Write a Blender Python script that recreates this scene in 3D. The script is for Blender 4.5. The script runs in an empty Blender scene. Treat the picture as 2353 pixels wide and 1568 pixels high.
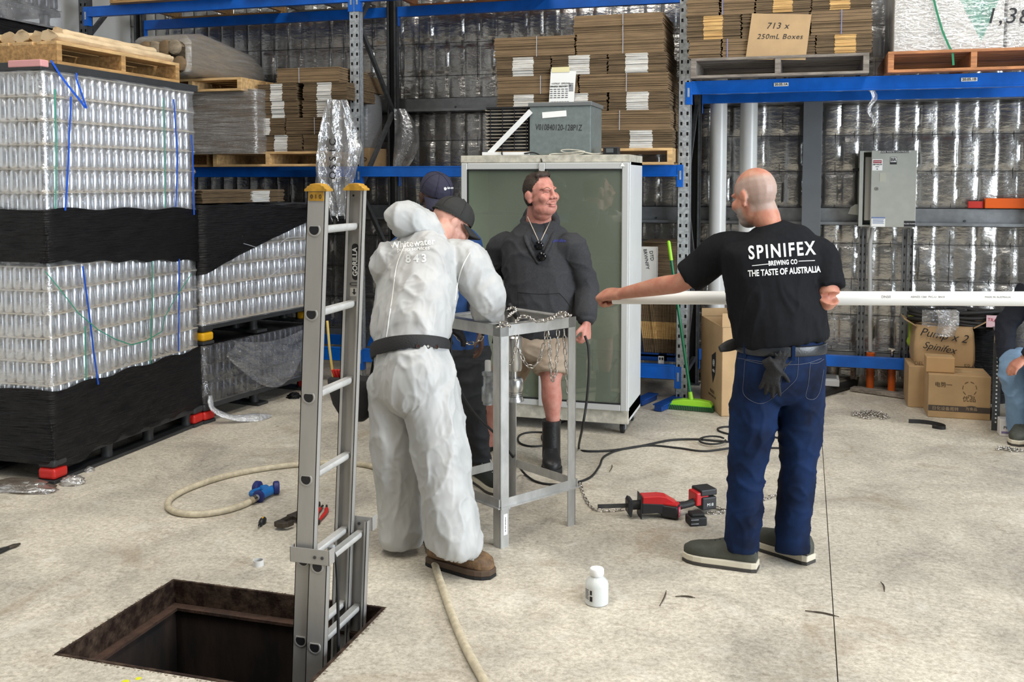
import bpy, bmesh, math, random
import numpy as np
from mathutils import Vector, Matrix, Euler, noise
from mathutils.bvhtree import BVHTree
random.seed(7)
V = Vector
SC = bpy.context.scene
COL = SC.collection
# ------------------------------------------------------------------ camera
FPX, PCX, PCY, CAMH = 2267.0, 1176.5, 559.0, 1.72
PITCH, YAW = math.radians(3.6), math.radians(16.5)
cam_d = bpy.data.cameras.new('camera')
cam_d.sensor_width = 36.0
cam_d.lens = FPX / 2353.0 * 36.0
cam_d.shift_y = (PCY - 784.0) / 2353.0
cam_d.clip_start = 0.05
cam = bpy.data.objects.new('camera', cam_d)
COL.objects.link(cam)
cam.location = (0, 0, CAMH)
cam.rotation_euler = (math.pi / 2 - PITCH, 0, YAW)
SC.camera = cam
# ------------------------------------------------------------------ world and lights
world = bpy.data.worlds.new('world'); SC.world = world
world.use_nodes = True
_bg = world.node_tree.nodes['Background']
_bg.inputs[0].default_value = (0.80, 0.84, 0.90, 1)
_bg.inputs[1].default_value = 0.10
def area_light(name, loc, target, sx, sy, power, col):
    d = bpy.data.lights.new(name, 'AREA'); d.shape = 'RECTANGLE'; d.size = sx; d.size_y = sy
    d.energy = power; d.color = col
    o = bpy.data.objects.new(name, d); COL.objects.link(o)
    o.location = loc
    o.rotation_euler = (V(target) - V(loc)).to_track_quat('-Z', 'Y').to_euler()
    return o
area_light('daylight_roller_door', (8.0, 2.2, 2.4), (0, 4.2, 1.2), 6.4, 4.8, 1900, (0.84, 0.92, 1.0))
area_light('roof_skylight_strip', (-2.6, 2.4, 6.6), (-2.6, 2.4, 0), 1.2, 7.0, 400, (1.0, 0.95, 0.87))
area_light('roof_skylight_strip', (1.8, 2.4, 6.6), (1.8, 2.4, 0), 1.2, 7.0, 400, (1.0, 0.95, 0.87))
SC.view_settings.view_transform = 'Standard'
SC.view_settings.look = 'None'
SC.view_settings.gamma = 1.0
SC.view_settings.use_curve_mapping = False
SC.view_settings.exposure = -0.27
# ------------------------------------------------------------------ pixel to place helpers (2353 x 1568 frame)
_cy, _sy, _cp, _sp = math.cos(YAW), math.sin(YAW), math.cos(PITCH), math.sin(PITCH)
CR = V((_cy, _sy, 0)); CF = V((-_sy * _cp, _cy * _cp, -_sp)); CU = CR.cross(CF); CC = V((0, 0, CAMH))
def ray(px, py): return CF + CR * ((px - PCX) / FPX) - CU * ((py - PCY) / FPX)
def WZ(px, py, z=0.0):
    d = ray(px, py); return CC + d * ((z - CAMH) / d.z)
def WY(px, py, y):
    d = ray(px, py); return CC + d * (y / d.y)
def WX(px, py, x):
    d = ray(px, py); return CC + d * (x / d.x)
# ------------------------------------------------------------------ materials
MATS = {}
def _n(nt, t, **kw):
    n = nt.nodes.new(t)
    for k, v in kw.items(): setattr(n, k, v)
    return n
def mat(name, col, rough=0.5, metal=0.0, bump=0.0, bscale=40.0, var=0.0, vscale=6.0, stretch=(1, 1, 1),
        col2=None, lo=0.4, hi=0.65, spec=0.5, coat=0.0, trans=0.0, alpha=1.0, rvar=0.0, ior=1.45, detail=4.0, sheen=0.0, sss=0.0, emit=None, bdist=0.01, bdetail=5.0, mask=None, ridged=False, seethru=0.0):
    if name in MATS: return MATS[name]
    m = bpy.data.materials.new(name); m.use_nodes = True; MATS[name] = m
    nt = m.node_tree; b = nt.nodes['Principled BSDF']; L = nt.links.new
    b.inputs['Base Color'].default_value = (*col, 1); b.inputs['Roughness'].default_value = rough
    b.inputs['Metallic'].default_value = metal; b.inputs['Specular IOR Level'].default_value = spec
    b.inputs['Coat Weight'].default_value = coat; b.inputs['Transmission Weight'].default_value = trans
    b.inputs['Alpha'].default_value = alpha; b.inputs['IOR'].default_value = ior
    b.inputs['Sheen Weight'].default_value = sheen
    if sss:
        b.inputs['Subsurface Weight'].default_value = sss; b.inputs['Subsurface Radius'].default_value = (0.012, 0.005, 0.003)
        b.inputs['Subsurface Scale'].default_value = 1.0
    if emit:
        b.inputs['Emission Color'].default_value = (*emit[:3], 1); b.inputs['Emission Strength'].default_value = emit[3]
    if var or bump or col2 or rvar:
        tc = _n(nt, 'ShaderNodeTexCoord'); mp = _n(nt, 'ShaderNodeMapping'); mp.inputs['Scale'].default_value = stretch
        L(tc.outputs['Object'], mp.inputs['Vector'])
    if var or col2 or rvar:
        nz = _n(nt, 'ShaderNodeTexNoise'); nz.inputs['Scale'].default_value = vscale; nz.inputs['Detail'].default_value = detail
        nz.inputs['Roughness'].default_value = 0.6
        L(mp.outputs[0], nz.inputs['Vector'])
        rp = _n(nt, 'ShaderNodeValToRGB'); rp.color_ramp.elements[0].position = lo; rp.color_ramp.elements[1].position = hi
        c1 = col2 if col2 else tuple(c * (1 - var) for c in col)
        rp.color_ramp.elements[0].color = (*c1, 1); rp.color_ramp.elements[1].color = (*col, 1)
        L(nz.outputs['Fac'], rp.inputs[0]); L(rp.outputs[0], b.inputs['Base Color'])
        if rvar:
            mr = _n(nt, 'ShaderNodeMapRange'); mr.inputs['To Min'].default_value = max(0.02, rough - rvar); mr.inputs['To Max'].default_value = rough + rvar
            L(nz.outputs['Fac'], mr.inputs['Value']); L(mr.outputs[0], b.inputs['Roughness'])
    if mask:      # second colour where the mesh attribute 'mask' says so, broken up by fine noise
        src = b.inputs['Base Color'].links[0].from_socket
        at = _n(nt, 'ShaderNodeAttribute'); at.attribute_name = 'mask'
        fn_ = _n(nt, 'ShaderNodeTexNoise'); fn_.inputs['Scale'].default_value = 190; fn_.inputs['Detail'].default_value = 3; L(mp.outputs[0], fn_.inputs['Vector'])
        ad = _n(nt, 'ShaderNodeMath', operation='MULTIPLY_ADD'); L(fn_.outputs['Fac'], ad.inputs[0]); ad.inputs[1].default_value = 1.1; ad.inputs[2].default_value = -.55
        sm_ = _n(nt, 'ShaderNodeMath', operation='MULTIPLY_ADD'); L(at.outputs['Fac'], sm_.inputs[0]); sm_.inputs[1].default_value = 1.0; L(ad.outputs[0], sm_.inputs[2]); sm_.use_clamp = True
        gt = _n(nt, 'ShaderNodeMath', operation='MULTIPLY'); L(sm_.outputs[0], gt.inputs[0]); L(at.outputs['Fac'], gt.inputs[1])
        mx = _n(nt, 'ShaderNodeMix', data_type='RGBA'); L(gt.outputs[0], mx.inputs[0]); L(src, mx.inputs[6]); mx.inputs[7].default_value = (*mask, 1)
        L(mx.outputs[2], b.inputs['Base Color'])
    if bump:
        nb = _n(nt, 'ShaderNodeTexNoise'); nb.inputs['Scale'].default_value = bscale; nb.inputs['Detail'].default_value = bdetail
        if ridged: nb.noise_type = 'RIDGED_MULTIFRACTAL'
        L(mp.outputs[0], nb.inputs['Vector'])
        bp = _n(nt, 'ShaderNodeBump'); bp.inputs['Strength'].default_value = bump; bp.inputs['Distance'].default_value = bdist
        L(nb.outputs['Fac'], bp.inputs['Height']); L(bp.outputs[0], b.inputs['Normal'])
    if seethru:
        tr = _n(nt, 'ShaderNodeBsdfTransparent'); ms = _n(nt, 'ShaderNodeMixShader'); ms.inputs[0].default_value = seethru
        L(b.outputs[0], ms.inputs[1]); L(tr.outputs[0], ms.inputs[2]); L(ms.outputs[0], nt.nodes['Material Output'].inputs['Surface'])
    return m
def film(name, tint=(1, 1, 1), opac=0.25, rough=0.12, bump=0.6, bscale=30.0, stretch=(1, 1, 1), white=0.3):
    """thin clear plastic: mostly see-through with gloss and a milky share"""
    if name in MATS: return MATS[name]
    m = bpy.data.materials.new(name); m.use_nodes = True; MATS[name] = m
    nt = m.node_tree; nt.nodes.clear(); L = nt.links.new
    out = _n(nt, 'ShaderNodeOutputMaterial')
    tc = _n(nt, 'ShaderNodeTexCoord'); mp = _n(nt, 'ShaderNodeMapping'); mp.inputs['Scale'].default_value = stretch
    L(tc.outputs['Object'], mp.inputs['Vector'])
    nz = _n(nt, 'ShaderNodeTexNoise'); nz.inputs['Scale'].default_value = bscale; nz.inputs['Detail'].default_value = 4
    nz.inputs['Distortion'].default_value = 0.6
    L(mp.outputs[0], nz.inputs['Vector'])
    bp = _n(nt, 'ShaderNodeBump'); bp.inputs['Strength'].default_value = bump; bp.inputs['Distance'].default_value = 0.02
    L(nz.outputs['Fac'], bp.inputs['Height'])
    tr = _n(nt, 'ShaderNodeBsdfTransparent'); tr.inputs[0].default_value = (*tint, 1)
    gl = _n(nt, 'ShaderNodeBsdfGlossy'); gl.inputs['Roughness'].default_value = rough; gl.inputs['Color'].default_value = (0.9, 0.92, 0.95, 1)
    df = _n(nt, 'ShaderNodeBsdfDiffuse'); df.inputs['Color'].default_value = (*[0.75 * t for t in tint], 1)
    L(bp.outputs[0], gl.inputs['Normal'])
    m1 = _n(nt, 'ShaderNodeMixShader'); m1.inputs[0].default_value = white; L(gl.outputs[0], m1.inputs[1]); L(df.outputs[0], m1.inputs[2])
    m2 = _n(nt, 'ShaderNodeMixShader'); L(tr.outputs[0], m2.inputs[1]); L(m1.outputs[0], m2.inputs[2])
    n2 = _n(nt, 'ShaderNodeTexNoise'); n2.inputs['Scale'].default_value = bscale * 0.35; n2.inputs['Detail'].default_value = 3; L(mp.outputs[0], n2.inputs['Vector'])
    mr = _n(nt, 'ShaderNodeMapRange'); mr.inputs['From Min'].default_value = 0.3; mr.inputs['From Max'].default_value = 0.7
    mr.inputs['To Min'].default_value = opac * 0.5; mr.inputs['To Max'].default_value = min(1, opac * 1.5)
    L(n2.outputs['Fac'], mr.inputs['Value']); L(mr.outputs[0], m2.inputs[0])
    L(m2.outputs[0], out.inputs[0])
    return m
# ------------------------------------------------------------------ scene graph helpers
MW = {}
def tag(o, label=None, cat=None, group=None, kind=None):
    if label: o['label'] = label
    if cat: o['category'] = cat
    if group: o['group'] = group
    if kind: o['kind'] = kind
    return o
def thing(name, label, cat, loc=(0, 0, 0), rotz=0.0, group=None, kind=None):
    o = bpy.data.objects.new(name, None); COL.objects.link(o)
    o.empty_display_size = 0.05
    o.location = loc; o.rotation_euler = (0, 0, rotz)
    MW[o] = Matrix.Translation(V(loc)) @ Matrix.Rotation(rotz, 4, 'Z')
    tag(o, label, cat, group, kind)
    return o
def dup(root, loc, rotz=None, label=None, group=None):
    r = root.copy(); COL.objects.link(r); r.location = loc
    if rotz is not None: r.rotation_euler = (0, 0, rotz)
    if label: r['label'] = label
    if group: r['group'] = group
    for ch in list(root.children):
        c = ch.copy(); COL.objects.link(c); c.parent = r
        for g in ch.children:
            d = g.copy(); COL.objects.link(d); d.parent = c
    return r
def link_mesh(name, me, m, parent=None, world=True):
    o = bpy.data.objects.new(name, me); COL.objects.link(o)
    if m is not None and not me.materials: me.materials.append(m)
    if parent is not None:
        M = MW.get(parent, Matrix.Identity(4))
        if world: me.transform(M.inverted())
        o.parent = parent; MW[o] = M
    else:
        if world:
            n = len(me.vertices)
            co = np.empty(n * 3, dtype=np.float32); me.vertices.foreach_get('co', co); co = co.reshape(-1, 3)
            lo, hi = co.min(0), co.max(0)
            c = V((float(lo[0] + hi[0]) / 2, float(lo[1] + hi[1]) / 2, float(lo[2])))
            me.transform(Matrix.Translation(-c)); o.location = c
            MW[o] = Matrix.Translation(c)
        else: MW[o] = Matrix.Identity(4)
    return o
def frame_mat(o, x, y, z):
    """matrix with axes x, y, z and origin o"""
    x, y, z = V(x), V(y), V(z)
    return Matrix(((x.x, y.x, z.x, o[0]), (x.y, y.y, z.y, o[1]), (x.z, y.z, z.z, o[2]), (0, 0, 0, 1)))
def axis_frame(d):
    d = V(d).normalized()
    a = V((0, 0, 1)) if abs(d.z) < 0.9 else V((1, 0, 0))
    u = d.cross(a).normalized(); v = u.cross(d).normalized()
    return u, v, d
class MB:
    def __init__(s, M=None): s.v = []; s.f = []; s.M = M
    def _add(s, vs, fs, M=None):
        n = len(s.v)
        if M is not None: vs = [M @ V(p) for p in vs]
        if s.M is not None: vs = [s.M @ V(p) for p in vs]
        s.v.extend([tuple(p) for p in vs]); s.f.extend([tuple(i + n for i in f) for f in fs])
        return s
    def box(s, x0, x1, y0, y1, z0, z1, M=None):
        vs = [(x0, y0, z0), (x1, y0, z0), (x1, y1, z0), (x0, y1, z0), (x0, y0, z1), (x1, y0, z1), (x1, y1, z1), (x0, y1, z1)]
        return s._add(vs, [(0, 3, 2, 1), (4, 5, 6, 7), (0, 1, 5, 4), (1, 2, 6, 5), (2, 3, 7, 6), (3, 0, 4, 7)], M)
    def bar(s, p0, p1, w, h, up=(0, 0, 1)):
        """box beam from p0 to p1, w across, h along up"""
        p0, p1 = V(p0), V(p1); d = (p1 - p0); L = d.length; d.normalize()
        r = d.cross(V(up));
        if r.length < 1e-4: r = d.cross(V((1, 0, 0)))
        r.normalize(); u = r.cross(d)
        return s.box(-w / 2, w / 2, 0, L, -h / 2, h / 2, frame_mat(p0, r, d, u))
    def cyl(s, p0, p1, r0, r1=None, n=14, cap=True):
        r1 = r0 if r1 is None else r1
        u, v, d = axis_frame(V(p1) - V(p0)); vs = []; fs = []
        for p, r in ((V(p0), r0), (V(p1), r1)):
            for i in range(n):
                a = 2 * math.pi * i / n; vs.append(p + (u * math.cos(a) + v * math.sin(a)) * r)
        for i in range(n): fs.append((i, (i + 1) % n, n + (i + 1) % n, n + i))
        if cap: fs.append(tuple(range(n - 1, -1, -1))); fs.append(tuple(range(n, 2 * n)))
        return s._add(vs, fs)
    def tube(s, pts, r, n=8, closed=False, cap=True, flat=1.0):
        P = [V(p) for p in pts]; m = len(P); vs = []; fs = []
        rr = r if isinstance(r, (list, tuple)) else [r] * m
        T = []
        for i in range(m):
            a = P[(i - 1) % m] if (closed or i > 0) else P[i]; b = P[(i + 1) % m] if (closed or i < m - 1) else P[i]
            t = (b - a); T.append(t.normalized() if t.length > 1e-9 else V((0, 0, 1)))
        u, v, _ = axis_frame(T[0])
        for i in range(m):
            t = T[i]; u = (u - t * u.dot(t))
            if u.length < 1e-6: u = axis_frame(t)[0]
            u.normalize(); v = t.cross(u)
            for k in range(n):
                a = 2 * math.pi * k / n; vs.append(P[i] + (u * math.cos(a) + v * math.sin(a) * flat) * rr[i])
        seg = m if closed else m - 1
        for i in range(seg):
            j = (i + 1) % m
            for k in range(n): fs.append((i * n + k, i * n + (k + 1) % n, j * n + (k + 1) % n, j * n + k))
        if cap and not closed: fs.append(tuple(range(n - 1, -1, -1))); fs.append(tuple((m - 1) * n + k for k in range(n)))
        return s._add(vs, fs)
    def lathe(s, prof, n=20, M=None):
        vs = []; fs = []; m = len(prof)
        for r, z in prof:
            for k in range(n):
                a = 2 * math.pi * k / n; vs.append((r * math.cos(a), r * math.sin(a), z))
        for i in range(m - 1):
            for k in range(n): fs.append((i * n + k, i * n + (k + 1) % n, (i + 1) * n + (k + 1) % n, (i + 1) * n + k))
        if prof[0][0] > 1e-5: fs.append(tuple(range(n - 1, -1, -1)))
        if prof[-1][0] > 1e-5: fs.append(tuple((m - 1) * n + k for k in range(n)))
        return s._add(vs, fs, M)
    def prism(s, poly, t, M=None):
        """polygon in local xy, extruded 0..t in local z"""
        n = len(poly); vs = [(x, y, 0) for x, y in poly] + [(x, y, t) for x, y in poly]
        fs = [tuple(range(n - 1, -1, -1)), tuple(range(n, 2 * n))]
        for i in range(n): fs.append((i, (i + 1) % n, n + (i + 1) % n, n + i))
        return s._add(vs, fs, M)
    def grid(s, fn, nu, nv, closeu=False):
        vs = [fn(i / nu, j / nv) for j in range(nv + 1) for i in range(nu + (0 if closeu else 1))]
        w = nu if closeu else nu + 1; fs = []
        for j in range(nv):
            for i in range(nu):
                a = j * w + i; b = j * w + (i + 1) % w; fs.append((a, b, b + w, a + w))
        return s._add(vs, fs)
    def loft(s, rings, cap=True):
        """rings: lists of equal numbers of points"""
        n = len(rings[0]); vs = [p for r in rings for p in r]; fs = []
        for i in range(len(rings) - 1):
            for k in range(n): fs.append((i * n + k, i * n + (k + 1) % n, (i + 1) * n + (k + 1) % n, (i + 1) * n + k))
        if cap: fs.append(tuple(range(n - 1, -1, -1))); fs.append(tuple((len(rings) - 1) * n + k for k in range(n)))
        return s._add(vs, fs)
    def sphere(s, c, r, n=12, m=8, M=None):
        rx, ry, rz = (r, r, r) if not isinstance(r, (tuple, list)) else r
        prof = []
        vs = []; fs = []
        for j in range(1, m):
            t = math.pi * j / m
            for k in range(n):
                a = 2 * math.pi * k / n
                vs.append((rx * math.sin(t) * math.cos(a), ry * math.sin(t) * math.sin(a), -rz * math.cos(t)))
        b = len(vs); vs += [(0, 0, -rz), (0, 0, rz)]
        for j in range(m - 2):
            for k in range(n): fs.append((j * n + k, j * n + (k + 1) % n, (j + 1) * n + (k + 1) % n, (j + 1) * n + k))
        for k in range(n):
            fs.append((b, (k + 1) % n, k)); fs.append((b + 1, (m - 2) * n + k, (m - 2) * n + (k + 1) % n))
        MM = Matrix.Translation(V(c)) if M is None else Matrix.Translation(V(c)) @ M
        return s._add(vs, fs, MM)
    def mesh(s, name='m'):
        me = bpy.data.meshes.new(name); me.from_pydata(s.v, [], s.f); me.update(); return me
    def build(s, name, m, parent=None, smooth=None, bevel=0.0, world=True, seg=2):
        me = s.mesh(name)
        if smooth is not None:
            me.polygons.foreach_set('use_smooth', [True] * len(me.polygons))
            me.set_sharp_from_angle(angle=math.radians(smooth))
        o = link_mesh(name, me, m, parent, world)
        if bevel:
            b = o.modifiers.new('bevel', 'BEVEL'); b.width = bevel; b.segments = seg; b.limit_method = 'ANGLE'; b.angle_limit = math.radians(40)
        return o
def catmull(pts, sub=6, closed=False):
    P = [V(p) for p in pts]; out = []; n = len(P)
    for i in range(n if closed else n - 1):
        p0 = P[(i - 1) % n] if closed or i > 0 else P[i] * 2 - P[i + 1]
        p1 = P[i]; p2 = P[(i + 1) % n]
        p3 = P[(i + 2) % n] if closed or i < n - 2 else p2 * 2 - p1
        for k in range(sub):
            t = k / sub
            out.append(0.5 * ((2 * p1) + (p2 - p0) * t + (2 * p0 - 5 * p1 + 4 * p2 - p3) * t * t + (3 * p1 - p0 - 3 * p2 + p3) * t ** 3))
    if not closed: out.append(P[-1])
    return out
def text_mesh(body, size, shear=0.0, spacing=1.0, offset=0.0, extrude=0.0004, xscale=1.0):
    cu = bpy.data.curves.new('t', 'FONT'); cu.body = body; cu.size = size; cu.shear = shear; cu.space_character = spacing
    cu.offset = offset; cu.extrude = extrude; cu.align_x = 'CENTER'; cu.align_y = 'CENTER'; cu.resolution_u = 3
    o = bpy.data.objects.new('t', cu); COL.objects.link(o)
    dg = bpy.context.evaluated_depsgraph_get(); dg.update()
    me = bpy.data.meshes.new_from_object(o.evaluated_get(dg))
    bpy.data.objects.remove(o); bpy.data.curves.remove(cu)
    me.materials.clear()
    if xscale != 1.0: me.transform(Matrix.Scale(xscale, 4, V((1, 0, 0))))
    return me
def text(name, body, size, c, right, up, m, parent, **kw):
    """flat lettering centred at c, reading along right"""
    me = text_mesh(body, size, **kw)
    r = V(right).normalized(); u = V(up); u = (u - r * u.dot(r)).normalized(); n = r.cross(u)
    me.transform(frame_mat(c, r, u, n))
    return link_mesh(name, me, m, parent)
def eval_mesh(o):
    dg = bpy.context.evaluated_depsgraph_get(); dg.update()
    return bpy.data.meshes.new_from_object(o.evaluated_get(dg))
def remesh(mb, voxel, smooth=3, name='body', factor=0.5):
    me = mb.mesh(name); o = bpy.data.objects.new('tmp', me); COL.objects.link(o)
    r = o.modifiers.new('r', 'REMESH'); r.mode = 'VOXEL'; r.voxel_size = voxel; r.use_smooth_shade = True
    if smooth:
        s = o.modifiers.new('s', 'SMOOTH'); s.factor = factor; s.iterations = smooth
    out = eval_mesh(o); bpy.data.objects.remove(o); bpy.data.meshes.remove(me)
    out.materials.clear()
    out.polygons.foreach_set('use_smooth', [True] * len(out.polygons))
    return out
def displace(me, fn):
    """move each vertex along its normal by fn(co, normal)"""
    n = len(me.vertices); co = np.empty(n * 3, dtype=np.float32); no = np.empty(n * 3, dtype=np.float32)
    me.vertices.foreach_get('co', co); me.vertex_normals.foreach_get('vector', no)
    co = co.reshape(-1, 3); no = no.reshape(-1, 3)
    for i in range(n):
        d = fn(V(co[i].tolist()), V(no[i].tolist())); co[i] += no[i] * d
    me.vertices.foreach_set('co', co.ravel()); me.update()
# shared materials
M_steel = mat('brushed_steel', (0.62, 0.62, 0.60), 0.33, 0.95, bump=0.05, bscale=60, var=0.18, vscale=9)
M_alu = mat('ladder_aluminium', (0.44, 0.425, 0.40), 0.42, 0.4, bump=0.06, bscale=80, var=0.15, vscale=5, stretch=(1, 1, .3))
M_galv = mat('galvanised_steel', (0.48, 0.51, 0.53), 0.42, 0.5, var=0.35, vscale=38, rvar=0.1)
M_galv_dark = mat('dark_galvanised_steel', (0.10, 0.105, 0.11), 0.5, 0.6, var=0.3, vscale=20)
M_blue = mat('blue_rack_paint', (0.004, 0.12, 0.56), 0.34, 0.0, var=0.25, vscale=5)
M_black = mat('black_plastic', (0.014, 0.014, 0.016), 0.45)
M_rubber = mat('black_rubber', (0.012, 0.012, 0.012), 0.6)
M_white = mat('white_paint', (0.78, 0.79, 0.78), 0.35, var=0.06, vscale=8)
M_paper = mat('white_paper', (0.80, 0.80, 0.78), 0.7)
M_ink = mat('black_ink', (0.02, 0.02, 0.022), 0.7)
M_chrome = mat('chain_steel', (0.56, 0.53, 0.49), 0.22, 1.0)
M_wood = mat('pine_timber', (0.52, 0.30, 0.115), 0.65, var=0.42, vscale=7, stretch=(1, 6, 6), bump=0.15, bscale=30)
M_woodlight = mat('new_pine_timber', (0.68, 0.44, 0.20), 0.65, var=0.35, vscale=6, stretch=(1, 5, 5), bump=0.12, bscale=30)
M_woodgrey = mat('weathered_timber', (0.27, 0.235, 0.20), 0.8, var=0.45, vscale=7, stretch=(1, 6, 6), bump=0.2, bscale=30)
M_woodred = mat('reddish_timber', (0.50, 0.21, 0.085), 0.65, var=0.4, vscale=7, stretch=(1, 6, 6), bump=0.15, bscale=30)
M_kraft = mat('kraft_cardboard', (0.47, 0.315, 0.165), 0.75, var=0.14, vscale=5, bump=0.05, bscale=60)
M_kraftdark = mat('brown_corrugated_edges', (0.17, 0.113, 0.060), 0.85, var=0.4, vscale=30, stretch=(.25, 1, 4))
M_kraftmid = mat('brown_cardboard', (0.235, 0.155, 0.082), 0.8, var=0.25, vscale=12, stretch=(.4, 1, 3))
M_printwhite = mat('white_printed_edges', (0.72, 0.72, 0.69), 0.7, col2=(0.55, 0.52, 0.47), vscale=24, stretch=(.3, 1, 4))
M_printyellow = mat('tan_edges', (0.66, 0.43, 0.17), 0.75, col2=(0.48, 0.28, 0.10), vscale=24, stretch=(.3, 1, 4))
# ================================================================== the setting
WALLY = 8.71; RACKY = 7.59
def concrete_mat():
    m = bpy.data.materials.new('worn_concrete'); m.use_nodes = True
    nt = m.node_tree; b = nt.nodes['Principled BSDF']; L = nt.links.new
    tc = _n(nt, 'ShaderNodeTexCoord')
    def nz(scale, detail=6, rough=0.62, dist=0.0, st=(1, 1, 1)):
        mp = _n(nt, 'ShaderNodeMapping'); mp.inputs['Scale'].default_value = st; L(tc.outputs['Object'], mp.inputs[0])
        n = _n(nt, 'ShaderNodeTexNoise'); n.inputs['Scale'].default_value = scale; n.inputs['Detail'].default_value = detail
        n.inputs['Roughness'].default_value = rough; n.inputs['Distortion'].default_value = dist; L(mp.outputs[0], n.inputs['Vector']); return n
    def ramp(n, p0, c0, p1, c1):
        r = _n(nt, 'ShaderNodeValToRGB'); r.color_ramp.elements[0].position = p0; r.color_ramp.elements[0].color = (*c0, 1)
        r.color_ramp.elements[1].position = p1; r.color_ramp.elements[1].color = (*c1, 1); L(n.outputs['Fac'], r.inputs[0]); return r
    def mix(fac, a, c, mode='MIX'):
        x = _n(nt, 'ShaderNodeMix', data_type='RGBA', blend_type=mode); L(fac, x.inputs[0]) if not isinstance(fac, float) else setattr(x.inputs[0], 'default_value', fac)
        L(a, x.inputs[6]); L(c, x.inputs[7]); return x.outputs[2]
    base = ramp(nz(1.6, 9, 0.68, 0.5), 0.34, (0.40, 0.375, 0.325), 0.60, (0.68, 0.635, 0.54))
    fine = ramp(nz(45, 12, 0.85), 0.37, (0.50, 0.475, 0.43), 0.57, (1.06, 1.05, 1.04))
    c = mix(1.0, base.outputs[0], fine.outputs[0], 'MULTIPLY')
    # brown dried spills and dark scuffs with edges of their own
    stain = ramp(nz(2.1, 9, 0.7, 0.8), 0.55, (0, 0, 0), 0.68, (1, 1, 1))
    br = _n(nt, 'ShaderNodeRGB'); br.outputs[0].default_value = (0.26, 0.19, 0.11, 1)
    s1 = _n(nt, 'ShaderNodeMath', operation='MULTIPLY'); L(stain.outputs[0], s1.inputs[0]); s1.inputs[1].default_value = 0.5
    c = mix(s1.outputs[0], c, br.outputs[0])
    scuff = ramp(nz(6, 12, 0.82, 2.0, (.9, 1.5, 1)), 0.545, (0, 0, 0), 0.64, (1, 1, 1))
    dk = _n(nt, 'ShaderNodeRGB'); dk.outputs[0].default_value = (0.17, 0.14, 0.10, 1)
    s2 = _n(nt, 'ShaderNodeMath', operation='MULTIPLY'); L(scuff.outputs[0], s2.inputs[0]); s2.inputs[1].default_value = 0.5
    c = mix(s2.outputs[0], c, dk.outputs[0])
    spk = ramp(nz(170, 6, 0.8, 0.6), 0.64, (0, 0, 0), 0.74, (1, 1, 1))
    s4 = _n(nt, 'ShaderNodeMath', operation='MULTIPLY'); L(spk.outputs[0], s4.inputs[0]); s4.inputs[1].default_value = 0.5
    c = mix(s4.outputs[0], c, dk.outputs[0])
    hair = nz(3.2, 7, 0.6, 1.4); hair.noise_type = 'RIDGED_MULTIFRACTAL'; hair.normalize = True
    hr = ramp(hair, 0.86, (0, 0, 0), 0.97, (1, 1, 1))
    s5 = _n(nt, 'ShaderNodeMath', operation='MULTIPLY'); L(hr.outputs[0], s5.inputs[0]); s5.inputs[1].default_value = 0.35
    c = mix(s5.outputs[0], c, br.outputs[0])
    pale = ramp(nz(3.4, 7, 0.65, 0.5, (1.5, 1, 1)), 0.58, (0, 0, 0), 0.75, (1, 1, 1))
    pw = _n(nt, 'ShaderNodeRGB'); pw.outputs[0].default_value = (0.72, 0.70, 0.64, 1)
    s3 = _n(nt, 'ShaderNodeMath', operation='MULTIPLY'); L(pale.outputs[0], s3.inputs[0]); s3.inputs[1].default_value = 0.5
    c = mix(s3.outputs[0], c, pw.outputs[0])
    L(c, b.inputs['Base Color'])
    rr = _n(nt, 'ShaderNodeMapRange'); rr.inputs['To Min'].default_value = 0.38; rr.inputs['To Max'].default_value = 0.72
    L(nz(4, 5).outputs['Fac'], rr.inputs['Value']); L(rr.outputs[0], b.inputs['Roughness'])
    bp = _n(nt, 'ShaderNodeBump'); bp.inputs['Strength'].default_value = 0.12; bp.inputs['Distance'].default_value = 0.01
    L(nz(35, 8, 0.7).outputs['Fac'], bp.inputs['Height']); L(bp.outputs[0], b.inputs['Normal'])
    return m
M_conc = concrete_mat()
PX0, PX1, PY0, PY1 = -2.585, -1.59, 2.868, 3.576      # pit opening
JX = 0.14                                            # saw-cut joint between the two slabs
fl = MB()
for (x0, x1, y0, y1) in ((-6.65, PX0, -3.5, WALLY), (PX1, JX - 0.002, -3.5, WALLY), (PX0, PX1, -3.5, PY0), (PX0, PX1, PY1, WALLY)):
    fl.box(x0, x1, y0, y1, -0.12, 0.0)
floor = fl.build('floor', M_conc, None, world=False); floor['kind'] = 'structure'
MW[floor] = Matrix.Identity(4)
MB().box(JX + 0.002, 7.5, -3.5, WALLY, -0.12, 0.0).build('slab', M_conc, floor)
MB().box(JX - 0.01, JX + 0.01, -3.5, WALLY, -0.14, -0.02).build('joint_filler', mat('joint_filler', (0.05, 0.045, 0.04), 0.9), floor)
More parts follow.
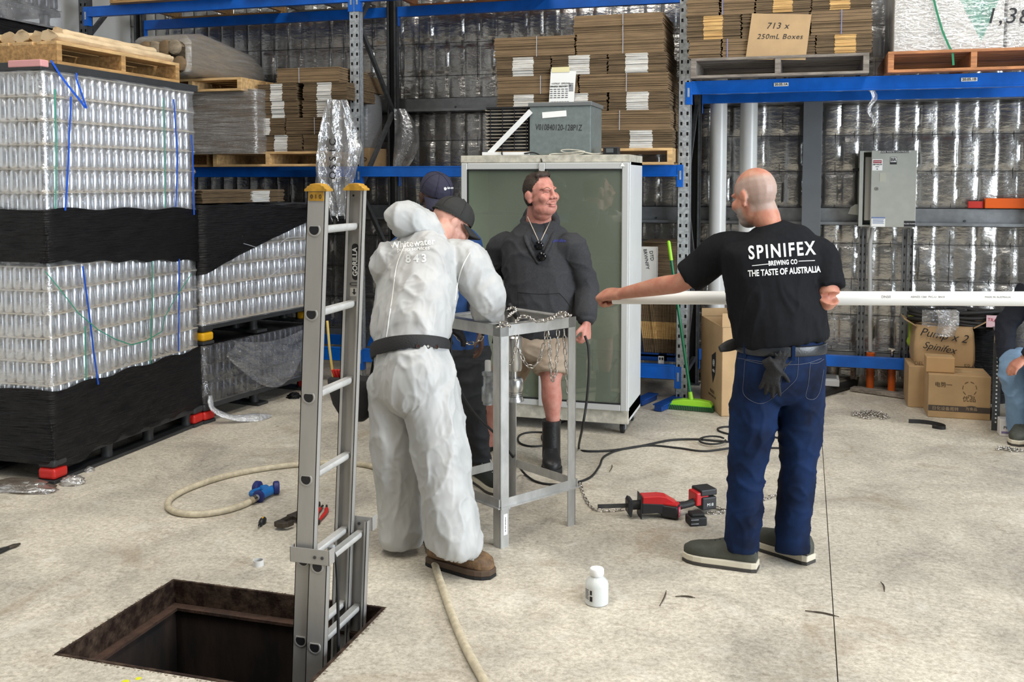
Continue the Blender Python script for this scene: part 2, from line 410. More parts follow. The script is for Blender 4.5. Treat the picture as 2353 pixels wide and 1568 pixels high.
# ---- access pit with rusty rim
M_rust = mat('rusty_steel', (0.085, 0.045, 0.028), 0.75, 0.25, col2=(0.03, 0.018, 0.014), vscale=9, bump=0.5, bscale=45, lo=.35, hi=.7)
M_rusthi = mat('scraped_rusty_rim', (0.12, 0.08, 0.055), 0.55, 0.6, col2=(0.035, 0.02, 0.015), vscale=22, bump=0.4, bscale=60)
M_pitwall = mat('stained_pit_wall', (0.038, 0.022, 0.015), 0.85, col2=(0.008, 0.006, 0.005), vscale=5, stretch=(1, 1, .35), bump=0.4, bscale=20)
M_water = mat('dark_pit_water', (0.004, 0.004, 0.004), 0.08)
pit = thing('access_pit', 'open rectangular floor pit with a rusty steel rim and dark inside', 'pit', ((PX0 + PX1) / 2, (PY0 + PY1) / 2, -1.6))
def pitring(z0, z1, inset, t):
    m = MB(); a = inset
    m.box(PX0 + a, PX1 - a, PY0 + a, PY0 + a + t, z0, z1); m.box(PX0 + a, PX1 - a, PY1 - a - t, PY1 - a, z0, z1)
    m.box(PX0 + a, PX0 + a + t, PY0 + a + t, PY1 - a - t, z0, z1); m.box(PX1 - a - t, PX1 - a, PY0 + a + t, PY1 - a - t, z0, z1)
    return m
pitring(-0.095, 0.004, 0.0, 0.012).build('rim_frame', M_rusthi, pit)
pitring(-0.107, -0.095, 0.0, 0.055).build('rim_ledge', M_rust, pit)
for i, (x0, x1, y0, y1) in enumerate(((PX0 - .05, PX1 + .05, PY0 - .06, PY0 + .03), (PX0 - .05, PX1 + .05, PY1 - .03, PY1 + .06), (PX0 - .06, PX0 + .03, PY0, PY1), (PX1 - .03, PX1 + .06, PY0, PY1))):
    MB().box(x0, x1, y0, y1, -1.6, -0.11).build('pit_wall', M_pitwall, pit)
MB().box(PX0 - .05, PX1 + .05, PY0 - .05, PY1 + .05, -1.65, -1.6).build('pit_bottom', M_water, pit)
# crumbly concrete edge around the rim
ce = MB(); rnd = random.Random(3)
for side in range(4):
    n = 60 if side < 2 else 44
    for k in range(n):
        t = (k + rnd.random()) / n
        x = PX0 + (PX1 - PX0) * t if side < 2 else (PX0 - .006 if side == 2 else PX1 + .006)
        y = (PY0 - .006 if side == 0 else PY1 + .006) if side < 2 else PY0 + (PY1 - PY0) * t
        r = rnd.uniform(.003, .007)
        ce.sphere((x + rnd.uniform(-.006, .006), y + rnd.uniform(-.006, .006), 0.0), (r, r, r * .35), 6, 4)
o = ce.build('crumbled_edge', mat('crumbled_concrete', (0.30, 0.25, 0.19), 0.9, var=.5, vscale=20), pit); o['kind'] = 'stuff'
# ---- foil insulated back wall
def foil_mat():
    m = bpy.data.materials.new('silver_foil_blanket'); m.use_nodes = True
    nt = m.node_tree; b = nt.nodes['Principled BSDF']; L = nt.links.new
    b.inputs['Metallic'].default_value = 0.95; b.inputs['Roughness'].default_value = 0.27
    b.inputs['Base Color'].default_value = (0.52, 0.51, 0.49, 1)
    tc = _n(nt, 'ShaderNodeTexCoord')
    def nz(scale, st, detail=5, dist=0.4):
        mp = _n(nt, 'ShaderNodeMapping'); mp.inputs['Scale'].default_value = st; L(tc.outputs['Object'], mp.inputs[0])
        n = _n(nt, 'ShaderNodeTexNoise'); n.inputs['Scale'].default_value = scale; n.inputs['Detail'].default_value = detail
        n.inputs['Distortion'].default_value = dist; L(mp.outputs[0], n.inputs['Vector']); return n.outputs['Fac']
    a = nz(9, (0.8, 1, 2.6)); c = nz(42, (1, 1, 1.5))
    ad = _n(nt, 'ShaderNodeMath', operation='MULTIPLY_ADD'); L(c, ad.inputs[0]); ad.inputs[1].default_value = 0.28; L(a, ad.inputs[2])
    bp = _n(nt, 'ShaderNodeBump'); bp.inputs['Strength'].default_value = 0.24; bp.inputs['Distance'].default_value = 0.03
    L(ad.outputs[0], bp.inputs['Height']); L(bp.outputs[0], b.inputs['Normal'])
    return m
M_foil = foil_mat()
CX0, CW, CH = -6.66, 0.15, 0.30
X1W = 3.3; Z1W = 4.2
ncx = int(round((X1W - CX0) / CW)); ncz = int(round(Z1W / CH)); su, sv = 8, 9
nu, nv = ncx * su, ncz * sv
rs = np.random.RandomState(5)
amp = 0.009 + 0.014 * rs.rand(ncx + 1, ncz + 1); tilt = (rs.rand(ncx + 1, ncz + 1) - .5) * 0.022; skew = rs.rand(ncx + 1, ncz + 1) * .5 + .25
wv = []
for j in range(nv + 1):
    z = Z1W * j / nv; cz = min(j // sv, ncz - 1); fv = (j - cz * sv) / sv
    for i in range(nu + 1):
        x = CX0 + (X1W - CX0) * i / nu; cx = min(i // su, ncx - 1); fu = (i - cx * su) / su
        q = fu ** (math.log(.5) / math.log(skew[cx, cz]))
        puff = (max(0, math.sin(math.pi * q)) ** .38) * (max(0, math.sin(math.pi * fv)) ** .26)
        d = amp[cx, cz] * puff + tilt[cx, cz] * (fu - .5) * puff
        k = 0.010 if z < 1.36 else 0.0035
        d += k * noise.noise(V((x * 4.5, z * (22 if z < 1.36 else 9), 1.3))) * min(1, puff * 2) + .004 * noise.noise(V((x * 22, z * 26, 4)))
        wv.append((x, WALLY - d, z))
wf = []
for j in range(nv):
    for i in range(nu):
        a = j * (nu + 1) + i; wf.append((a, a + 1, a + nu + 2, a + nu + 1))
wb = MB(); wb._add(wv, wf)
wall = wb.build('wall_back', M_foil, None, smooth=60, world=False); wall['kind'] = 'structure'; MW[wall] = Matrix.Identity(4)
wm = MB()
for i in range(ncx + 1):
    x = CX0 + CW * i; wm.box(x - .0018, x + .0018, WALLY - .008, WALLY - .004, 0, Z1W)
for j in range(1, ncz + 1): wm.box(CX0, X1W, WALLY - .009, WALLY - .005, CH * j - .0018, CH * j + .0018)
wm.build('wire_mesh', mat('mesh_wire', (0.06, 0.06, 0.06), 0.5, 0.7), wall)
MB().box(CX0, X1W, WALLY + .002, WALLY + .06, 0, Z1W).build('cladding', M_galv_dark, wall)
wl = MB().box(-6.85, -6.66, -3.5, WALLY + .06, -0.1, 5.2).build('wall_left', mat('painted_tilt_panel', (0.66, 0.67, 0.66), 0.7, var=.12, vscale=1.2, bump=.05), None, world=False)
wl['kind'] = 'structure'
# ---- girts on the wall
M_girt = mat('grey_girt_steel', (0.30, 0.315, 0.33), 0.42, 0.65, var=.2, vscale=14)
for n, (z0, z1) in enumerate(((2.36, 2.49), (1.355, 1.50), (0.17, 0.30))):
    g = MB()
    g.box(-6.6, 3.3, WALLY - .075, WALLY - .070, z0, z1)          # web
    g.box(-6.6, 3.3, WALLY - .075, WALLY + .0, z1 - .004, z1)     # top flange
    g.box(-6.6, 3.3, WALLY - .14, WALLY - .070, z0, z0 + .004)    # lower flange towards the room
    g.box(-6.6, 3.3, WALLY - .14, WALLY - .136, z0, z0 + .028)    # lip
    g.box(-6.6, 3.3, WALLY - .076, WALLY - .074, z0 + .055, z0 + .06)
    o = g.build('trim_%d' % (n + 1), M_girt, None, world=False); o['kind'] = 'structure'; MW[o] = Matrix.Identity(4)
    bl = MB()
    for x in np.arange(-6.2, 3.3, 0.62): bl.cyl((x, WALLY - .086, z0 + .045), (x, WALLY - .074, z0 + .045), .008, n=6)
    bl.build('bolt_heads', M_galv_dark, o)
# ---- steel portal column
cl = MB()
cl.box(-0.020, 0.128, 8.44, 8.452, 0, 4.2); cl.box(0.048, 0.06, 8.452, 8.60, 0, 4.2); cl.box(-0.020, 0.128, 8.60, 8.612, 0, 4.2)
tag(cl.build('steel_column', mat('grey_column_paint', (0.115, 0.125, 0.135), 0.5, var=.12, vscale=4), None, bevel=.002), 'dark grey painted steel column standing against the foil wall', 'column')
# ---- two white downpipes
M_pvc = mat('white_pvc', (0.66, 0.66, 0.64), 0.28, var=.05, vscale=3, spec=.5)
for px, lab in ((1651, 'white PVC downpipe nearer the rack upright'), (1720.5, 'white PVC downpipe nearer the grey column')):
    p = WY(px, 300, 8.50); r = .071
    e = thing('downpipe', lab, 'pipe', (p.x, p.y, 0))
    MB().lathe([(r, 0), (r, 4.2)], 28, Matrix.Translation((p.x, 8.50, 0))).build('pipe_length', M_pvc, e, smooth=40)
    MB().lathe([(r + .006, 0), (r + .006, .12), (r + .001, .125)], 28, Matrix.Translation((p.x, 8.50, 0))).build('socket', M_pvc, e, smooth=40)
    MB().box(p.x - .01, p.x + .01, 8.50, WALLY, 2.85, 2.87).build('bracket', M_galv_dark, e)

# ---- the rest of the shell that lights bounce from: roof and the wall with the roller door
M_roof = mat('roof_lining', (0.22, 0.22, 0.215), 0.6, var=.15, vscale=1.5)
o = MB().box(-6.85, 8.6, -3.5, 8.8, 7.0, 7.1).build('ceiling', M_roof, None, world=False); o['kind'] = 'structure'
o = MB().box(8.4, 8.6, -3.5, 8.8, -.1, 7.0).build('wall_right', M_roof, None, world=False); o['kind'] = 'structure'
# ================================================================== pallet racking
FX = [-6.31, -3.617, -0.884, 1.85]      # frame positions
FD = 0.84                               # frame depth
UW, UD, TH = 0.092, 0.07, 3.9
rack = thing('pallet_rack', 'blue-beamed pallet racking with perforated galvanised uprights along the foil wall', 'rack', (-2.2, RACKY + .42, 0))
def upright(x, yf, face):
    """perforated C post; face=-1 front post (web towards the room), +1 rear post"""
    m = MB()
    cols = [-UW / 2, -.031, -.015, .015, .031, UW / 2]
    pit_, sh = 0.0775, 0.026
    rows = [0.0]; z = 0.05
    while z + sh < TH: rows += [z, z + sh]; z += pit_
    rows.append(TH)
    yq = yf
    vs = []; fs = []
    nc = len(cols)
    for zz in rows:
        for cxx in cols: vs.append((x + cxx, yq, zz))
    for j in range(len(rows) - 1):
        hole = (j % 2 == 1)
        for i in range(nc - 1):
            if hole and i in (1, 3): continue
            a = j * nc + i; fs.append((a, a + 1, a + nc + 1, a + nc))
    m._add(vs, fs)
    yb = yf - face * UD
    for sx in (-1, 1):
        xs = x + sx * UW / 2
        m.box(min(xs, xs - sx * .003), max(xs, xs - sx * .003), min(yf, yb), max(yf, yb), 0, TH)
        m.box(min(xs, xs - sx * .022), max(xs, xs - sx * .022), min(yb, yb + face * .003), max(yb, yb + face * .003), 0, TH)
    return m
def backing(x, yf, face): return MB().box(x - .042, x + .042, min(yf - face * .010, yf - face * .012), max(yf - face * .010, yf - face * .012), 0, TH)  # black sheet behind the slots, stands in for the shade inside the post
for i, x in enumerate(FX):
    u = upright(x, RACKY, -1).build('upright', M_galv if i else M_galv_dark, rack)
    MB().box(x - .065, x + .065, RACKY - .01, RACKY + .11, 0, .008).build('base_plate', M_galv_dark, u)
    backing(x, RACKY, -1).build('slot_shade_backing', M_black, u)
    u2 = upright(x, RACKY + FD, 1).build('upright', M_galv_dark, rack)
    MB().box(x - .065, x + .065, RACKY + FD - .11, RACKY + FD + .01, 0, .008).build('base_plate', M_galv_dark, u2); backing(x, RACKY + FD, 1).build('slot_shade_backing', M_black, u2)
    zz = [0.25, 0.95, 1.65, 2.35, 3.05, 3.75]
    for k in range(len(zz) - 1):
        a, b = (RACKY + .06, RACKY + FD - .06) if k % 2 == 0 else (RACKY + FD - .06, RACKY + .06)
        MB().bar((x + .01, a, zz[k]), (x + .01, b, zz[k + 1]), .028, .04).build('diagonal_brace', M_galv_dark, rack)
    MB().bar((x + .01, RACKY + .06, .22), (x + .01, RACKY + FD - .06, .22), .028, .04).build('horizontal_brace', M_galv_dark, rack)
def beam(x0, x1, y, zc, h, front):
    s = -1 if front else 1
    m = MB(); yo = y + (s * .05 if front else 0) * 0
    ya, yb = (y - .004, y + .046) if front else (y - .046, y + .004)
    m.box(x0 + UW / 2 + .002, x1 - UW / 2 - .002, ya, yb, zc - h / 2, zc + h / 2)
    yr = ya if front else yb
    m.box(x0 + UW / 2 + .002, x1 - UW / 2 - .002, yr - .004, yr + .004, zc - h / 2, zc - h / 2 + .012)
    m.box(x0 + UW / 2 + .002, x1 - UW / 2 - .002, yr - .002, yr + .002, zc + h / 2 - .012, zc + h / 2)
    b = m.build('beam', M_blue, rack, bevel=.002)
    for xe, sg in ((x0, 1), (x1, -1)):
        c = MB(); xa = xe + sg * .004; xb = xe + sg * (UW / 2 + .006)
        yf_ = y - .006 if front else y + .002
        c.box(min(xa, xb), max(xa, xb), yf_, yf_ + .004, zc - .125, zc + .045)
        c.box(min(xb, xb + sg * .004), max(xb, xb + sg * .004), y - .004 if front else y - .05, y + .05 if front else y + .004, zc - .125, zc + .045)
        cc = c.build('end_connector', M_blue, b, bevel=.0015)
        c2 = MB(); xm = (xa + xb) / 2
        c2.box(xm - .008, xm + .008, yf_ - .004, yf_, zc - .07, zc + .0)
        c2.build('safety_pin', M_galv, b, bevel=.002)
    return b
for k, (f0, f1) in enumerate(((0, 1), (1, 2))):
    for z, h in ((1.80, .086), (3.252, .09)):
        beam(FX[f0], FX[f1], RACKY, z, h, True); beam(FX[f0], FX[f1], RACKY + FD, z, h, False)
    beam(FX[f0], FX[f1], RACKY, .245, .11, True); beam(FX[f0], FX[f1], RACKY + FD, .225, .09, False)
bR = beam(FX[2], FX[3], RACKY, 2.423, .10, True); beam(FX[2], FX[3], RACKY + FD, 2.41, .09, False); beam(FX[2], FX[3], RACKY + FD, .255, .09, False)
# bay number stickers on the right beam
M_stick = mat('beam_sticker', (0.75, 0.75, 0.73), 0.5)
for px, body in ((1795, '20.05.1A'), (2227, '20.05.1B')):
    c = WY(px, 195 if px < 2000 else 185, RACKY - .0065); c.z = 2.43
    s = MB().box(c.x - .052, c.x + .052, RACKY - .0095, RACKY - .0085, c.z - .013, c.z + .013).build('bay_sticker', M_stick, bR)
    text('lettering', body, .026, (c.x, RACKY - .0105, c.z), (1, 0, 0), (0, 0, 1), M_ink, bR, offset=.0005)
# loads on the top level: timber pallet undersides show above the upper beams
def wooden_pallet(x0, x1, y0, y1, z0, h, m, label, group=None, nboards=7, rot=0.0, name='timber_pallet', deckm=None):
    cx_, cy_ = (x0 + x1) / 2, (y0 + y1) / 2
    t = thing(name, label, 'pallet', (cx_, cy_, z0), rot, group)
    W, D = x1 - x0, y1 - y0; M = MW[t]
    bt = .02
    def part(nm, a, b, c, d, e, f, mm=m):
        mb = MB(M); mb.box(a, b, c, d, e, f); mb.build(nm, mm, t, bevel=.002)
    for sx in (-W / 2 + .02, 0, W / 2 - .02):
        part('stringer', sx - .02, sx + .02, -D / 2, D / 2, bt, h - bt)
    bw = D / (nboards * 1.18)
    for k in range(nboards):
        y = -D / 2 + bw / 2 + k * (D - bw) / (nboards - 1)
        part('deck_board', -W / 2, W / 2, y - bw / 2, y + bw / 2, h - bt, h, deckm or m)
    for k in range(3):
        y = -D / 2 + .05 + k * (D - .1) / 2
        part('bottom_board', -W / 2, W / 2, y - .05, y + .05, 0, bt)
    return t
def ztop(px, py, Y): return WY(px, py, Y).z
SHELF = 1.843
wooden_pallet(-5.95, -4.75, 7.50, 8.50, 3.297, .13, M_wood, 'timber pallet on the top left rack level, further left', None)
wooden_pallet(-4.6, -3.78, 7.50, 8.50, 3.297, .13, M_woodgrey, 'grey timber pallet on the top left rack level, nearer the middle upright', None)
wooden_pallet(-3.45, -2.15, 7.50, 8.50, 3.297, .13, M_woodred, 'brown timber pallet on the top level above the fridge', None)
# ---- bundles of flattened cartons
def carton_bundle(label, group, x0, x1, z0, z1, y0=7.46, depth=.55, layers=None, mark=None, markm=None, strap=None, strapm=None, rnd=random, m=None, right_mark=False, lean=0.0):
    t = thing('carton_bundle', label, 'cardboard', ((x0 + x1) / 2, y0 + depth / 2, z0), 0, group)
    h = z1 - z0; n = layers or max(6, int(h / .0072)); lt = h / n
    a, b = MB(), MB(); ph = rnd.uniform(0, 6)
    for k in range(n):
        e0, e1 = rnd.uniform(-.006, .006), rnd.uniform(-.006, .006); dy = rnd.uniform(-.007, .003) + .006 * math.sin(ph + k * .35)
        if rnd.random() < .07: dy -= .008
        zz0 = z0 + k * lt; zz1 = zz0 + lt * .86
        lx = lean * k / n
        a.box(x0 + e0 + lx, x1 + e1 + lx, y0 + dy, y0 + depth, zz0, zz1)
        if mark:
            w = x1 - x0; c0 = x0 + w * mark[0] + rnd.uniform(-.004, .004) + lx; c1 = x0 + w * mark[1] + rnd.uniform(-.004, .004) + lx
            b.box(c0, c1, y0 + dy - .003, y0 + .03, zz0 + lt * .05, zz0 + lt * .9)
    a.box(x0 + .012, x1 - .012, y0 + .015, y0 + depth - .01, z0 + .0005, z1 - lt * .2)
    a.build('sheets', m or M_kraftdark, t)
    if mark: b.build('printed_edges', markm or M_printwhite, t)
    if strap:
        for sxx in strap:
            x = x0 + (x1 - x0) * sxx
            MB().box(x - .0025, x + .0025, y0 - .016, y0 - .0145, z0, z1).build('strap', strapm or M_straplight, t)
    return t
M_straplight = mat('pale_strap', (0.38, 0.40, 0.46), 0.4)
M_strapblue = mat('lilac_strap', (0.20, 0.24, 0.50), 0.4)
def bundles(rows, y0, gname, nm, markm, depth=.55):
    """rows: (px0, px1, py_top, py_bottom, mark px pair or None, strap px or None)"""
    rn = random.Random(11)
    rowid = sorted({r[3] for r in rows}, reverse=True)
    pos = {}
    for r in rows: pos.setdefault(r[3], []).append(r)
    words = ['bottom', 'second', 'third', 'fourth', 'fifth', 'sixth', 'seventh']
    for ri, yb in enumerate(rowid):
        rr = sorted(pos[yb], key=lambda q: q[0])
        for ci, r in enumerate(rr):
            a = WY(r[0], yb, y0); b = WY(r[1], yb, y0); zt = WY((r[0] + r[1]) / 2, r[2], y0).z; z0 = zlev[gname][ri]
            mk = None
            if r[4]: mk = tuple((WY(p, yb, y0).x - a.x) / (b.x - a.x) for p in r[4])
            st = [(WY(p, yb, y0).x - a.x) / (b.x - a.x) for p in r[5]] if r[5] else None
            z1 = zlev[gname][ri + 1] - .002 if ri + 1 < len(zlev[gname]) else zt
            side = '' if len(rr) == 1 else (' left' if ci == 0 else (' right' if ci == len(rr) - 1 else (' middle' if len(rr) == 3 else ' middle-%s' % ('left' if ci == 1 else 'right'))))
            col = ('with %s edges' % ('white' if markm is M_printwhite else 'tan')) if mk else 'plain brown'
            carton_bundle('carton bundle %s,%s %s row %s' % (col, side + ' in the' if side else ' alone in the', words[ri], nm), 'carton bundles ' + nm,
                          a.x + .002, b.x - .002, z0, z1, y0=y0, depth=depth, mark=mk, markm=markm, strap=st, strapm=M_strapblue if 'right' in gname else None, rnd=rn,
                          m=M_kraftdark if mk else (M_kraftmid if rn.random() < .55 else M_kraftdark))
PH = .125
zlev = {}
YB = 7.44
zlev['left'] = [SHELF + PH] + [ztop(650, y, YB) for y in (310, 271, 232, 192, 157)]
zlev['left'][0] = SHELF + PH
bundles([(598, 695, 310, 348, (631, 661), None), (697, 737, 310, 348, None, None),
         (557, 655, 271, 310, (590, 621), None), (657, 741, 271, 310, None, (725,)),
         (594, 686, 232, 271, (625, 654), None), (695, 762, 232, 271, (729, 760), None),
         (592, 682, 192, 232, (622, 649), None), (697, 798, 192, 232, (729, 762), None),
         (636, 781, 157, 192, None, (689,))], YB, 'left', 'on the left shelf', M_printwhite)
wooden_pallet(WY(489, 368, 7.42).x, WY(745, 368, 7.42).x, 7.42, 8.45, SHELF, PH, M_woodlight, 'clean pine pallet under the carton bundles on the left shelf', None)
wooden_pallet(WY(330, 368, 7.46).x, WY(484, 368, 7.46).x, 7.46, 8.45, SHELF, PH, M_wood, 'pine pallet under the film-wrapped carton stack on the left shelf', None)
zlev['centre'] = [SHELF + PH] + [ztop(1400, y, YB) for y in (300, 254, 212, 169, 124, 76, 32)]
bundles([(1142, 1375, 298, 341, (1180, 1226), None), (1377, 1546, 298, 341, (1447, 1499), None),
         (1142, 1376, 254, 298, None, (1250,)), (1378, 1542, 254, 298, None, (1424,)),
         (1142, 1266, 212, 254, (1180, 1226), None), (1268, 1395, 212, 254, (1306, 1351), None), (1399, 1540, 212, 254, (1439, 1490), None),
         (1142, 1328, 169, 212, None, (1243,)), (1331, 1536, 169, 212, None, (1440,)),
         (1140, 1265, 124, 169, (1178, 1226), None), (1267, 1395, 124, 169, (1306, 1355), None), (1397, 1532, 124, 169, (1437, 1489), None),
         (1136, 1321, 76, 124, None, (1234,)), (1324, 1526, 76, 124, None, (1432,)),
         (1318, 1524, 32, 76, None, (1432,))], YB, 'centre', 'on the shelf behind the fridge', M_printwhite, .62)
wooden_pallet(WY(1140, 368, 7.41).x, WY(1545, 368, 7.41).x, 7.41, 8.45, SHELF, PH, M_woodlight, 'pine pallet under the carton bundles behind the fridge', None)
SH2 = 2.475; PH2 = .145
YC = 7.43
zlev['right'] = [SH2 + PH2] + [ztop(1800, y, YC) for y in (84, 28, -34)]
bundles([(1582, 1657, 84, 137, None, None), (1659, 1780, 84, 137, None, (1671,)), (1782, 1872, 84, 137, None, None), (1874, 2004, 84, 137, (1917, 1966), None),
         (1578, 1702, 28, 84, (1616, 1661), None), (1704, 1860, 28, 84, None, None), (1862, 2004, 28, 84, None, (1933,)),
         (1577, 1653, -34, 28, None, None), (1656, 1734, -34, 28, None, (1660,)), (1736, 1864, -34, 28, (1776, 1821), None), (1866, 2002, -34, 28, (1906, 1953), None)], YC, 'right', 'on the right-hand shelf', M_printyellow, .7)
wooden_pallet(WY(1587, 160, 7.40).x, WY(1997, 160, 7.40).x, 7.40, 8.45, SH2, PH2, M_woodgrey, 'weathered grey pallet under the hand-lettered kraft sign', None)
xr0 = WY(2040, 150, 7.40).x
wooden_pallet(xr0, xr0 + 1.1, 7.40, 8.45, SH2, PH2, M_woodred, 'reddish timber pallet under the film-wrapped white boxes', None)
# kraft sign 713 x 250 mL boxes
sg = [WY(px, py, 7.415) for px, py in ((1713, 137), (1851, 138), (1865, 33), (1728, 31))]
def signpt(u, v):
    a = sg[0].lerp(sg[1], u); b = sg[3].lerp(sg[2], u); p = a.lerp(b, v)
    return p + V((0, -.004 - .006 * math.sin(v * 5.5) * (1 - v), 0))
s_ = MB().grid(signpt, 10, 14); n0 = len(s_.v)
s_.v += [(x, y + .0015, z) for x, y, z in s_.v]; s_.f += [tuple(i + n0 for i in reversed(f)) for f in s_.f]
sign = s_.build('kraft_sign', M_kraft, None, smooth=60)
tag(sign, 'kraft paper sign with hand-written box count on the right-hand bundles', 'sign')
for body, u, v, sz in (('713 x', .46, .735, .062), ('250mL Boxes', .52, .50, .052)):
    p = signpt(u, v) + V((0, -.0015, 0)); r = (sg[1] - sg[0]).normalized()
    text('handwriting', body, sz, p, r, (0, 0, 1), M_ink, sign, shear=.25, spacing=1.12, extrude=.0003)
# film-wrapped white boxes on the reddish pallet
M_whitebox = mat('white_carton', (0.62, 0.58, 0.52), 0.6, var=.12, vscale=3)
zb = SH2 + PH2
xa = WY(2053, 118, 7.45).x; xm = xa + .70
wbx = tag(MB().box(xa, xm, 7.45, 8.3, zb, zb + .62).build('white_carton', M_whitebox, None, bevel=.006), 'white carton left of the two film-wrapped cartons on the reddish pallet', 'box', 'white cartons on the reddish pallet')
wbx2 = MB().box(xm + .02, xm + .42, 7.45, 8.3, zb, zb + .62).build('white_carton', M_whitebox, None, bevel=.006)
tag(wbx2, 'white carton right of the green sheet, hand-numbered on its film', 'box', 'white cartons on the reddish pallet')
p0_, p1_, p2_ = WY(2200, -10, 7.448), WY(2255, 95, 7.448), WY(2300, -10, 7.448)
MB()._add([p0_, p1_, p2_, p0_ + V((0, .004, 0)), p1_ + V((0, .004, 0)), p2_ + V((0, .004, 0))], [(0, 1, 2), (5, 4, 3), (0, 3, 4, 1), (1, 4, 5, 2), (2, 5, 3, 0)]).build('green_insert', mat('green_sheet', (0.16, 0.36, 0.27), .5), wbx)
M_film = film('clear_stretch_film', (0.97, 0.98, 1.0), 0.30, 0.10, 0.55, 26, (1, 1, 2.2), .25)
def wrapring(path, z0, z1, nz, wob, seed, rfn=None, closed=True):
    """closed film surface around a rounded plan path; returns MB"""
    m = MB(); n = len(path)
    cx_ = sum(p[0] for p in path) / n; cy_ = sum(p[1] for p in path) / n
    def fn(u, v):
        i = int(round(u * n)) % n; x, y = path[i]; z0_ = z0(u) if callable(z0) else z0; z1_ = z1(u) if callable(z1) else z1
        z = z0_ + (z1_ - z0_) * v
        d = V((x - cx_, y - cy_, 0)); d.normalize()
        w = wob * noise.noise(V((x * 9 + seed, y * 9, z * 14))) + (rfn(u, v, x, y, z) if rfn else 0)
        return (x + d.x * w, y + d.y * w, z)
    m.grid(fn, n, nz, True); return m
def roundrect(x0, x1, y0, y1, r, step=.02):
    pts = []
    def line(a, b):
        L = math.dist(a, b); k = max(1, int(L / step))
        for i in range(k): pts.append((a[0] + (b[0] - a[0]) * i / k, a[1] + (b[1] - a[1]) * i / k))
    def arc(cx_, cy_, a0):
        for i in range(5): a = a0 + math.pi / 2 * i / 5; pts.append((cx_ + r * math.cos(a), cy_ + r * math.sin(a)))
    line((x0 + r, y0), (x1 - r, y0)); arc(x1 - r, y0 + r, -math.pi / 2); line((x1, y0 + r), (x1, y1 - r)); arc(x1 - r, y1 - r, 0)
    line((x1 - r, y1), (x0 + r, y1)); arc(x0 + r, y1 - r, math.pi / 2); line((x0, y1 - r), (x0, y0 + r)); arc(x0 + r, y0 + r, math.pi)
    return pts
wr = wrapring(roundrect(xa - .01, xm + .44, 7.436, 8.31, .03, .03), zb - .02, zb + .63, 26, .008, 2)
f_ = tag(wr.build('film_wrap', M_film, None, smooth=80), 'clear stretch film around the white cartons on the reddish pallet', 'film')
text('handwriting', '1,38', .15, WY(2315, 38, 7.415), (1, 0, -.05), (0, 0, 1), M_ink, f_, shear=.15, spacing=1.1)
gs = [WY(px, py, 7.412) for px, py in ((2143, -12), (2152, 25), (2165, 70), (2180, 105), (2189, 122), (2191, 150))]
m_ = MB()
for a, b in zip(gs[:-1], gs[1:]): m_.bar(a, b, .014, .002, up=(0, 1, 0))
tag(m_.build('green_strap', mat('green_strap', (0.03, 0.20, 0.10), .35), None), 'green plastic strap hanging over the film-wrapped white cartons', 'strap')
# dark film draped between the two right-hand pallets
def drape(u, v):
    p = WY(2006 + 34 * u, -8 + 180 * v, 7.60 + .25 * u); return p + V((0, .02 * noise.noise(V((u * 5, v * 7, 3))), 0))
tag(MB().grid(drape, 8, 24).build('film_scrap', film('dusty_film', (.75, .76, .78), .45, .2, .6, 30), None, smooth=80), 'loose clear film hanging between the two right-hand pallets', 'film')
def strip2(u, v):
    p = WY(2003 + 7 * math.sin(v * 9) + 14 * (u - .5) * (1 - .4 * v), 208 + 84 * v, 7.57 - .0); return p + V((0, -.01 * math.sin(u * 6 + v * 11), 0))
tag(MB().grid(strip2, 6, 20).build('tape_tail', film('tape_film', (.9, .92, .95), .5, .15, .5, 60), None, smooth=80), 'twisted clear tape tail hanging under the right-hand blue beam', 'tape')
# ================================================================== wrapped pallets of cans on the left
M_can = mat('can_aluminium', (0.80, 0.81, 0.83), 0.27, 0.96)
M_tier = mat('tier_sheet_board', (0.60, 0.52, 0.40), 0.7)
M_red = mat('red_plastic', (0.55, 0.02, 0.015), 0.4)
M_yellow = mat('yellow_plastic', (0.72, 0.38, 0.01), 0.45)
M_pal = mat('dark_grey_plastic', (0.035, 0.037, 0.040), 0.5, var=.2, vscale=10)
M_blackfilm = mat('black_stretch_film', (0.004, 0.004, 0.005), 0.17, bump=.75, bscale=24, stretch=(.30, .30, 4.5), bdist=.03, spec=.32, bdetail=8)
M_film1 = film('tight_clear_film', (0.97, 0.98, 1.0), 0.30, 0.11, 0.6, 30, (1, 1, 1.6), .36)
M_bstrap = mat('blue_strap', (0.012, 0.085, 0.52), 0.35)
M_gstrap = mat('pale_green_strap', (0.05, 0.30, 0.20), 0.35)
CANH, CANP, TIERH = .1295, .0662, .1355
def can_mesh():
    r = .0325; return MB().lathe([(.0, .004), (.022, .004), (.0255, 0), (r - .003, .006), (r, .016), (r, CANH - .012), (r - .005, CANH - .003), (r - .005, CANH), (.0, CANH - .004)], 12).mesh('drink_can')
CAN = can_mesh(); CAN.materials.append(M_can)
CAN.polygons.foreach_set('use_smooth', [True] * len(CAN.polygons)); CAN.set_sharp_from_angle(angle=math.radians(50))
cans = []          # (priority, x, y, z, tilt, set)
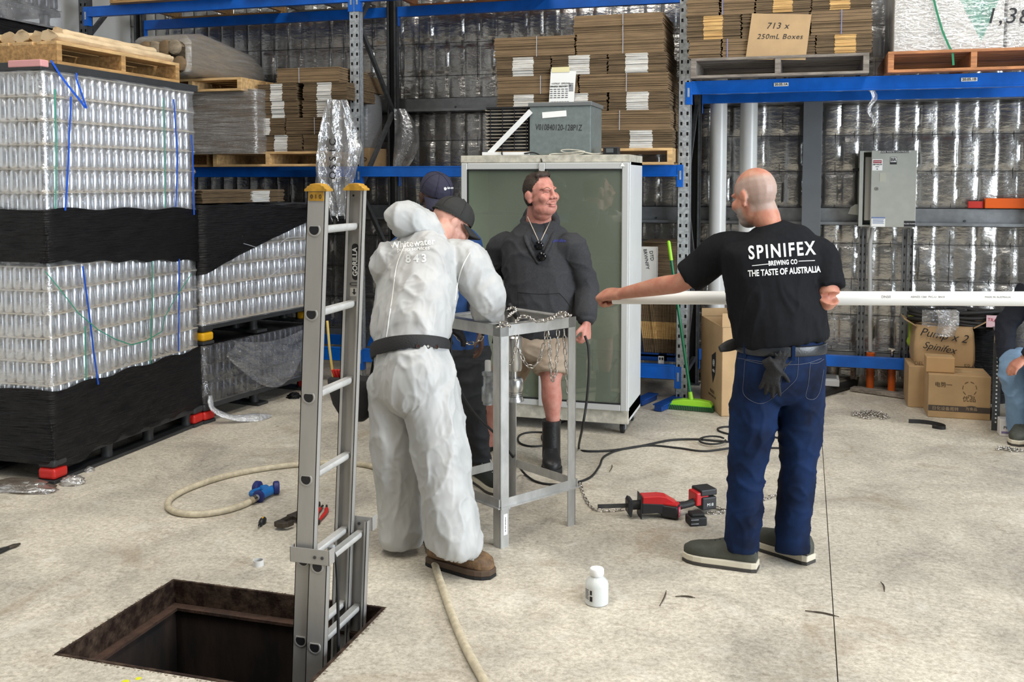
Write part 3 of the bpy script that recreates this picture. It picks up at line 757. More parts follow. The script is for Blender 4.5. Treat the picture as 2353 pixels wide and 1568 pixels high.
def plastic_pallet(t, M, x0, x1, y0, y1, z0, h, cornerm, corners, name='plastic_pallet'):
    """black plastic pallet in local frame M; returns the deck part"""
    mb = MB(M); mb.box(x0, x1, y0, y1, z0 + h * .72, z0 + h)
    for k in range(14):
        y = y0 + (y1 - y0) * (k + .5) / 14; mb.box(x0 - .003, x1 + .003, y - .004, y + .004, z0 + h * .74, z0 + h * .98)
    p = mb.build(name, M_pal, t, bevel=.004)
    for sx in (x0 + .06, (x0 + x1) / 2, x1 - .06):
        MB(M).box(sx - .06, sx + .06, y0 + .01, y1 - .01, z0, z0 + h * .14).build('runner', M_pal, p)
        for sy in (y0 + .10, y0 + (y1 - y0) * .36, y0 + (y1 - y0) * .64, y1 - .10):
            MB(M).lathe([(.038, z0 + h * .14), (.034, z0 + h * .4), (.040, z0 + h * .73)], 14, Matrix.Translation((sx, sy, 0))).build('leg_post', M_pal, p, smooth=50)
    for (cx_, cy_) in corners:
        m2 = MB(M); xx = x1 if cx_ > 0 else x0; yy = y0 if cy_ < 0 else y1; s = .105
        ax, bx = sorted((xx + .012 * cx_, xx - s * cx_)); ay, by = sorted((yy + .012 * cy_, yy - s * cy_))
        m2.box(ax, bx, ay, by, z0 + h * .16, z0 + h * .62); m2.build('corner_bumper', cornerm, p, bevel=.02, seg=4)
        m3 = MB(M); m3.box(ax, bx, ay, by, z0, z0 + h * .155); m3.build('corner_foot', M_pal, p, bevel=.004)
        m4 = MB(M); m4.box(ax, bx, ay, by, z0 + h * .625, z0 + h * .99); m4.build('corner_block', M_pal, p, bevel=.02, seg=4)
    return p
# ---- stack 1 (nearest): lower and upper load
X1, X0 = -4.075, -5.20; Y0P, Y1P = 4.56, 5.965
st1 = thing('wrapped_can_pallet', 'lower wrapped can pallet nearest the camera, banded in black film, red corner feet', 'can pallet', (-4.6, 5.26, 0))
I4 = Matrix.Identity(4)
plastic_pallet(st1, I4, X0, X1 + .015, Y0P - .015, Y1P + .015, 0, .145, M_red, ((1, -1), (1, 1)))
up1 = thing('wrapped_can_pallet', 'upper wrapped can pallet with loose blue straps, under the timber pallet', 'can pallet', (-4.6, 5.26, 1.225))
plastic_pallet(up1, I4, X0, X1 + .01, Y0P - .01, Y1P + .01, 1.38, .13, M_red, ())
TOPZ = {}
def load(t, zbase, tiers, sid, vis):
    for k in range(tiers + 1):
        z = zbase + k * TIERH
        if k >= vis - 1 or k == tiers:
            s = MB().box(X0, X1 + .006, Y0P - .006, Y1P + .006, z, z + .004).build('tier_sheet', M_tier, t)
        if k == tiers: break
        ny = int((Y1P - Y0P) / CANP)
        for j in range(ny):
            cans.append((0 if k >= vis else 2, X1 - .033, Y0P + .034 + j * CANP, z + .005, 0, sid))
        for i in range(1, 11):
            cans.append((1 + i * .05 if k >= vis else 3, X1 - .033 - i * CANP, Y0P + .034, z + .005, 0, sid))
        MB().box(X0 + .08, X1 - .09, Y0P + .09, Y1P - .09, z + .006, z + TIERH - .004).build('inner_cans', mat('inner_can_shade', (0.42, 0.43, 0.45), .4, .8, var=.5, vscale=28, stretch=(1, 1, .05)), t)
load(st1, .148, 8, 0, 2)
load(up1, 1.515, 6, 1, 0)
path1 = roundrect(X0 - .01, X1 + .012, Y0P - .012, Y1P + .012, .035, .022)
def tierbulge(zbase, a=.010):
    def f(u, v, x, y, z):
        k = ((z - zbase) / TIERH) % 1.0; d = min(k, 1 - k) * TIERH
        return a * math.exp(-(d / .010) ** 2) + .003 * noise.noise(V((x * 30, y * 30, z * 20)))
    return f
wrapring(path1, .50, 1.30, 60, .005, 1, tierbulge(.148)).build('clear_film', M_film1, st1, smooth=70)
wrapring(path1, 1.50, 2.345, 66, .006, 2, tierbulge(1.515, .014)).build('clear_film', M_film1, up1, smooth=70)
def crumple(amp, f1=5, f2=26):
    def f(u, v, x, y, z):
        s = (x + y) ; return amp * (noise.noise(V((s * f1 + z * 3, z * f2, 1.7))) + .6 * noise.noise(V((s * f1 * 2.3 - z * 8, z * f2 * 2.2, 5))) ) + .022
    return f
def zlow(u): return 0.05 + .03 * math.sin(u * 19)
def edge(path, fn):
    n = len(path); return lambda u: fn(*path[int(round(u * n)) % n])
yfr = lambda y: (y - Y0P) / (Y1P - Y0P)
wrapring(path1, edge(path1, lambda x, y: .108 + .035 * max(0, yfr(y)) ** .8 + .010 * math.sin(y * 31) - .05 * math.exp(-((yfr(y) - .12) / .06) ** 2)), edge(path1, lambda x, y: .535 + .02 * yfr(y) + .01 * math.sin(y * 17 + x * 9)), 34, .006, 3, crumple(.009)).build('black_film_band', M_blackfilm, st1, smooth=70)
wrapring(path1, edge(path1, lambda x, y: 1.27 - .105 * max(0, yfr(y)) + .008 * math.sin(y * 23)), edge(path1, lambda x, y: 1.565 - .035 * max(0, yfr(y)) + .008 * math.sin(y * 13 + x * 7)), 24, .006, 4, crumple(.008)).build('black_film_band', M_blackfilm, up1, smooth=70)
# gathered film knot at the near corner
for (p, zc, t) in (((X1 + .012, Y0P - .012), .30, st1), ((X1 + .012, Y0P - .012), 1.42, up1)):
    k = MB(); rn = random.Random(4)
    for i in range(7):
        a = rn.uniform(-.03, .03); b = rn.uniform(-.02, .04)
        k.tube(catmull([(p[0] - .02 + a, p[1] + b, zc - .16), (p[0] + .004 + a * .3, p[1] - .004 + b * .2, zc - .05), (p[0] - .004 + b * .4, p[1] - .002 + a * .3, zc + .04), (p[0] - .025 + b, p[1] + .03 + a, zc + .13)], 5), [.004 + .006 * rn.random() for _ in range(16)], 6)
    k.build('film_knot', M_blackfilm, t, smooth=60)
# straps down the long face
def strapline(pts, m, t, w=.013, name='strap', th=.0016, up=(1, 0, 0)):
    mb = MB()
    for a, b in zip(pts[:-1], pts[1:]): mb.bar(a, b, w, th, up=up)
    return mb.build(name, m, t)
def faceX(px, py, off=.018): return WX(px, py, X1 + .012 + off)
strapline([faceX(px, py) for px, py in ((163, 222), (160, 300), (156, 390), (150, 484))], M_bstrap, up1)
strapline([faceX(px, py) for px, py in ((399, 228), (404, 300), (408, 360), (404, 476))], M_bstrap, up1)
strapline([faceX(px, py) for px, py in ((126, 205), (129, 320), (128, 480))], M_gstrap, up1, .010)
strapline([faceX(px, py) for px, py in ((376, 225), (378, 350), (380, 478))], M_gstrap, up1, .008)
strapline([faceX(px, py) for px, py in ((190, 612), (205, 720), (214, 800), (226, 884))], M_bstrap, st1)
strapline([faceX(px, py) for px, py in ((412, 595), (411, 700), (410, 808))], M_bstrap, st1)
strapline([faceX(px, py) for px, py in ((196, 750), (198, 886))], M_gstrap, st1, .010)
strapline([faceX(px, py) for px, py in ((350, 600), (350, 700), (345, 842))], M_gstrap, st1, .010)
strapline([faceX(px, py, .022) for px, py in ((104, 624), (140, 668), (180, 720), (225, 758), (265, 780), (302, 793), (335, 784), (372, 762), (378, 730), (400, 690), (440, 630))], M_gstrap, st1, .006)
# loose blue strap ends of the upper load
def loose(pts, nm):
    P = [WX(px, py, X1 + ox) for px, py, ox in pts]; strapline(P, M_bstrap, up1, .014)
loose([(117, 139, .02), (140, 175, .03), (165, 208, .045), (185, 232, .05), (196, 248, .05)], 'a')
loose([(176, 168, .02), (175, 180, .03), (184, 205, .05), (191, 226, .05), (199, 249, .05)], 'b')
tb = [WX(px, py, X1 + .03) for px, py in ((440, 310), (443, 360), (444, 420), (446, 494))]
strapline(tb, M_bstrap, up1, .014)
# black top frame with a pink corner
MB().box(X0 - .02, X1 + .02, Y0P - .03, Y1P + .04, 2.338, 2.382).build('top_frame', M_pal, up1, bevel=.004)
pk = MB().box(X1 - .20, X1 + .024, Y0P - .034, Y0P + .03, 2.352, 2.392).build('pink_corner', mat('faded_red_plastic', (0.62, 0.30, 0.30), .5), up1, bevel=.006)
# ---- timber pallet and paper rolls on top
tp = wooden_pallet(-5.25 + .575 - .575, -4.10, 4.70, 5.86, 2.385, .135, M_wood, 'pine pallet tilted with kraft paper rolls on top of the can stack', None, rot=math.pi / 2, deckm=M_woodlight)
M_roll = mat('tan_paper', (0.62, 0.47, 0.29), .75, var=.2, vscale=8, bump=.25, bscale=18)
rn = random.Random(21)
zt = 2.385 + .137
spots = [(-4.17, 4.72, 1.12, .030, 0, 'nearest the edge'), (-4.26, 4.74, 1.0, .030, .0, 'second from the edge'), (-4.36, 4.72, 1.1, .034, 0, 'third from the edge'), (-4.47, 4.76, 1.0, .032, 0, 'fourth from the edge'), (-4.58, 4.73, 1.1, .034, 0, 'fifth from the edge'), (-4.31, 4.95, .9, .028, .058, 'lying on top of the others')]
for (x, y, L_, r, dz, w) in spots:
    m = MB(); N = 26; rings = []
    sx = rn.uniform(0, 9)
    for i in range(N + 1):
        t = i / N; yy = y + L_ * t
        q = 1.0
        if t < .06: q = .55 + .45 * (t / .06) if t > .02 else 1.25 - 30 * t
        rr = [];
        for k in range(24):
            a = 2 * math.pi * k / 24; rad = r * q * (1 + .26 * noise.noise(V((math.cos(a) * 2 + sx, math.sin(a) * 2, t * 9))))
            rr.append((x + math.cos(a) * rad * 1.35 + .01 * noise.noise(V((t * 3, sx, 0))), yy + (.02 * noise.noise(V((a, sx, 2))) if t < .02 else 0), zt + dz + r * .95 + math.sin(a) * rad * .95))
        rings.append(rr)
    m.loft(rings); tag(m.build('paper_roll', M_roll, None, smooth=50), 'crumpled kraft paper roll %s on the pine pallet' % w, 'paper roll', 'kraft paper rolls on the pine pallet')
# ---- stack 2 behind, turned clockwise
A2, B2 = WZ(470, 975), WZ(688, 905)
d2 = (B2 - A2); L2 = 1.32; a2 = math.atan2(d2.y, d2.x)
M2 = Matrix.Translation((A2.x, A2.y, 0)) @ Matrix.Rotation(a2, 4, 'Z')
def st2thing(nm, lab, z): 
    t = bpy.data.objects.new(nm, None); COL.objects.link(t); t.location = (A2.x, A2.y, z); t.rotation_euler = (0, 0, a2); MW[t] = Matrix.Translation((A2.x, A2.y, z)) @ Matrix.Rotation(a2, 4, 'Z'); tag(t, lab, 'can pallet'); return t
D2 = .75
lo2 = st2thing('wrapped_can_pallet', 'low pallet of dark cans in torn clear film behind the first stack', 0)
hi2 = st2thing('wrapped_can_pallet', 'leaning pallet of silver cans under a slanted black film cover', .57)
plastic_pallet(lo2, M2, 0, L2, 0, D2, 0, .14, M_red, ((-1, -1), (1, -1)))
plastic_pallet(hi2, M2, 0, L2, 0, D2, .565, .14, M_yellow, ((-1, -1), (1, -1)))
M_darkcan = mat('dark_can', (0.05, 0.05, 0.055), .3, .6)
dark = []
for k in range(3):
    MB(M2).box(.0, L2, .0, D2, .141 + k * TIERH, .145 + k * TIERH).build('tier_sheet', M_pal, lo2)
    for j in range(int(L2 / CANP)): dark.append((M2 @ V((.035 + j * CANP, .035, .146 + k * TIERH)), j, k))
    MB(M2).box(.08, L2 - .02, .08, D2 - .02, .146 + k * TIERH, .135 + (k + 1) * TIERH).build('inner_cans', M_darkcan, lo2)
cv = np.array([v.co[:] for v in CAN.vertices]); cf = [tuple(p.vertices) for p in CAN.polygons]
def joined_cans(locs, sc=(1, 1, 1)):
    r = MB(); allv = []
    for c in locs:
        n = len(allv); allv.extend((cv * np.array(sc) + np.array(tuple(c))).tolist()); r.f.extend([tuple(i + n for i in f) for f in cf])
    r.v = allv; return r
o = joined_cans([d[0] for d in dark]).build('dark_cans', M_darkcan, lo2, smooth=50); o['kind'] = 'stuff'
def film_face(M, x0, x1, z0, z1, y, seed, amp=.012, name='clear_film', m=None, t=None, nx=50, nz=24, wrap=.15):
    def fn(u, v):
        s = x0 - wrap + (x1 - x0 + wrap) * u; z = z0 + (z1 - z0) * v
        w = amp * noise.noise(V((s * 5 + z * 4, z * 12, seed))) + .5 * amp * noise.noise(V((s * 22, z * 30, seed)))
        if s < x0: p = (x0 - .012 - w, y + (x0 - s), z)
        else: p = (s, y - .012 - w, z)
        return M @ V(p)
    return MB().grid(fn, nx, nz).build(name, m or M_film1, t, smooth=70)
film_face(M2, 0, L2, .14, .56, 0, 11, .012, t=lo2, m=film('clear_torn_film', (.95, .96, .98), .20, .07, .9, 24, (1, 1, 1), .12))
def flap(u, v):
    p = M2 @ V((.25 + 1.0 * u + .05 * math.sin(v * 5), -.035 - .05 * v * math.sin(u * 3.1) - .012 * noise.noise(V((u * 9, v * 9, 3))), .60 - (.10 + .32 * v) * (.35 + .75 * math.sin(u * 3.0)))); return p
MB().grid(flap, 40, 20).build('torn_film_flap', film('torn_film', (.9, .92, .95), .34, .08, 1.0, 16, (1, .6, 3), .14), lo2, smooth=70)
tail = catmull([M2 @ V(q) for q in ((.03, -.03, .20), (.02, -.06, .11), (.10, -.16, .04), (.24, -.26, .02), (.36, -.30, .015))], 6)
MB().tube(tail, [.022, .024, .03, .032, .03, .028, .03, .03, .034, .036, .034, .03, .034, .036, .04, .042, .045, .05, .05, .045, .04, .035, .03, .02, .01][:len(tail)], 10, flat=.45).build('film_tail', film('tail_film', (.9, .92, .95), .5, .15, .8, 50), lo2, smooth=60)
# silver cans: four tiers bulging outwards
for k in range(5):
    zb_ = .712 + k * TIERH; bow = .02 * k
    MB(M2).box(-.005, L2, -.004, D2, zb_ - .005, zb_ - .001).build('tier_sheet', M_tier, hi2)
    nrow = 19 if k < 4 else 19
    for j in range(nrow):
        x = .035 + j * .068; yb_ = .035 + .03 * math.sin(x * 2.2) * (k / 4.0)
        q = M2 @ V((x + .006 * math.sin(j * 2.1 + k), yb_, zb_)); cans.append((.5 if k < 4 else 2, q.x, q.y, q.z, .03 * math.sin(j * 1.7 + k * 2) * (k > 0), 2))
        if k < 4 and j % 1 == 0:
            q = M2 @ V((.035, .035 + (j % 8) * .067, zb_)) if j < 8 and j > 0 else None
            if q: cans.append((.9, q.x, q.y, q.z, 0, 2))
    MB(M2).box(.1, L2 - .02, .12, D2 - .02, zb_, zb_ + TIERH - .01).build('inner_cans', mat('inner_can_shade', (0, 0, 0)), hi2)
film_face(M2, 0, L2, .70, 1.42, 0, 23, .014, t=hi2, nx=60, nz=34)
# slanted black cover over the top
def cover(u, v):
    s = -.2 + (L2 + .2) * u; zt_ = 1.56 - .03 * u; zl_ = 1.06 + .36 * max(0, (s / L2)) ** .9
    if v < .5:
        z = zl_ + (zt_ - zl_) * (v / .5); yy = -.03 - .012 * noise.noise(V((s * 4 + z * 6, z * 24, 9))) - .008 * noise.noise(V((s * 11, z * 50, 2)))
    else: z = zt_ + .012 * noise.noise(V((s * 6, v * 9, 1))); yy = -.03 + D2 * ((v - .5) / .5)
    p = (s, yy, z) if s > 0 else (-.03 + yy * .3, -s, z)
    if s <= 0: p = (-.03 - .01 * noise.noise(V((s * 9, z * 30, 4))), -s + (yy + .03 if v > .5 else 0), z)
    return M2 @ V(p)
MB().grid(cover, 70, 40).build('black_film_cover', M_blackfilm, hi2, smooth=70)
MB(M2).box(.0, L2 - .02, .02, D2 - .02, 1.385, 1.545).build('load_top', M_pal, hi2)
# spiky loose wires over the cans
for k, pts in enumerate((((566, 652), (610, 640), (640, 620), (665, 590), (690, 585)), ((560, 560), (620, 574), (660, 548), (700, 545)))):
    P = []
    for px, py in pts:
        r_ = ray(px, py); n_ = M2.to_3x3() @ V((0, -1, 0)); p0 = M2 @ V((0, -.06, 0)); tt = (p0 - CC).dot(n_) / r_.dot(n_); P.append(CC + r_ * tt)
    MB().tube(catmull(P, 6), .0025, 6).build('loose_string', M_straplight, hi2, smooth=60)
# dark flat cartons on the black cover
cb = MB(); rn = random.Random(9)
for k in range(11):
    cb.box(.05 + rn.uniform(-.01, .01), .98 + rn.uniform(-.01, .01), .03 + rn.uniform(-.008, .008), .6, 1.563 + k * .0085, 1.569 + k * .0085)
cbt = st2thing('carton_bundle', 'dark flat carton bundle lying on the black film cover', 1.56); cbt['category'] = 'cardboard'
m_ = MB(M2); m_.v = [tuple(M2 @ V(p)) for p in cb.v]; m_.f = cb.f; m_.M = None
m_.build('sheets', M_kraftdark, cbt)
m_ = MB(M2)
for k in range(10): m_.box(.58 + rn.uniform(-.006, .006), .78, .014 + rn.uniform(-.004, .006), .2, 1.5635 + k * .0085, 1.5695 + k * .0085)
m_.build('printed_edges', M_printwhite, cbt)
# ---- place the cans: 300 single ones, the rest joined
cans.sort(key=lambda c: c[0])
GL = {0: ('silver can in the lower clear-wrapped load nearest the camera', 'cans in the lower near load'), 1: ('silver can in the upper clear-wrapped load with blue straps', 'cans in the upper near load'), 2: ('silver can in the leaning load under the slanted black film', 'cans in the leaning load')}
for c in cans[:300]:
    o = bpy.data.objects.new('drink_can', CAN); COL.objects.link(o); o.location = c[1:4]; o.rotation_euler = (c[4], c[4] * .6, 0)
    tag(o, GL[c[5]][0], 'can', GL[c[5]][1])
rest = joined_cans([c[1:4] for c in cans[300:] if c[0] < 2.5])
o = rest.build('drink_cans', M_can, None, smooth=50); tag(o, 'remaining silver cans on the hidden faces of the wrapped loads', 'cans', None, 'stuff')
# ---- further stack at the left edge of the picture
XE = -5.35
ye = WX(140, 40, XE).y
far = thing('wrapped_can_pallet', 'dark film-wrapped can pallet at the top left corner by the white wall', 'can pallet', (XE - .5, ye - .7, 0))
zb3 = WX(143, 64, XE).z
plastic_pallet(far, I4, XE - 1.1, XE, ye - 1.4, ye, zb3 - .02, .13, M_pal, ())
for k in range(4): MB().box(XE - 1.1, XE + .004, ye - 1.4, ye + .004, zb3 + .115 + k * .165, zb3 + .119 + k * .165).build('tier_sheet', M_pal, far)
o = joined_cans([(XE - .036, ye - .04 - j * .075, zb3 + .12 + k * .165) for k in range(4) for j in range(14)], (1.1, 1.1, 1.3)).build('dark_cans', M_darkcan, far, smooth=50); o['kind'] = 'stuff'
MB().box(XE - 1.1, XE - .08, ye - 1.4, ye - .08, zb3 + .12, zb3 + .78).build('inner_cans', M_darkcan, far)
wrapring(roundrect(XE - 1.11, XE + .014, ye - 1.41, ye + .014, .03, .03), zb3 - .02, zb3 + .8, 26, .01, 8).build('clear_film', M_film1, far, smooth=70)
# the black-wrapped loads that carry it, mostly hidden
for k, (z0_, z1_) in enumerate(((.0, 1.25), (1.25, zb3 - .02))):
    MB().box(XE - 1.1, XE, ye - 1.4, ye, z0_ + .13, z1_).build('black_wrapped_load', M_blackfilm, far, bevel=.02)
    plastic_pallet(far, I4, XE - 1.1, XE, ye - 1.4, ye, z0_, .13, M_pal, ())
# ---- film-wrapped stack and bundle on the left shelf
YW = 7.30
xa_, xb_ = WY(330, 300, YW).x, WY(588, 300, YW).x
zt2 = WY(500, 212, YW).z
ws = thing('wrapped_carton_stack', 'brown carton stack tightly wrapped in clear film on the left shelf', 'carton stack', ((xa_ + xb_) / 2, YW + .5, SHELF + PH))
m = MB(); rn = random.Random(6); n = 36
for k in range(n):
    z = SHELF + PH + (zt2 - SHELF - PH) * k / n; dz = (zt2 - SHELF - PH) / n
    m.box(xa_ + rn.uniform(0, .012), xb_ - rn.uniform(0, .012), YW + rn.uniform(0, .008), YW + .95, z, z + dz * .85)
m.box(xa_ + .02, xb_ - .02, YW + .02, YW + .93, SHELF + PH, zt2)
m.build('sheets', M_kraftdark, ws)
M_film2 = film('dusty_clear_film', (.93, .92, .90), .38, .16, .7, 18, (.5, .5, 7), .3)
wrapring(roundrect(xa_ - .01, xb_ + .014, YW - .014, YW + .96, .03, .03), SHELF + PH - .02, zt2 + .02, 26, .008, 5).build('clear_film', M_film2, ws, smooth=70)
wooden_pallet(xa_ + .02, xb_ - .1, YW - .05, YW + .9, zt2 + .004, .11, M_woodlight, 'small pine pallet under the domed film-wrapped paper bundle', None)
zb4 = zt2 + .116
def bring(Y, pl, pr, ptop, rnd_, seed, f=1.0):
    xl = WY(pl, 200, Y).x; xr = WY(pr, 200, Y).x; zt_ = WY((pl + pr) / 2, ptop, Y).z; cx_ = (xl + xr) / 2; hw = (xr - xl) / 2 * f; hh = (zt_ - zb4) / 2 * f; cz = (zt_ + zb4) / 2; out = []
    for k in range(32):
        a = 2 * math.pi * k / 32; c, s = math.cos(a), math.sin(a); e = rnd_
        rx = math.copysign(abs(c) ** e, c); rz = math.copysign(abs(s) ** e, s)
        w = 1 + .035 * noise.noise(V((c * 3 + seed, s * 3, Y * 4)))
        out.append((cx_ + rx * hw * w, Y, cz + rz * hh * w))
    return out
rings = [bring(6.98, 315, 432, 92, .35, 1, .93), bring(7.0, 312, 440, 82, .35, 1), bring(7.3, 345, 478, 80, .35, 2), bring(7.7, 385, 530, 100, .4, 3), bring(8.1, 430, 585, 125, .45, 4), bring(8.35, 460, 606, 150, .5, 5), bring(8.42, 470, 600, 160, .5, 5, .9)]
bun = thing('paper_bundle', 'domed bundle of paper rolls under wrinkled clear film on the left shelf', 'bundle', ((rings[2][0][0]), 7.6, zb4))
MB().loft(rings).build('rolled_paper', mat('dull_paper', (0.36, 0.29, 0.20), .8, var=.35, vscale=9, stretch=(1, .3, 3), bump=.5, bscale=12), bun, smooth=50)
def grow(r, g):
    cx_ = sum(p[0] for p in r) / len(r); cz = sum(p[2] for p in r) / len(r); return [(cx_ + (p[0] - cx_) * g + .006 * noise.noise(V((i, p[1] * 9, 3))), p[1], cz + (p[2] - cz) * g + .006 * noise.noise(V((i * .7, p[1] * 9, 7)))) for i, p in enumerate(r)]
rf = []
for a, b in zip(rings[:-1], rings[1:]):
    for k in range(5): rf.append([tuple(V(p).lerp(V(q), k / 5)) for p, q in zip(a, b)])
rf.append(rings[-1])
MB().loft([grow(r, 1.03) for r in rf]).build('clear_film', M_film2, bun, smooth=60)
for k in range(9):
    row = k // 5; t = .10 + .20 * (k % 5) + .1 * row; c = V(rings[0][0]).lerp(V(rings[0][16]), min(.9, t)); c.z = zb4 + .09 + .13 * row
    rr_ = .055; pr = []
    for i in range(5):
        yy = (-.035, -.03, .0, .06, .12)[i]; g = (.78, .95, 1.0, 1.0, .9)[i]
        pr.append([(c.x + math.cos(a) * rr_ * g * (1 + .2 * noise.noise(V((math.cos(a) * 2 + k, math.sin(a) * 2, yy * 20)))), c.y + yy, c.z + math.sin(a) * rr_ * g * 1.1 * (1 + .2 * noise.noise(V((math.cos(a) * 2, math.sin(a) * 2 + k, 3))))) for a in [2 * math.pi * q / 20 for q in range(20)]])
    MB().loft(pr).build('roll_end', (M_kraftmid, MATS['dull_paper'])[k % 2], bun, smooth=50)
# ---- clear film hanging over the shelf edge
lef = [(230, 752), (300, 742), (350, 735), (420, 728), (470, 752), (510, 765)]; rig = [(230, 799), (300, 825), (340, 837), (400, 818), (470, 800), (510, 800)]
def ip(tab, y):
    for (y0, x0), (y1, x1) in zip(tab[:-1], tab[1:]):
        if y <= y1: return x0 + (x1 - x0) * (y - y0) / (y1 - y0)
    return tab[-1][1]
def hang(u, v):
    y = 230 + 280 * v - (18 * abs(math.sin(u * 7)) if v > .96 else 0); x = ip(lef, y) + (ip(rig, y) - ip(lef, y)) * u
    p = WY(x, y, 7.40); return p + V((0, -.03 - .022 * math.sin(u * 17 + 2 * math.sin(v * 5)) - .03 * noise.noise(V((u * 4, v * 5, 2))) - .012 * noise.noise(V((u * 16, v * 14, 6))), 0))
hf = MB().grid(hang, 48, 60).build('hanging_film', film('crinkled_film', (.95, .96, .97), .62, .10, 1.0, 30, (1, 1, .4), .35), None, smooth=70)
tag(hf, 'bunched clear plastic film hanging off the left shelf behind the ladder', 'film')
for i, ch in enumerate('OSSIC'):
    c = WY(765, 403 - i * 19, 7.315); text('lettering', ch, .085, c, (0, 0, 1), (-1, 0, .0), M_ink, hf, offset=.001)
# wrapped goods behind the middle frame, in the left bay
LX0, LX1, LY0, LY1 = -4.10, -3.69, 8.02, 8.40
bx = thing('brown_carton', 'brown carton marked in black behind the middle upright', 'box', ((LX0 + LX1) / 2, (LY0 + LY1) / 2, SHELF))
MB().box(LX0, LX1, LY0, LY1, SHELF + .006, SHELF + .17).build('carton_body', M_kraft, bx, bevel=.004)
text('lettering', 'Op', .075, (LX1 - .07, LY0 - .002, SHELF + .075), (1, 0, 0), (0, 0, 1), M_ink, bx)
sk = MB()
def sackring(z, g):
    out = []
    for k in range(28):
        a = 2 * math.pi * k / 28; c, s = math.cos(a), math.sin(a)
        out.append(((LX0 + LX1) / 2 + math.copysign(abs(c) ** .5, c) * .20 * g * (1 + .06 * noise.noise(V((c * 2, s * 2, z * 5)))), (LY0 + LY1) / 2 + math.copysign(abs(s) ** .5, s) * .185 * g, z))
    return out
sk.loft([sackring(SHELF + .172, .96), sackring(SHELF + .2, 1.0), sackring(SHELF + .45, 1.02), sackring(SHELF + .62, 1.0), sackring(SHELF + .66, .9)])
tag(sk.build('wrapped_load', mat('grey_film_wrap', (0.24, 0.24, 0.245), .3, bump=.6, bscale=14, stretch=(1, 1, 3)), None, smooth=60), 'grey film-wrapped load on the brown carton behind the middle upright', 'load')
tag(MB().box(LX0 + .01, LX1 - .02, LY0 + .01, LY1, SHELF + .664, SHELF + .80).build('brown_carton', M_kraftmid, None, bevel=.004), 'dark brown carton on top of the grey film-wrapped load', 'box')
def flim(u, v):
    return WY(905 + 60 * u * math.sin(.4 + v * 2.4), 250 + 150 * v, 8.3) + V((0, .02 * math.sin(u * 8 + v * 5), 0))
tag(MB().grid(flim, 10, 24).build('film_scrap', film('dusty_film', (.75, .76, .78), .45, .2, .6, 30), None, smooth=70), 'torn film scrap hanging right of the dark rear upright', 'film')
# ================================================================== glass-door fridge with condensing unit
M_frame = mat('fridge_white', (0.66, 0.67, 0.66), .35, var=.05, vscale=6)
M_alframe = mat('door_frame_silver', (0.52, 0.53, 0.52), .4, .2)
M_dirty = mat('yellowed_white', (0.58, 0.55, 0.46), .5, var=.35, vscale=16, bump=.1)
M_glass = film('green_tinted_glass', (.62, .68, .56), .30, .03, .02, 2, (1, 1, 1), .62)
M_liner = mat('fridge_liner', (0.33, 0.36, 0.29), .6, var=.2, vscale=2)
FL, FR_, FY, FYB, FZ0, FZ1 = -2.305, -1.115, 6.50, 7.04, .085, 1.875
fr = thing('glass_door_fridge', 'tall white two-door glass display fridge on castors behind the person in the hoodie', 'fridge', ((FL + FR_) / 2, (FY + FYB) / 2, 0))
b = MB(); t = .05
b.box(FL, FL + t, FY + .06, FYB, FZ0, FZ1); b.box(FR_ - t, FR_, FY + .04, FYB, FZ0 + .02, FZ1); b.box(FL, FR_, FY + .06, FYB, FZ1 - .05, FZ1); b.box(FL, FR_, FY + .06, FYB, FZ0, FZ0 + .10)
body = b.build('cabinet_body', M_frame, fr, bevel=.004)
MB().box(FL + t, FR_ - t, FYB - .04, FYB, FZ0 + .10, FZ1 - .05).build('back_liner', M_liner, fr)
MB().box(FL + t, FR_ - t, FY + .08, FYB - .04, FZ0 + .10, FZ0 + .13).build('inner_floor', M_liner, fr)
MB().box(FL, FR_ + .001, FY + .02, FYB, FZ1 - .028, FZ1 + .022).build('header', M_dirty, fr, bevel=.004)
MB().box(FL, FR_, FY + .03, FY + .08, FZ0 - .01, FZ0 + .085).build('kick_panel', M_dirty, fr, bevel=.004)
XM = WY(1247, 500, FY).x
for (x0, x1, yo) in ((FL + .005, XM + .03, .012), (XM - .03, FR_ - .005, 0)):
    d = thing.__wrapped__ if False else None
    ya, yb = FY + yo, FY + yo + .03; w = .045
    m = MB(); z0, z1 = FZ0 + .085, FZ1 - .03
    m.box(x0, x0 + w, ya, yb, z0, z1); m.box(x1 - w, x1, ya, yb, z0, z1); m.box(x0 + w, x1 - w, ya, yb, z1 - w, z1); m.box(x0 + w, x1 - w, ya, yb, z0, z0 + w)
    dr = m.build('glass_door', M_alframe, fr, bevel=.006, seg=3)
    MB().box(x0 + w, x1 - w, ya + .012, ya + .018, z0 + w, z1 - w).build('pane', M_glass, dr)
    g = MB(); gs_ = .008
    g.box(x0 + w, x0 + w + gs_, ya - .001, ya + .012, z0 + w, z1 - w); g.box(x0 + w, x1 - w, ya - .001, ya + .012, z0 + w, z0 + w + gs_); g.box(x0 + w, x1 - w, ya - .001, ya + .012, z1 - w - gs_, z1 - w)
    g.build('gasket', M_black, dr)
for k in range(4):
    z = .5 + k * .33; m = MB()
    for i in range(14): m.cyl((FL + .07, FY + .12 + i * .027, z), (FR_ - .07, FY + .12 + i * .027, z), .0025, n=5)
    m.build('wire_shelf', M_galv_dark, fr)
MB().cyl((XM - .01, FY + .1, FZ1 - .1), (XM - .01, FY + .1, .5), .004, n=6).build('inner_cable', M_black, fr)
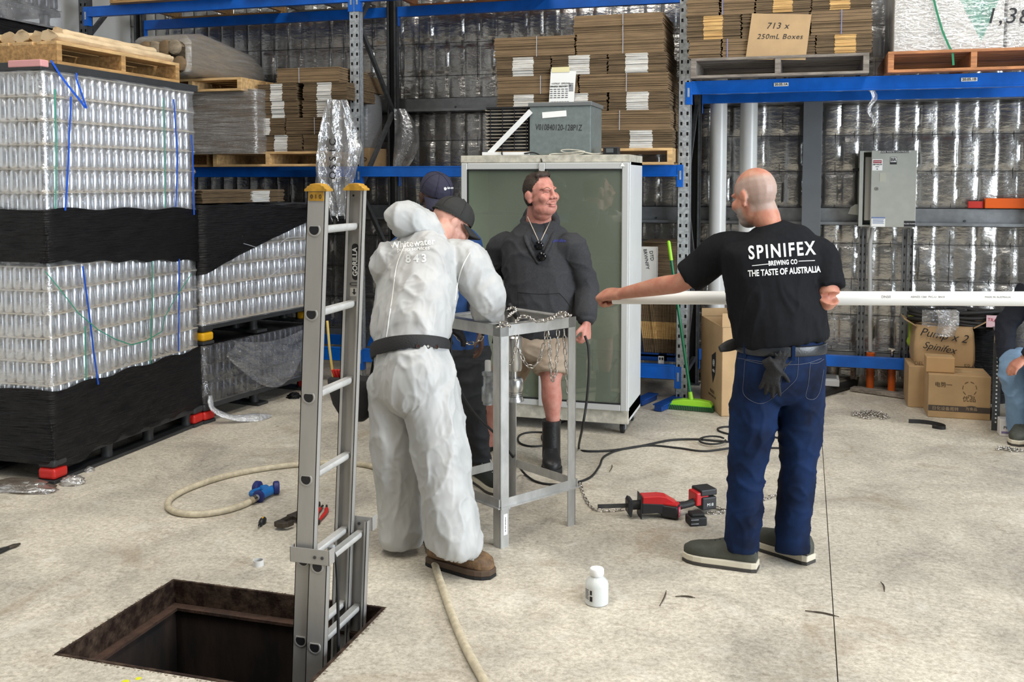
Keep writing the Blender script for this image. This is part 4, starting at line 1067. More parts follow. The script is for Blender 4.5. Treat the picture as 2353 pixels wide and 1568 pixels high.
for x in (FL + .06, FR_ - .05):
    for y in (FY + .10, FYB - .08):
        c = MB().cyl((x - .014, y, .036), (x + .014, y, .036), .036, n=20).build('castor', M_rubber, fr, smooth=40, bevel=.004)
        MB().cyl((x - .016, y, .036), (x + .016, y, .036), .014, n=12).build('hub', M_galv, c, smooth=40)
        MB().box(x - .022, x - .017, y - .02, y + .02, .03, FZ0).box(x + .017, x + .022, y - .02, y + .02, .03, FZ0).box(x - .03, x + .03, y - .03, y + .03, FZ0 - .008, FZ0).build('fork', M_galv, c)
MB().prism([(0, 0), (.03, 0), (.012, .026)], .002, frame_mat((FR_ - .06, FY - .002, FZ1 - .058), (1, 0, 0), (0, 0, 1), (0, -1, 0))).build('arrow_sticker', M_paper, fr)
# condensing unit
ux0, ux1 = WY(1217, 300, FY + .10).x, WY(1357, 300, FY + .10).x; uz0 = FZ1 + .025; uz1 = WY(1290, 244, FY + .1).z; uy0 = FY + .10; uy1 = FY + .48
cu = thing('condensing_unit', 'grey galvanised condensing unit with black coil on top of the fridge', 'refrigeration unit', ((ux0 + ux1) / 2, uy0 + .2, uz0))
M_unit = mat('unit_galvanised', (0.25, 0.295, 0.29), .45, .55, var=.15, vscale=30)
MB().box(ux0, ux1, uy0, uy1, uz0, uz1).build('housing', M_unit, cu, bevel=.003)
MB().box(ux0 - .008, ux1 + .01, uy0 - .012, uy1 + .01, uz1, uz1 + .028).build('lid', mat('lid_steel', (0.22, 0.235, 0.235), .45, .6), cu, bevel=.003)
MB().box(ux0 + .09, ux0 + .26, uy0 - .003, uy0 - .0005, uz1 - .075, uz1 - .035, Matrix.Translation((ux0 + .17, 0, uz1 - .05)) @ Matrix.Rotation(-.06, 4, 'Y') @ Matrix.Translation((-ux0 - .17, 0, -uz1 + .05))).build('tape_label', M_paper, cu)
text('marker_writing', 'V010840120-128P1Z', .058, ((ux0 + ux1) / 2 - .01, uy0 - .0012, uz0 + .185), (1, 0, -.03), (0, 0, 1), M_ink, cu, shear=.1, xscale=.66)
kx0, kx1 = WY(1116, 300, FY + .10).x, ux0 - .008
ck = MB().box(kx0 + .01, kx1, uy0 + .03, uy0 + .10, uz0 + .03, uz1 - .005).build('coil_core', mat('coil_black', (0.012, 0.012, 0.011), .6, bump=.5, bscale=90, stretch=(3, 1, .3)), cu)
for k in range(12):
    z = uz0 + .05 + k * (uz1 - uz0 - .07) / 11
    MB().tube(catmull([(kx1 - .01, uy0 + .02, z), (kx0 + .02, uy0 + .02, z), (kx0 - .005, uy0 + .02, z + .006), (kx0 + .0, uy0 + .05, z + .012)], 4), .0042, 6).build('coil_tube', mat('coil_tube', (0.20, 0.18, 0.15), .4, .6), ck, smooth=50)
for i in range(4):
    x = kx0 + .03 + i * (kx1 - kx0 - .05) / 3; MB().box(x - .002, x + .002, uy0 + .012, uy0 + .03, uz0 + .03, uz1 - .005).build('fin_rib', M_black, ck)
MB().box(kx0, kx1 + .01, uy0 + .01, uy0 + .11, uz1 - .008, uz1 + .004).build('coil_cap', M_black, ck)
MB().bar((kx0 + .03, uy0 - .012, uz0 + .012), (ux0 + .012, uy0 - .012, uz1 - .03), .003, .036, up=(0, 0, 1)).build('white_brace', M_white, cu)
MB().box(kx0 - .02, ux0, uy0 - .02, uy0 + .1, uz0, uz0 + .022).build('foot_plate', M_white, cu)
def cable(pts, r, m, nm, lab, cat='cable', sub=6, parent=None):
    o = MB().tube(catmull(pts, sub), r, 8).build(nm, m, parent, smooth=60)
    if parent is None: tag(o, lab, cat)
    return o
cable([V((ux0 - .2, uy0 - .015, uz0 + .005)), V((ux0 - .19, uy0 - .03, uz0 + .02)), V((ux0 - .18, uy0 - .06, uz0 - .05))], .004, M_black, 'short_cable', '', parent=cu)
cable([WY(1205, 353, uy0 - .02), WY(1225, 351, uy0 - .04), WY(1240, 357, uy0 - .06), WY(1245, 372, uy0 - .09)], .005, M_black, 'power_cable', '', parent=cu)
tx = WY(1404, 360, uy0).x
th = thing('thermostat_box', 'small black controller box on the fridge top, right of the grey unit', 'controller', (tx, uy0 + .02, uz0 - .004))
MB().box(tx - .052, tx + .052, uy0 - .02, uy0 + .06, uz0 - .002, uz0 + .05).build('housing', M_black, th, bevel=.005)
MB().box(tx - .03, tx + .02, uy0 - .0215, uy0 - .0195, uz0 + .012, uz0 + .04).build('display', mat('grey_display', (.10, .11, .11), .2), th)
cable([V((tx - .05, uy0 + .01, uz0 + .008)), V((tx - .12, uy0 - .02, uz0 + .004)), V((tx - .2, uy0 - .03, uz0 + .018)), V((tx - .3, uy0 - .035, uz0 + .012)), V((tx - .34, uy0 - .03, uz0 + .028)), V((tx - .28, uy0 - .02, uz0 + .034)), V((tx - .18, uy0 - .015, uz0 + .02)), V((tx - .22, uy0 - .03, uz0 + .003)), V((tx - .38, uy0 - .035, uz0 + .006)), V((tx - .42, uy0 - .04, uz0 - .0))], .0045, M_dirty, 'white_lead', 'coiled thin white lead lying on the fridge header')
# delivery docket standing behind the unit
dk = thing('delivery_docket', 'white delivery docket with barcodes taped to the cartons above the fridge unit', 'label', (WY(1291, 200, 7.41).x, 7.42, WY(1291, 240, 7.41).z))
q = [WY(px, py, 7.415) for px, py in ((1261, 240), (1318, 240), (1324, 164), (1266, 158))]
MB()._add([q[0], q[1], q[2], q[3]] + [p + V((0, .002, 0)) for p in q], [(0, 1, 2, 3), (7, 6, 5, 4), (0, 4, 5, 1), (1, 5, 6, 2), (2, 6, 7, 3), (3, 7, 4, 0)]).build('paper', M_paper, dk)
c = WY(1288, 192, 7.412)
text('print', '11079637  20952542', .017, c, (1, 0, 0), (0, 0, 1), M_ink, dk); text('print', 'SPINIFEX BREWERY LE', .0165, c - V((0, 0, .022)), (1, 0, 0), (0, 0, 1), M_ink, dk, offset=.0004)
for k in range(5):
    x = MB()
    for i in range(5): x.box(c.x - .085 + i * .03 + (k % 2) * .004, c.x - .085 + i * .03 + .022, 7.4125, 7.4135, c.z - .045 - k * .016, c.z - .040 - k * .016)
    x.build('print', M_ink, dk)
x = MB()
for i in range(22): x.box(c.x - .08 + i * .0068, c.x - .08 + i * .0068 + (.002 + .003 * ((i * 7) % 3) / 2), 7.4125, 7.4135, WY(1288, 239, 7.41).z, WY(1288, 233, 7.41).z)
for i in range(10): x.box(c.x + .065, c.x + .10, 7.4125, 7.4135, c.z - .06 + i * .0065, c.z - .0575 + i * .0065)
x.build('barcode', M_ink, dk)
MB().box(c.x - .07, c.x + .07, 7.411, 7.4125, WY(1290, 166, 7.41).z, WY(1290, 157, 7.41).z + .01).build('tape', mat('yellow_tape', (.72, .66, .38), .4), dk)
# ================================================================== stainless stand with pump and chains
SA, SB_, SCc, SD = V((-1.336, 4.32, 0)), V((-1.073, 4.74, 0)), V((-1.493, 5.003, 0)), V((-1.756, 4.583, 0))
STOP = 1.052
stand = thing('pump_stand', 'square stainless angle-iron stand holding a pump in the middle of the floor', 'stand', (SA + SCc) / 2)
corners = [SA, SB_, SCc, SD]
def plate(p0, p1, z0, z1, th=.005, inw=None):
    d = (p1 - p0).normalized(); n = V((-d.y, d.x, 0)); 
    c = (SA + SCc) / 2
    if (c - p0).dot(n) < 0: n = -n
    vs = [p0, p1, p1 + n * th, p0 + n * th]
    vv = [(p.x, p.y, z0) for p in vs] + [(p.x, p.y, z1) for p in vs]
    return vv, [(0, 3, 2, 1), (4, 5, 6, 7), (0, 1, 5, 4), (1, 2, 6, 5), (2, 3, 7, 6), (3, 0, 4, 7)]
M_inox = mat('stand_stainless', (0.56, 0.56, 0.545), .38, .55, var=.22, vscale=14, stretch=(1, 1, .4), bump=.04, bscale=50)
for i, c in enumerate(corners):
    m = MB()
    for nb in (corners[(i + 1) % 4], corners[i - 1]):
        d = (nb - c).normalized(); m._add(*plate(c, c + d * .052, 0, STOP))
    lg = m.build('leg', M_inox, stand)
    if i == 0:
        d = (SB_ - SA).normalized(); p = SA + d * .030; n = V((d.y, -d.x, 0))
        st = MB(frame_mat(p + n * .0008 + V((0, 0, .11)), d, (0, 0, 1), n)).box(-.012, .012, -.05, .05, 0, .0008).build('spec_sticker', M_paper, lg)
        text('print', 'SS 304 50x50x5', .011, p + n * .002 + V((-.0, 0, .11)), (0, 0, 1), -d, M_ink, lg)
for i in range(4):
    a, b_ = corners[i], corners[(i + 1) % 4]
    m = MB(); d = (b_ - a).normalized(); n = V((-d.y, d.x, 0)); n = n if ((SA + SCc) / 2 - a).dot(n) > 0 else -n
    m._add(*plate(a, b_, STOP - .052, STOP, .006))
    m._add(*plate(a + n * .001, b_ + n * .001, STOP - .005, STOP, .05))
    m.build('top_rail', M_inox, stand)
    if True:
        m = MB(); o_ = -n * .004; e = d * .012
        m._add(*plate(a + o_ - e, b_ + o_ + e, .195, .235, .004))
        m._add(*plate(a - n * .022 - e, b_ - n * .022 + e, .193, .198, .024))
        m.build('shelf_rail', M_inox, stand)
MB().cyl(SA.lerp(SB_, .08) + V((0, .03, .17)), SA.lerp(SB_, .08) + V((0, .03, .2)), .008, n=10).build('rivet', M_galv, stand)
pc = WY(1182, 820, 4.70); pump = thing('submersible_pump', 'stainless submersible pump with perforated strainer hanging inside the stand', 'pump', (pc.x, pc.y, WY(1182, 925, 4.7).z))
def zp(y): return WY(1182, y, 4.70).z
R1 = .039
MB().lathe([(.0, zp(772)), (.03, zp(772)), (R1, zp(776)), (R1, zp(846)), (.034, zp(852)), (.014, zp(853)), (.014, zp(869))], 28, Matrix.Translation((pc.x, pc.y, 0))).build('motor_barrel', M_steel, pump, smooth=40)
MB().lathe([(.014, zp(868)), (.036, zp(868)), (.045, zp(873)), (.045, zp(893)), (.041, zp(897)), (.041, zp(912)), (.048, zp(918)), (.049, zp(921)), (.03, zp(922)), (0, zp(922))], 32, Matrix.Translation((pc.x, pc.y, 0))).build('strainer_cup', M_steel, pump, smooth=40)
h = MB()
for r_ in range(3):
    for k in range(34):
        a = 2 * math.pi * (k + .5 * (r_ % 2)) / 34; p = V((pc.x + .0412 * math.cos(a), pc.y + .0412 * math.sin(a), zp(900 + r_ * 4.5))); dd = V((math.cos(a), math.sin(a), 0))
        h.cyl(p - dd * .002, p + dd * .0004, .0024, n=6)
o = h.build('strainer_holes', M_black, pump); o['kind'] = 'stuff'
p2 = WY(1121, 880, 4.80)
MB().lathe([(.0, 0), (.026, 0), (.026, .012), (.032, .02), (.032, .09), (.025, .10), (.025, .15), (.031, .155), (.031, .17), (.02, .175)], 20, Matrix.Translation((p2.x, p2.y, WY(1121, 930, 4.8).z))).build('discharge_body', M_galv, pump, smooth=40)
MB().lathe([(.016, 0), (.016, .05), (.014, .056), (0, .057)], 16, Matrix.Translation((p2.x, p2.y, WY(1121, 930, 4.8).z + .175))).build('white_cap', M_white, pump, smooth=40)
MB().tube(catmull([WY(1098, 700, 4.95), WY(1125, 700, 4.9), WY(1160, 706, 4.85), WY(1190, 735, 4.80), WY(1192, 772, 4.75), pc + V((0, 0, zp(775) - pc.z))], 6), .011, 10).build('supply_cable', M_rubber, pump, smooth=60)
MB().tube(catmull([WY(1168, 700, 4.72), WY(1180, 715, 4.72), WY(1195, 735, 4.72)], 5), .016, 12).build('hose_grip', M_rubber, pump, smooth=60)
# ---- chains, link by link
def link_mesh_make(L_, W_, r):
    s = (L_ - W_) / 2; P = []
    for k in range(5): a = math.pi * k / 4; P.append((math.cos(a) * (W_ / 2 - r), s + math.sin(a) * (W_ / 2 - r), 0))
    for k in range(5): a = math.pi + math.pi * k / 4; P.append((math.cos(a) * (W_ / 2 - r), -s + math.sin(a) * (W_ / 2 - r), 0))
    me = MB().tube(P, r, 5, closed=True).mesh('link'); me.materials.append(M_chrome)
    me.polygons.foreach_set('use_smooth', [True] * len(me.polygons)); return me
LINK = link_mesh_make(.040, .021, .0033)
SLINK = link_mesh_make(.030, .017, .0028)
def chain(pts, label, me=LINK, pitch=.031, roll=0.0, group=None):
    P = catmull(pts, 12); acc = [0]
    for a, b_ in zip(P[:-1], P[1:]): acc.append(acc[-1] + (b_ - a).length)
    n = max(2, int(acc[-1] / pitch)); base = P[0]
    t = thing('chain', label, 'chain', (P[0].x, P[0].y, min(p.z for p in P)), 0, group)
    def at(s):
        for i in range(len(acc) - 1):
            if s <= acc[i + 1]: return P[i].lerp(P[i + 1], (s - acc[i]) / max(1e-9, acc[i + 1] - acc[i]))
        return P[-1]
    off = V(t.location)
    for k in range(n):
        s = (k + .5) * acc[-1] / n; a = at(max(0, s - pitch * .5)); b_ = at(min(acc[-1], s + pitch * .5)); c = (a + b_) / 2
        d = (b_ - a).normalized(); u, v, _ = axis_frame(d); ang = (0 if k % 2 == 0 else math.pi / 2) + roll + .35 * math.sin(k * 2.3)
        x = u * math.cos(ang) + v * math.sin(ang)
        o = bpy.data.objects.new('link', me); COL.objects.link(o); o.parent = t
        o.matrix_local = Matrix.Translation(-off) @ frame_mat(c, x, d, x.cross(d))
    return t
YH = 4.66
def hp(pts, Y): return [WY(px, py, Y) for px, py in pts]
chain(hp(((1188, 752), (1188, 775), (1185, 800), (1177, 828), (1169, 838), (1162, 822), (1160, 800)), 4.60), 'short chain loop hanging in front of the pump barrel')
chain(hp(((1193, 800), (1199, 820), (1207, 835), (1219, 845), (1233, 838), (1244, 815), (1250, 790), (1255, 760)), YH), 'chain swag hanging right of the pump barrel')
chain(hp(((1260, 758), (1263, 805), (1265, 841), (1268, 874), (1274, 872), (1277, 850), (1281, 805), (1282, 758)), YH), 'narrow V-shaped chain loop hanging from the stand top rail')
chain(hp(((1296, 757), (1299, 816), (1302, 858), (1306, 912), (1309, 960), (1313, 1020)), 4.80), 'long straight chain hanging beside the right stand leg')
zt_ = STOP + .012
chain([WZ(px, py, zt_ + .012 * abs(math.sin(px))) for px, py in ((1184, 742), (1196, 729), (1212, 728), (1232, 738), (1252, 737), (1270, 729), (1284, 722), (1300, 722), (1312, 726))], 'chain lying along the top of the stand', roll=.4)
chain([WZ(px, py, zt_ + .02) for px, py in ((1268, 735), (1282, 722), (1296, 716), (1300, 724), (1290, 730))], 'bunched chain end on the right top corner of the stand', roll=.7)
chain([WZ(px, py, zt_ + .015) for px, py in ((1142, 752), (1158, 748), (1172, 750), (1160, 742), (1148, 744))], 'chain end bunched by the gloved hand', roll=.5)
chain([WZ(px, py, zt_ + .06) for px, py in ((1166, 712), (1180, 706), (1186, 714), (1176, 720), (1168, 728))], 'chain knot on the far side of the stand top', SLINK, .023, .5)
chain(hp(((1040, 764), (1052, 776), (1066, 786), (1080, 790), (1098, 785), (1110, 772)), 4.75), 'chain sagging left of the stand in front of dark jeans')
fz = .008
chain([WZ(px, py, fz) for px, py in ((1333, 1110), (1340, 1135), (1352, 1158), (1368, 1172), (1400, 1174), (1436, 1170), (1470, 1162))], 'chain on the floor leading from the stand to the red saw', roll=.3)
chain([WZ(px, py, fz) for px, py in ((1528, 1162), (1560, 1156), (1600, 1158), (1640, 1166), (1668, 1172), (1650, 1180), (1625, 1178))], 'chain on the floor behind the red saw', roll=.5)
chain([WZ(px, py, fz) for px, py in ((1740, 1154), (1760, 1146), (1790, 1136), (1810, 1130))], 'chain on the floor between the legs of the person in the black T-shirt', roll=.5)
# ================================================================== extension ladder standing in the pit
LAD = thing('extension_ladder', 'aluminium extension ladder with yellow end caps standing in the floor pit', 'ladder', (-1.70, 3.36, -1.59))
yL, yR = 3.185, 3.53
xt = WY(727, 440, yL).x; xb = WY(692, 1500, yL).x; ztp = WY(727, 440, yL).z; zbt = WY(692, 1500, yL).z
def lx(z): return xb + (xt - xb) * (z - zbt) / (ztp - zbt)
def stile(y, dirn, z0, z1, dx, W=.072, fl_=.030, mname='stile'):
    """C channel: web at y, flanges reaching dirn in Y"""
    m = MB(); th = .003
    for (xa_, xb__, ya, yb) in ((-W / 2, W / 2, 0, th), (-W / 2, -W / 2 + th, 0, fl_), (W / 2 - th, W / 2, 0, fl_), (-W / 2, -W / 2 + .012, fl_ - th, fl_), (W / 2 - .012, W / 2, fl_ - th, fl_)):
        a0, a1 = sorted((y + dirn * ya, y + dirn * yb))
        vs = []
        for z in (z0, z1):
            o_ = lx(z) + dx; vs += [(o_ + xa_, a0, z), (o_ + xb__, a0, z), (o_ + xb__, a1, z), (o_ + xa_, a1, z)]
        m._add(vs, [(0, 3, 2, 1), (4, 5, 6, 7), (0, 1, 5, 4), (1, 2, 6, 5), (2, 3, 7, 6), (3, 0, 4, 7)])
    return m.build(mname, M_alu, LAD)
zr0 = WY(742, 528, yL).z; SP = .3048
def rung(z, dx, y0, y1):
    m = MB(); x = lx(z) + dx; rr = .0185
    prof = [(math.cos(a) * rr * (1 if math.cos(a) < 0 else .9), math.sin(a) * rr * .95) for a in [2 * math.pi * k / 18 for k in range(18)]]
    # D-shaped tube with a hollow end
    def D(s): return [(px * s - .002, min(pz, rr * .55) * s) for px, pz in prof]
    r0 = [(x + a, y0, z + b_) for a, b_ in D(1.42)]; r1 = [(x + a, y0 - .004, z + b_) for a, b_ in D(1.38)]; r2 = [(x + a, y0 - .004, z + b_) for a, b_ in D(1.12)]; r3 = [(x + a, y0 + .02, z + b_) for a, b_ in D(.85)]
    r4 = [(x + a, y0 + .001, z + b_) for a, b_ in D(1.0)]; r5 = [(x + a, y1, z + b_) for a, b_ in D(1.0)]
    MB().loft([r4, r5]).build('rung', mat('rung_aluminium', (0.66, .66, .64), .38, .45, var=.12, vscale=20), LAD, smooth=50)
    rw = MB().loft([r0, r1, r2, r3], cap=False).build('rung_flare', M_alu, LAD, smooth=40)
    MB()._add([(x + a, y0 - .0034, z + b_) for a, b_ in D(1.1)], [tuple(range(18))]).build('rung_bore', M_black, LAD)
    MB().loft([[(x + a, y1 - .006, z + b_) for a, b_ in D(1.3)], [(x + a, y1 - .001, z + b_) for a, b_ in D(1.3)]]).build('rung_collar', M_alu, LAD, smooth=40)
S2 = .062
z2L = WY(752, 1272, yL).z; z2R = WY(855, 1195, yR).z; z2 = (z2L + z2R) / 2
sl = stile(yL, 1, -1.59, ztp, 0); sr = stile(yR, -1, -1.59, ztp, 0)
sl2 = stile(yL - .012, 1, -1.56, z2, S2); sr2 = stile(yR + .012, -1, -1.56, z2, S2)
k = 0
while zr0 - k * SP > -1.5:
    z = zr0 - k * SP; rung(z, 0, yL, yR)
    if z < z2 - .03: rung(z - .012, S2 + .002, yL - .012, yR + .012)
    k += 1
for y, nm in ((yL, 0), (yR, 1)):
    s = 1 if nm == 0 else -1; x = lx(ztp)
    prof = [(-.045, 0), (.045, 0), (.045, .008), (.036, .012), (.034, .018), (.024, .021), (.022, .026), (0, .029), (-.022, .026), (-.024, .021), (-.034, .018), (-.036, .012), (-.045, .008)]
    MB().prism(prof, .05, frame_mat((x, y - .008 if s > 0 else y - .042, ztp), (1, 0, 0), (0, 0, 1), (0, 1, 0)) if True else None).build('end_cap', mat('amber_plastic', (0.52, 0.28, 0.03), .5, var=.35, vscale=25), LAD, bevel=.002)
fp = MB().box(lx(ztp) - .030, lx(ztp) + .030, yL - .0035, yL - .001, ztp - .034, ztp - .002).build('cap_tab', mat('amber_plastic', (0, 0, 0)), LAD)
text('print', '0 1 0', .022, (lx(ztp), yL - .0045, ztp - .019), (1, 0, 0), (0, 0, 1), M_ink, LAD)
for zz in (ztp - .02,): MB().cyl((lx(zz) - .018, yR - .005, zz), (lx(zz) - .018, yR - .002, zz), .004, n=8).cyl((lx(zz) + .018, yR - .005, zz), (lx(zz) + .018, yR - .002, zz), .004, n=8).build('rivet', M_black, LAD)
# brand sticker and arrow label on the far stile
zs = WY(824, 602, yR).z; hs = .072
n_ = 16; poly = [(.0135 * math.cos(a), hs - .0135 + .0135 * math.sin(a)) for a in [math.pi * k / n_ for k in range(n_ + 1)]] + [(.0135 * math.cos(a), -hs + .0135 + .0135 * math.sin(a)) for a in [math.pi + math.pi * k / n_ for k in range(n_ + 1)]]
MB().prism(poly, .0008, frame_mat((lx(zs), yR - .0035, zs), (1, 0, .0), (0, 0, 1), (0, -1, 0))).build('brand_sticker', M_ink, LAD)
text('lettering', 'GORILLA', .0285, (lx(zs), yR - .0048, zs), (0, 0, 1), (-1, 0, 0), M_paper, LAD, offset=.0008, xscale=.98)
za = WY(823, 665, yR).z
MB().box(lx(za) - .018, lx(za) + .018, yR - .0045, yR - .0035, za - .028, za + .006).build('arrow_sticker', mat('faded_label', (.55, .53, .48), .6), LAD)
MB().prism([(-.003, .012), (.003, .012), (.003, -.002), (.009, -.002), (0, -.012), (-.009, -.002), (-.003, -.002)], .0008, frame_mat((lx(za), yR - .0045, za - .010), (1, 0, 0), (0, 0, 1), (0, -1, 0))).build('arrow', M_ink, LAD)
MB().tube(catmull([(lx(za) - .014, yR - .005, za + .016), (lx(za) + .014, yR - .005, za + .016), (lx(za) + .014, yR - .005, za + .025), (lx(za) - .014, yR - .005, za + .025)], 3, True), .0012, 5, closed=True).build('hook_symbol', M_ink, LAD)
# slide brackets at the head of the lower section
for y, s in ((yL - .016, -1), (yR + .012, -1)):
    zc = z2; x0_ = lx(zc) - .05; x1_ = lx(zc) + S2 + .048
    m = MB().box(x0_, x1_, y - .004, y - .001, zc - .045, zc + .012)
    m.box(x1_ - .004, x1_, y - .004, y + .04, zc - .045, zc + .012); m.box(x0_, x0_ + .004, y - .004, y + .03, zc - .045, zc + .012)
    br = m.build('slide_bracket', M_alu, LAD, bevel=.002)
    for dx in (.062, .092): MB().cyl((lx(zc) + dx - .01, y - .007, zc - .018), (lx(zc) + dx - .01, y - .004, zc - .018), .006, n=10).build('bracket_bolt', M_galv_dark, br)
xr_ = lx(.2) + S2 + .04
MB().tube(catmull([(xr_ + .0, yL + .04, .36), (xr_ + .01, yL + .05, .30), (xr_ + .014, yL + .05, .1), (xr_ + .01, yL + .05, -.2), (xr_, yL + .05, -.6)], 8), .006, 8).build('haul_rope', M_rubber, LAD, smooth=60)
MB().box(xr_ - .012, xr_ + .006, yL + .02, yL + .05, .34, .38).build('rope_pulley', M_galv, LAD, bevel=.003)
# ================================================================== things on the wall at right
def ztx(px, py, Y): return WY(px, py, Y).z
CY0 = 8.40
cx0, cx1 = WY(1974, 430, CY0 + .04).x, WY(2104, 430, CY0 + .04).x; cz0, cz1 = ztx(2050, 522, CY0), ztx(2050, 346, CY0)
M_cab = mat('cabinet_grey_paint', (0.40, 0.41, 0.37), .42, .1, var=.08, vscale=12)
cab = thing('control_cabinet', 'grey wall-mounted electrical control cabinet with warning labels, door ajar', 'cabinet', ((cx0 + cx1) / 2, 8.54, cz0))
b = MB(); t = .012
b.box(cx0, cx0 + t, CY0 + .04, 8.64, cz0, cz1); b.box(cx1 - t, cx1, CY0 + .04, 8.64, cz0, cz1); b.box(cx0, cx1, CY0 + .04, 8.64, cz1 - t, cz1); b.box(cx0, cx1, CY0 + .04, 8.64, cz0, cz0 + t); b.box(cx0, cx1, 8.63, 8.645, cz0, cz1)
b.box(cx0, cx0 + .03, CY0 + .035, CY0 + .045, cz0, cz1)
b.build('cabinet_body', M_cab, cab, bevel=.002)
MB().box(cx0 + .045, cx0 + .115, CY0 + .06, CY0 + .07, cz0 + .05, cz1 - .05).build('inner_panel', mat('inner_panel', (.48, .48, .45), .5), cab)
dx0 = WY(2001, 430, CY0).x; dx1 = WY(2105, 430, CY0).x
door = MB().box(dx0, dx1, CY0 - .012, CY0 + .012, cz0, cz1).build('cabinet_door', M_cab, cab, bevel=.003)
def lab(px0, px1, py0, py1, m, nm='label_plate'):
    a = WY(px0, py1, CY0 - .0125); c = WY(px1, py0, CY0 - .0125); MB().box(a.x, c.x, CY0 - .0138, CY0 - .0122, a.z, c.z).build(nm, m, door); return V(((a.x + c.x) / 2, CY0 - .0145, (a.z + c.z) / 2)), c.x - a.x, c.z - a.z
c, w, h = lab(2023, 2089, 346, 352, M_ink); text('lettering', 'TRADE WASTE CONTROLLER', .018, c, (1, 0, 0), (0, 0, 1), M_paper, door)
c, w, h = lab(2004, 2028, 366, 392, M_paper); MB().box(c.x - w * .42, c.x + w * .42, c.y - .0004, c.y, c.z + h * .14, c.z + h * .42).build('danger_band', mat('danger_red', (.32, .04, .06), .5), door)
text('lettering', 'DANGER', .014, c + V((0, -.001, h * .28)), (1, 0, 0), (0, 0, 1), M_paper, door); text('lettering', '240 VOLTS', .0145, c + V((0, -.001, h * .02)), (1, 0, 0), (0, 0, 1), M_ink, door, offset=.0004)
text('lettering', 'INSIDE', .009, c + V((0, -.001, -h * .17)), (1, 0, 0), (0, 0, 1), M_ink, door)
MB().prism([(-.008, 0), (.008, 0), (0, .014)], .0006, frame_mat(c + V((0, -.0002, -h * .43)), (1, 0, 0), (0, 0, 1), (0, -1, 0))).build('warning_triangle', mat('grey_ink', (.25, .25, .25), .6), door)
c, w, h = lab(2045, 2061, 361, 378, M_ink); MB().box(c.x - w * .44, c.x + w * .44, c.y - .0004, c.y, c.z - h * .18, c.z + h * .44).build('logo_plate', M_paper, door); text('lettering', 'BR', .036, c + V((0, -.001, h * .12)), (1, 0, 0), (0, 0, 1), M_ink, door, offset=.0012)
lab(2021, 2036, 397, 418, mat('faded_note', (.42, .42, .35), .7), 'faded_note')
c, w, h = lab(2002, 2034, 499, 521, M_paper)
x = MB().box(c.x - w / 2, c.x + w / 2, c.y - .0004, c.y, c.z + h * .34, c.z + h * .5)
for k in range(5): x.box(c.x - w * .42, c.x + w * (.42 - .05 * (k % 2)), c.y - .0004, c.y, c.z + h * (.22 - k * .1), c.z + h * (.27 - k * .1))
x.build('fine_print', mat('blue_print', (.14, .20, .36), .6), door)
c, w, h = lab(2077, 2103, 508, 521, M_ink); text('lettering', 'ALLIED PUMPS', .0135, c, (1, 0, 0), (0, 0, 1), M_paper, door)
kp = WY(2015, 434, CY0 - .013); MB().cyl(kp, kp + V((0, -.006, 0)), .014, n=18).build('lock', M_steel, door, smooth=40)
MB().box(kp.x - .002, kp.x + .002, kp.y - .0075, kp.y - .006, kp.z - .008, kp.z + .008).build('key_slot', M_black, door)
kb = WY(1964, 390, CY0 + .1); MB().cyl((cx0, kb.y, kb.z), (cx0 - .05, kb.y, kb.z), .013, .009, n=12).build('cable_gland', M_black, cab, smooth=40)
lg = WY(1948, 482, CY0 + .14); MB().prism([(0, -.035), (.09, -.045), (.11, -.045), (.11, .045), (.06, .045), (.02, .02)], .04, frame_mat((lg.x, lg.y + .02, lg.z), (1, 0, 0), (0, 0, 1), (0, -1, 0))).build('isolator_cover', M_cab, cab, bevel=.004)
# conduits, struts, drain pipes below the cabinet
M_cond = mat('grey_conduit', (.42, .42, .41), .45)
M_orange = mat('orange_pvc', (0.62, 0.115, 0.015), .4, var=.2, vscale=10)
c0 = [WY(px, py, 8.52) for px, py in ((2005, 524), (2003, 545), (1999, 570), (1999, 700), (2000, 806))]
cdt = thing('drain_riser', 'white conduit dropping from the cabinet into an orange floor pipe', 'pipe', (c0[-1].x, 8.52, 0))
MB().tube(catmull(c0, 5), .017, 12).build('conduit', M_cond, cdt, smooth=60)
ox = WY(2000, 840, 8.52).x
MB().lathe([(.030, 0), (.030, .24), (.034, .24), (.034, .315), (.028, .318), (.0, .318)], 20, Matrix.Translation((ox, 8.52, .0))).build('orange_pipe', M_orange, cdt, smooth=40)
ox2 = WY(2049, 860, 8.50).x
dr2 = thing('floor_drain_pipe', 'capped orange floor pipe with a chrome tap right of the white conduit', 'pipe', (ox2, 8.50, 0))
MB().lathe([(.029, 0), (.029, .20), (.0, .20)], 20, Matrix.Translation((ox2, 8.50, 0))).build('orange_pipe', M_orange, dr2, smooth=40)
MB().lathe([(.024, .20), (.024, .27), (.014, .28), (.012, .33), (.02, .335), (.02, .345), (.0, .35)], 16, Matrix.Translation((ox2, 8.50, 0))).build('chrome_tap', M_chrome, dr2, smooth=40)
MB().bar((ox2 - .03, 8.5, .36), (ox2 + .02, 8.5, .352), .01, .012).build('tap_lever', M_chrome, dr2)
